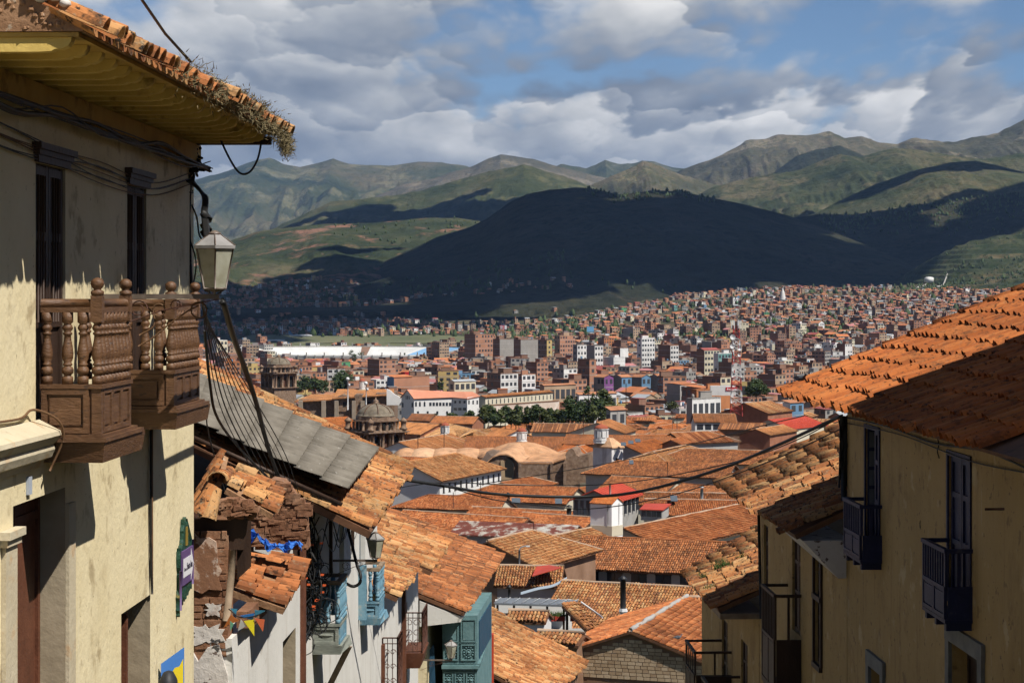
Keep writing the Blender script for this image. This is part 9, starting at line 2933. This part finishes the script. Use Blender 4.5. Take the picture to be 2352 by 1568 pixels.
def stadium():
 y = 2150.0
 c = Vector((px(812, y), y + 55, 0))
 zb = float(ground_z(c.x, c.y)) - 1
 T = thing('stadium', 'oval concrete stadium with pale stands and blue seats at the right end', 'stadium', (c.x, c.y, zb))
 FOOT.append((c.x, c.y, 135))
 A, B = 118.0, 62.0
 zt = pz(797, y + 110) 
 n = 72
 mats = [CITY['concrete'], mat('stand_white', (0.66, 0.66, 0.64), scale=0.05, bump=0), mat('stand_blue', (0.22, 0.42, 0.66), scale=0.05, bump=0), CITY['darkbrick']]
 for k in range(n):
  a0, a1 = 2 * math.pi * k / n, 2 * math.pi * (k + 1) / n
  am = (a0 + a1) / 2
  def ring(q, z):
   return [Vector((c.x + A * q * math.cos(a), c.y + B * q * math.sin(a), z)) for a in (a0, a1)]
  rise = 0.62 + 0.38 * math.sin(am)
  zo = zb + (zt - zb) * (0.52 if math.sin(am) < -0.2 else 1.0)
  o0, o1 = ring(1.0, zb + 5), ring(1.0, zo)
  i1 = ring(0.60, zb + 3)
  mi = 2 if 0.15 < am < 0.85 else (3 if k == 17 else 1)
  mb = MB()
  mb.hexa([o0[0], o0[1], i1[1], i1[0], o1[0], o1[1], i1[1] + Vector((0, 0, 0.5)), i1[0] + Vector((0, 0, 0.5))], 0)
  mb.add([o1[0] + Vector((0, 0, 0.1)), o1[1] + Vector((0, 0, 0.1)), i1[1] + Vector((0, 0, 0.7)), i1[0] + Vector((0, 0, 0.7))], [(0, 1, 2, 3)], mi)
  w0, w1 = ring(1.004, zo - 0.5), ring(1.004, zo + 1.3)
  mb.hexa([w0[0], w0[1], w0[1] * 1.0 + Vector((0, 0.5, 0)), w0[0] + Vector((0, 0.5, 0)), w1[0], w1[1], w1[1] + Vector((0, 0.5, 0)), w1[0] + Vector((0, 0.5, 0))], 1 if math.sin(am) < 0 else 0)
  mb.build('stand_section', mats, T)
  q = ring(1.01, zb)[0]
  part('column', CITY['grey'], T, lambda m: m.box((q.x - 0.6, q.y - 0.6, zb), (q.x + 0.6, q.y + 0.6, zo + (4.2 if k % 2 else 1.4))))
 part('pitch', mat('pitch_grass', (0.10, 0.20, 0.05), scale=0.1, bump=0), T, lambda m: m.lathe([(A * 0.6, zb + 1.5), (A * 0.6, zb + 1.6)], (c.x, c.y, 0), 40, sy=B / A))
stadium()
def airliner(u, v, y, s, tail, label):
 c = at(u, v, y)
 c.z = float(ground_z(c.x, c.y)) + 1.2 + 3.4 * s
 T = thing('airliner', label, 'aeroplane', c, 'airliners on the airport apron')
 st = [(-17, 0.15), (-15, 0.8), (-11, 1.5), (-6, 1.95), (8, 1.95), (13, 1.7), (16, 1.1), (17.5, 0.3)]
 mb = MB()
 vs, fs = [], []
 for a, r in st:
  for k in range(10):
   t = 2 * math.pi * k / 10
   vs.append(c + Vector((a, r * math.cos(t), r * math.sin(t) + 0.4 * (a < -10) * (-a - 10) / 7)) * s)
 for i in range(len(st) - 1):
  for k in range(10):
   fs.append((i * 10 + k, i * 10 + (k + 1) % 10, (i + 1) * 10 + (k + 1) % 10, (i + 1) * 10 + k))
 mb.add(vs, fs, smooth=True)
 mb.build('fuselage', CITY['white'], T)
 V = lambda x, yy, z: c + Vector((x, yy, z)) * s
 part('tail_fin', tail, T, lambda m: m.prism([V(-17, 0, 1), V(-11, 0, 1.5), V(-15, 0, 7), V(-18, 0, 7)], (0, 0.4, 0)))
 for q in (-1, 1):
  part('wing', CITY['grey'], T, lambda m: m.prism([V(4, 1.5 * q, -0.8), V(-2, 1.5 * q, -0.8), V(-7, 15 * q, 0.3), V(-5, 15 * q, 0.3)], (0, 0, 0.3)))
  part('tailplane', CITY['white'], T, lambda m: m.prism([V(-13, 0.6 * q, 1.6), V(-16, 0.6 * q, 1.6), V(-17.5, 5 * q, 2), V(-16, 5 * q, 2)], (0, 0, 0.2)))
  part('engine', CITY['grey'], T, lambda m: m.tube([V(3.5, 5 * q, -1.6), V(-0.5, 5 * q, -1.6)], 0.9 * s, 8))
 for a in (13, -2):
  part('gear', m_greymetal, T, lambda m: m.tube([V(a, 0, -1.8), V(a, 0, -3.4)], 0.3 * s, 5))
airliner(690, 771.5, 2950, 1.0, CITY['blue'], 'white airliner with a blue tail fin, right of two parked')
airliner(632, 774, 2900, 0.85, CITY['grey'], 'smaller white airliner parked left of the blue tailed one')
def ground_sheet(u0, u1, y0, y1, dz, n=14, m=5):
 mb = MB()
 vs = []
 for j in range(m + 1):
  for i in range(n + 1):
   y = y0 + (y1 - y0) * j / m
   x = px(u0, y0) + (px(u1, y0) - px(u0, y0)) * i / n
   vs.append((x, y, float(ground_z(x, y)) + dz))
 mb.add(vs, [(j * (n + 1) + i, j * (n + 1) + i + 1, (j + 1) * (n + 1) + i + 1, (j + 1) * (n + 1) + i) for j in range(m) for i in range(n)])
 return mb
mb = ground_sheet(440, 1090, 2480, 3030, 1.2)
o = mb.build('airfield', mat('airfield_grass', [(0.3, (0.10, 0.115, 0.05)), (0.7, (0.17, 0.165, 0.085))], scale=0.01, bump=0))
o['kind'] = 'structure'
o = ground_sheet(440, 1090, 2740, 2800, 2.0).build('runway', mat('runway_asphalt', (0.12, 0.12, 0.12), scale=0.02, bump=0))
o['kind'] = 'structure'
# ------------------------------------------------------------------ the mass of ordinary blocks
rnd = random.Random(515)
RES = []
def pick():
 r = rnd.random()
 if r < 0.48:
  wr = rnd.choice(('brick', 'brick', 'tan', 'darkbrick'))
  wl = rnd.choice(('darkbrick', 'brick', 'darkbrick'))
 elif r < 0.68:
  wr = rnd.choice(('white', 'cream', 'white'))
  wl = rnd.choice(('white', 'grey', 'darkbrick'))
 elif r < 0.93:
  wr = rnd.choice(('grey', 'concrete', 'tan', 'tan'))
  wl = rnd.choice(('grey', 'darkbrick'))
 else:
  wr = rnd.choice(('yellow', 'blue', 'green', 'orange', 'teal', 'cream'))
  wl = rnd.choice(('grey', 'darkbrick', wr))
 roof = rnd.choice(('flat', 'flat', 'shed', 'gable', 'gable'))
 rc = rnd.choice(('rorange', 'rtile', 'rtile', 'rred', 'rgrey', 'rpink', 'rorange')) if roof != 'flat' else rnd.choice(('grey', 'grey', 'rorange', 'rred'))
 return wl, wr, roof, rc
yy = 880.0
while yy < 2480:
 row = 19 + (yy - 880) * 0.006
 x0, x1 = px(455, yy), px(2200 if yy > 1300 else 1980, yy)
 x = x0
 while x < x1:
  w, d = rnd.uniform(8, 15), rnd.uniform(9, 16)
  cx, cy = x + rnd.uniform(-3, 3), yy + rnd.uniform(-5, 5)
  u = CU + FOC * cx / cy
  ok = free(cx, cy + d * 0.5, 6.5)
  if yy > 2250 and u < 1150 and rnd.random() < 0.5:
   ok = False
  if ok and rnd.random() < 0.93:
   st = rnd.choices((1, 2, 3, 4, 5, 6, 7), (12, 30, 28, 16, 8, 4, 2))[0]
   if yy < 1100:
    st = min(st, 3)
   if 1600 < yy < 2110 and 545 < u < 1075:
    st = 1 if yy > 1850 else min(st, 2)
   wl, wr, roof, rc = pick()
   if st >= 4:
    roof, rc = 'flat', rnd.choice(('grey', 'rorange', 'rred'))
   th = math.radians(rnd.choice((40, 40, 40, 12, 55)) + rnd.uniform(-6, 6))
   z0 = float(ground_z(cx, cy)) - 1.5
   RES.append((cy, cx, z0, st * 2.9 + 1.5 + rnd.uniform(-0.3, 0.8), w, d, th, wl, wr, roof, rc, st))
  x += w * 1.12 + rnd.uniform(1.5, 6)
 yy += row
RES.sort()
NIND = 210
mw, mr_, mg = MB(), MB(), MB()
rn2 = random.Random(99)
for i, (cy, cx, z0, h, w, d, th, wl, wr, roof, rc, st) in enumerate(RES):
 if i < NIND:
  H = thing('city_house', 'x', 'building', (cx, cy, z0), 'ordinary houses of the modern city')
  a, b, g = MB(), MB(), MB()
  city_box(a, b, g, cx, cy, z0, h, w, d, th, wl, wr, roof, rc, st, rn2.uniform(0.3, 1.0), st > 1, rn2)
  a.build('wall', CMATS, H)
  b.build('roof', CMATS, H)
  if g.f:
   g.build('windows', m_cwin, H, kind='stuff')
  nm = {1: 'low', 2: 'two storey', 3: 'three storey'}.get(st, 'tall')
  AUTO.append((H, '%s %s house, %s roof, %s' % (nm, wr.replace('darkbrick', 'dark brick'), {'flat': 'flat', 'shed': 'sloping', 'gable': 'gable'}[roof], relation(cx, cy)), cx, cy))
 else:
  city_box(mw, mr_, mg, cx, cy, z0, h, w, d, th, wl, wr, roof, rc, st, rn2.uniform(0.3, 1.0), st > 2 and cy < 1900, rn2)
for mb, nm in ((mw, 'city_walls'), (mr_, 'city_roofs')):
 o = mb.build(nm, CMATS)
 props(o, 'packed mass of far city houses, seen as ' + nm.split('_')[1], 'houses', None, 'stuff')
o = mg.build('city_windows', m_cwin)
props(o, 'windows of the packed mass of far city houses', 'windows', None, 'stuff')
settle_labels()
# brick suburbs climbing the slopes
def suburb(name, label, n, us, ys, seed, hmax=3, keepf=None):
 r = random.Random(seed)
 a, b, g = MB(), MB(), MB()
 k = 0
 tries = 0
 taken = {}
 while k < n and tries < n * 6:
  tries += 1
  y = ys[0] + (ys[1] - ys[0]) * r.random() ** 0.85
  u = r.uniform(*us)
  x = px(u, y)
  cell = (int(x / 11), int(y / 13))
  if cell in taken:
   continue
  if keepf and not keepf(u, y, x, r):
   continue
  taken[cell] = 1
  z = float(land_z(x, y)) - 2.0
  st = r.choices((1, 2, 3, 4), (34, 40, 20, 6))[0]
  global rnd
  wl, wr, roof, rc = pick()
  if r.random() < 0.5:
   wl, wr = 'darkbrick', r.choice(('brick', 'tan', 'tan', 'brick', 'concrete'))
  if r.random() < 0.6:
   roof, rc = r.choice((('shed', 'rtile'), ('gable', 'rtile'), ('flat', 'grey'), ('shed', 'rorange'), ('shed', 'rgrey')))
  th = math.radians(r.choice((40, 30, 50, 10)) + r.uniform(-8, 8))
  city_box(a, b, g, x, y, z, st * 2.8 + 2.2, r.uniform(5, 10), r.uniform(5, 9), th, wl, wr, roof, rc, st, 0.6, False, r)
  k += 1
 o = a.build(name + '_walls', CMATS)
 props(o, label + ', their walls', 'houses', None, 'stuff')
 o = b.build(name + '_roofs', CMATS)
 props(o, label + ', their roofs', 'houses', None, 'stuff')
 o = g.build(name + '_windows', m_cwin)
 props(o, label + ', their windows', 'houses', None, 'stuff')
def keep_right(u, y, x, r):
 g = fbm(np.array(x / 170.0 + 3), np.array(y / 260.0 + 8), 3)
 if u > 2040 and y > 3420:
  return False
 if 2330 < y < 2560 and 1330 < u < 1950:
  return r.random() < 0.12
 return float(g) > 0.465 or r.random() < 0.12
suburb('hillside_houses', 'brick suburb crowding the slope on the right', 2600, (1330, 2360), (2250, 3950), 71, keepf=keep_right)
suburb('valley_houses', 'shaded suburb spread at the foot of the hills on the left', 1500, (455, 1340), (2650, 4700), 72, keepf=lambda u, y, x, r: not (y < 3050 and u < 1080) and (y < 4100 or u < 820) and r.random() < 0.8 - 0.4 * (u > 1000))
def white_spire():
 y = 3150.0
 T = thing('white_spire', 'slender white monument spire above the brick suburb', 'spire', at(1798, 705, y))
 part('shaft', CITY['white'], T, lambda m: m.lathe([(5.0, 0), (4.6, 8), (4.0, 16), (2.6, 22), (0.8, 27), (0.2, 29)], at(1798, 703, y), 10))
 part('base', CITY['concrete'], T, lambda m: m.lathe([(7, -8), (7, 0), (5, 0.5)], at(1798, 703, y), 10))
 T = thing('water_tank', 'round pale water tank on the green terraced hill', 'tank', at(2134, 640, 3900))
 part('tank', CITY['white'], T, lambda m: m.lathe([(9, -6), (9, 2.5), (6, 4), (0.5, 4.6)], at(2134, 641, 3900), 18))
 for (a, b, lb) in (((2098, 652), (2130, 614), 'left of two pale stone walls running up the terraced hill'), ((2140, 652), (2176, 620), 'right of two pale stone walls running up the terraced hill')):
  T = thing('hill_wall', lb, 'wall', at(a[0], a[1], 3850), 'pale walls on the terraced hill')
  mb = MB()
  pts = []
  for i in range(9):
   t = i / 8
   y = 3700 + 420 * t
   u = a[0] + (b[0] - a[0]) * t
   x = px(u, y)
   pts.append(Vector((x, y, float(land_z(x, y)) + 0.8)))
  mb.tube(pts, 1.6, 5)
  mb.build('masonry', CITY['concrete'], T)
white_spire()
# ------------------------------------------------------------------ trees
def leaf_mat(name, a, b):
 return mat(name, [(0.3, a), (0.7, b)], scale=0.5, bump=0, rough=0.7, tint=(1.0, [(0, tuple(x * 0.6 for x in a)), (0.6, b), (1, tuple(x * 1.3 for x in b))], 0.5))
m_leaf = leaf_mat('dark_leaves', (0.018, 0.036, 0.011), (0.060, 0.092, 0.024))
m_leaf2 = leaf_mat('olive_leaves', (0.036, 0.050, 0.013), (0.10, 0.115, 0.032))
m_bark = mat('tree_bark', [(0.3, (0.06, 0.04, 0.028)), (0.7, (0.13, 0.095, 0.065))], scale=2, bump=0.4)
def tree(label, u, vbase, y, h, w, seed, m=None, name='broadleaf_tree', leaf=0.5, n=1500, group='trees among the houses', tall=False):
 r = random.Random(seed)
 c = at(u, vbase, y)
 z0 = min(c.z, float(land_z(c.x, c.y)))
 T = thing(name, label, 'tree', (c.x, c.y, z0), group)
 top = c.z + h
 mb = MB()
 tw = max(0.12, h * 0.03)
 mb.tube([(c.x, c.y, z0 - 0.3), (c.x + r.gauss(0, 0.02) * h, c.y, c.z + h * 0.3), (c.x + r.gauss(0, 0.03) * h, c.y, c.z + h * 0.75)], [tw, tw * 0.7, tw * 0.25], 6)
 for k in range(5):
  a = r.uniform(0, 6.28)
  zb = c.z + h * r.uniform(0.25, 0.5)
  mb.tube([(c.x, c.y, zb), (c.x + math.cos(a) * w * 0.22, c.y + math.sin(a) * w * 0.22, zb + h * 0.18), (c.x + math.cos(a) * w * 0.36, c.y + math.sin(a) * w * 0.36, zb + h * 0.3)], [tw * 0.4, tw * 0.25, tw * 0.1], 5)
 mb.build('trunk', m_bark, T)
 mb = MB()
 nc = 16 if not tall else 12
 clumps = []
 for k in range(nc):
  a, q = r.uniform(0, 6.28), math.sqrt(r.random())
  t = r.random()
  if tall:
   rad = w * 0.5 * (1.0 - 0.75 * t)
   zc = c.z + h * (0.15 + 0.8 * t)
  else:
   rad = w * 0.5 * math.sqrt(max(0.05, 1 - (2 * t - 0.85) ** 2))
   zc = c.z + h * (0.28 + 0.62 * t)
  clumps.append((c.x + rad * q * 0.72 * math.cos(a), c.y + rad * q * 0.72 * math.sin(a), zc, w * r.uniform(0.13, 0.24) * (0.7 if tall else 1)))
 for k in range(n):
  cl = clumps[k % nc]
  d = Vector((r.gauss(0, 1), r.gauss(0, 1), r.gauss(0, 0.8))).normalized() * cl[3] * r.uniform(0.55, 1.1)
  p = Vector(cl[:3]) + d
  nrm = (d.normalized() + Vector((r.gauss(0, .5), r.gauss(0, .5), r.gauss(0, .5)))).normalized()
  a = nrm.cross(Vector((0, 0, 1)))
  a = a.normalized() if a.length > 0.1 else Vector((1, 0, 0))
  b = nrm.cross(a)
  s = leaf * r.uniform(0.6, 1.3)
  mb.add([p - a * s, p + b * s * 0.6, p + a * s, p - b * s * 0.6], [(0, 1, 2, 3)], 0, r.random())
 mb.build('crown', m or (m_leaf if seed % 3 else m_leaf2), T)
 FOOT.append((c.x, c.y, w * 0.3))
 return T
rt = random.Random(8)
park = []
for k in range(34):
 u = 1002 + k * 12.0 + rt.uniform(-5, 5)
 y = 655 + 60 * rt.random()
 vb = 984 - (y - 655) * 0.16
 hh = (5.0 + 3 * rt.random()) * (1.0 if u < 1290 else 1.45)
 if u < 1100:
  hh *= 0.7
 park.append((u, y, vb, hh))
park.sort()
for k, (u, y, vb, hh) in enumerate(park):
 tree(ordinal(k) + ' tree from the left in the park below the convent', u, vb, y, hh, hh * 0.85, 300 + k, name='park_tree', leaf=0.45, n=900, group='trees of the park below the convent')
tree('large dark spreading tree left of the green walled building', 786, 908, 1150, 13, 20, 401, m_leaf, leaf=0.6, n=3200)
for k, (u, v, y, h, w) in enumerate(((700, 903, 1080, 9, 9), (722, 905, 1085, 10, 10), (742, 906, 1090, 9, 9), (684, 905, 1080, 7, 8))):
 tree(['second dark tree right of the far bell tower', 'third dark tree right of the far bell tower', 'fourth dark tree right of the far bell tower', 'dark tree closest to the far bell tower'][k], u, v, y, h, w, 410 + k, m_leaf, leaf=0.5, n=1100)
tree('dark dome shaped tree right of the lattice mast', 1736, 916, 880, 8, 12, 420, m_leaf, leaf=0.45, n=2600)
tree('slim dark conifer before the yellow hotel', 1012, 900, 900, 6, 4.4, 421, m_leaf, name='conifer', leaf=0.35, n=800, tall=True)
tree('tall thin leaning palm like tree beside the garden wall', 1352, 965, 660, 12, 5, 422, m_leaf, leaf=0.35, n=500)
tree('tree by the garden wall, right of the park row', 1385, 955, 680, 9, 8, 423, m_leaf2, leaf=0.4, n=1100)
tree('small bush beside the red sign houses', 1545, 945, 760, 3.5, 7, 424, m_leaf2, name='bush', leaf=0.3, n=700)
# city trees
NT_ = 60
spots = []
for k in range(NT_):
 y = 1050 + 1350 * rt.random()
 u = rt.uniform(480, 2150)
 spots.append((u, y))
spots.sort()
for k, (u, y) in enumerate(spots):
 x = px(u, y)
 g = float(ground_z(x, y))
 h = rt.uniform(6, 13)
 tall = rt.random() < 0.4
 T = tree('x', u, HV - FOC * g / y, y, h, h * (0.4 if tall else 0.8), 500 + k, None, name='city_tree', leaf=0.6, n=320, group='scattered trees of the modern city', tall=tall)
 T['label'] = '%s dark tree, %s from the left among the city trees' % ('slender' if tall else 'round', ordinal(k))
# woods on the banks and hills: uncountable, one mass each
def woods(name, label, pts, seed, hh=(6, 14), m=None):
 r = random.Random(seed)
 tv = []
 tf = []
 for k, (rad, z) in enumerate(((0.16, 0.0), (0.42, 0.22), (0.40, 0.45), (0.30, 0.68), (0.16, 0.88), (0.02, 1.0))):
  for i in range(6):
   a = math.pi / 3 * i + k * 0.5
   q = rad * (1 + 0.35 * math.sin(i * 2.4 + k * 1.7))
   tv.append((q * math.cos(a), q * math.sin(a), z))
 for k in range(5):
  for i in range(6):
   tf.append((k * 6 + i, k * 6 + (i + 1) % 6, (k + 1) * 6 + (i + 1) % 6, (k + 1) * 6 + i))
 M = []
 for (x, y) in pts:
  z = float(land_z(x, y)) - 0.5
  h = r.uniform(*hh)
  w = h * r.uniform(0.45, 0.9)
  a = r.uniform(0, 6.28)
  M.append(((w * math.cos(a), -w * math.sin(a), 0, x), (w * math.sin(a), w * math.cos(a), 0, y), (0, 0, h, z), (0, 0, 0, 1)))
 o = joined(name, tv, tf, M, [r.random() for _ in M], m or m_leaf, None)
 props(o, label, 'trees')
 return o
r = random.Random(17)
P = []
for k in range(750):
 u, y = r.uniform(1330, 2000), r.gauss(2430, 60)
 P.append((px(u, y), y))
for k in range(380):
 u, y = r.uniform(1120, 1420), r.uniform(2600, 3400)
 P.append((px(u, y), y))
woods('bank_scrub', 'dark scrub and trees on the bank below the brick suburb', P, 1, (4, 11))
P = []
for k in range(420):
 y = r.uniform(2700, 4200)
 u = r.uniform(1350, 2360)
 P.append((px(u, y), y))
woods('suburb_trees', 'trees dotted through the brick suburb on the slope', P, 2, (5, 13))
P = []
for k in range(150):
 u = r.uniform(1345, 1640)
 y = 5250 + r.gauss(0, 25) - r.random() * 60
 P.append((px(u, y), y))
for k in range(500):
 u = r.uniform(1880, 2352)
 y = 5800 - abs(r.gauss(0, 160))
 P.append((px(u, y), y))
for k in range(60):
 u = r.uniform(760, 1100)
 y = 6280 - r.random() * 500
 P.append((px(u, y), y))
woods('ridge_trees', 'eucalyptus trees lining the crests of the dark hills', P, 3, (5, 12))
P = []
for k in range(500):
 u = r.uniform(2080, 2380)
 y = r.uniform(3600, 4350)
 P.append((px(u, y), y))
woods('terrace_scrub', 'scrub along the terraces of the green hill on the right', P, 4, (3, 7))
P = []
for k in range(700):
 u = r.uniform(455, 1330)
 y = r.uniform(3000, 4600)
 P.append((px(u, y), y))
woods('valley_trees', 'dark trees among the shaded suburb on the left', P, 5, (5, 14))
# ------------------------------------------------------------------ the air between here and the mountains
def build_haze():
 mb = MB()
 mb.box((-16000, -300, -90), (16000, 23000, 1480))
 m = bpy.data.materials.new('haze_air')
 m.use_nodes = True
 t = m.node_tree
 t.nodes.clear()
 out = t.nodes.new('ShaderNodeOutputMaterial')
 pv = t.nodes.new('ShaderNodeVolumePrincipled')
 pv.inputs['Color'].default_value = (0.34, 0.56, 1.0, 1)
 pv.inputs['Density'].default_value = 0.000015
 pv.inputs['Anisotropy'].default_value = 0.0
 t.links.new(pv.outputs[0], out.inputs['Volume'])
 o = mb.build('haze', m)
 o['kind'] = 'stuff'
build_haze()
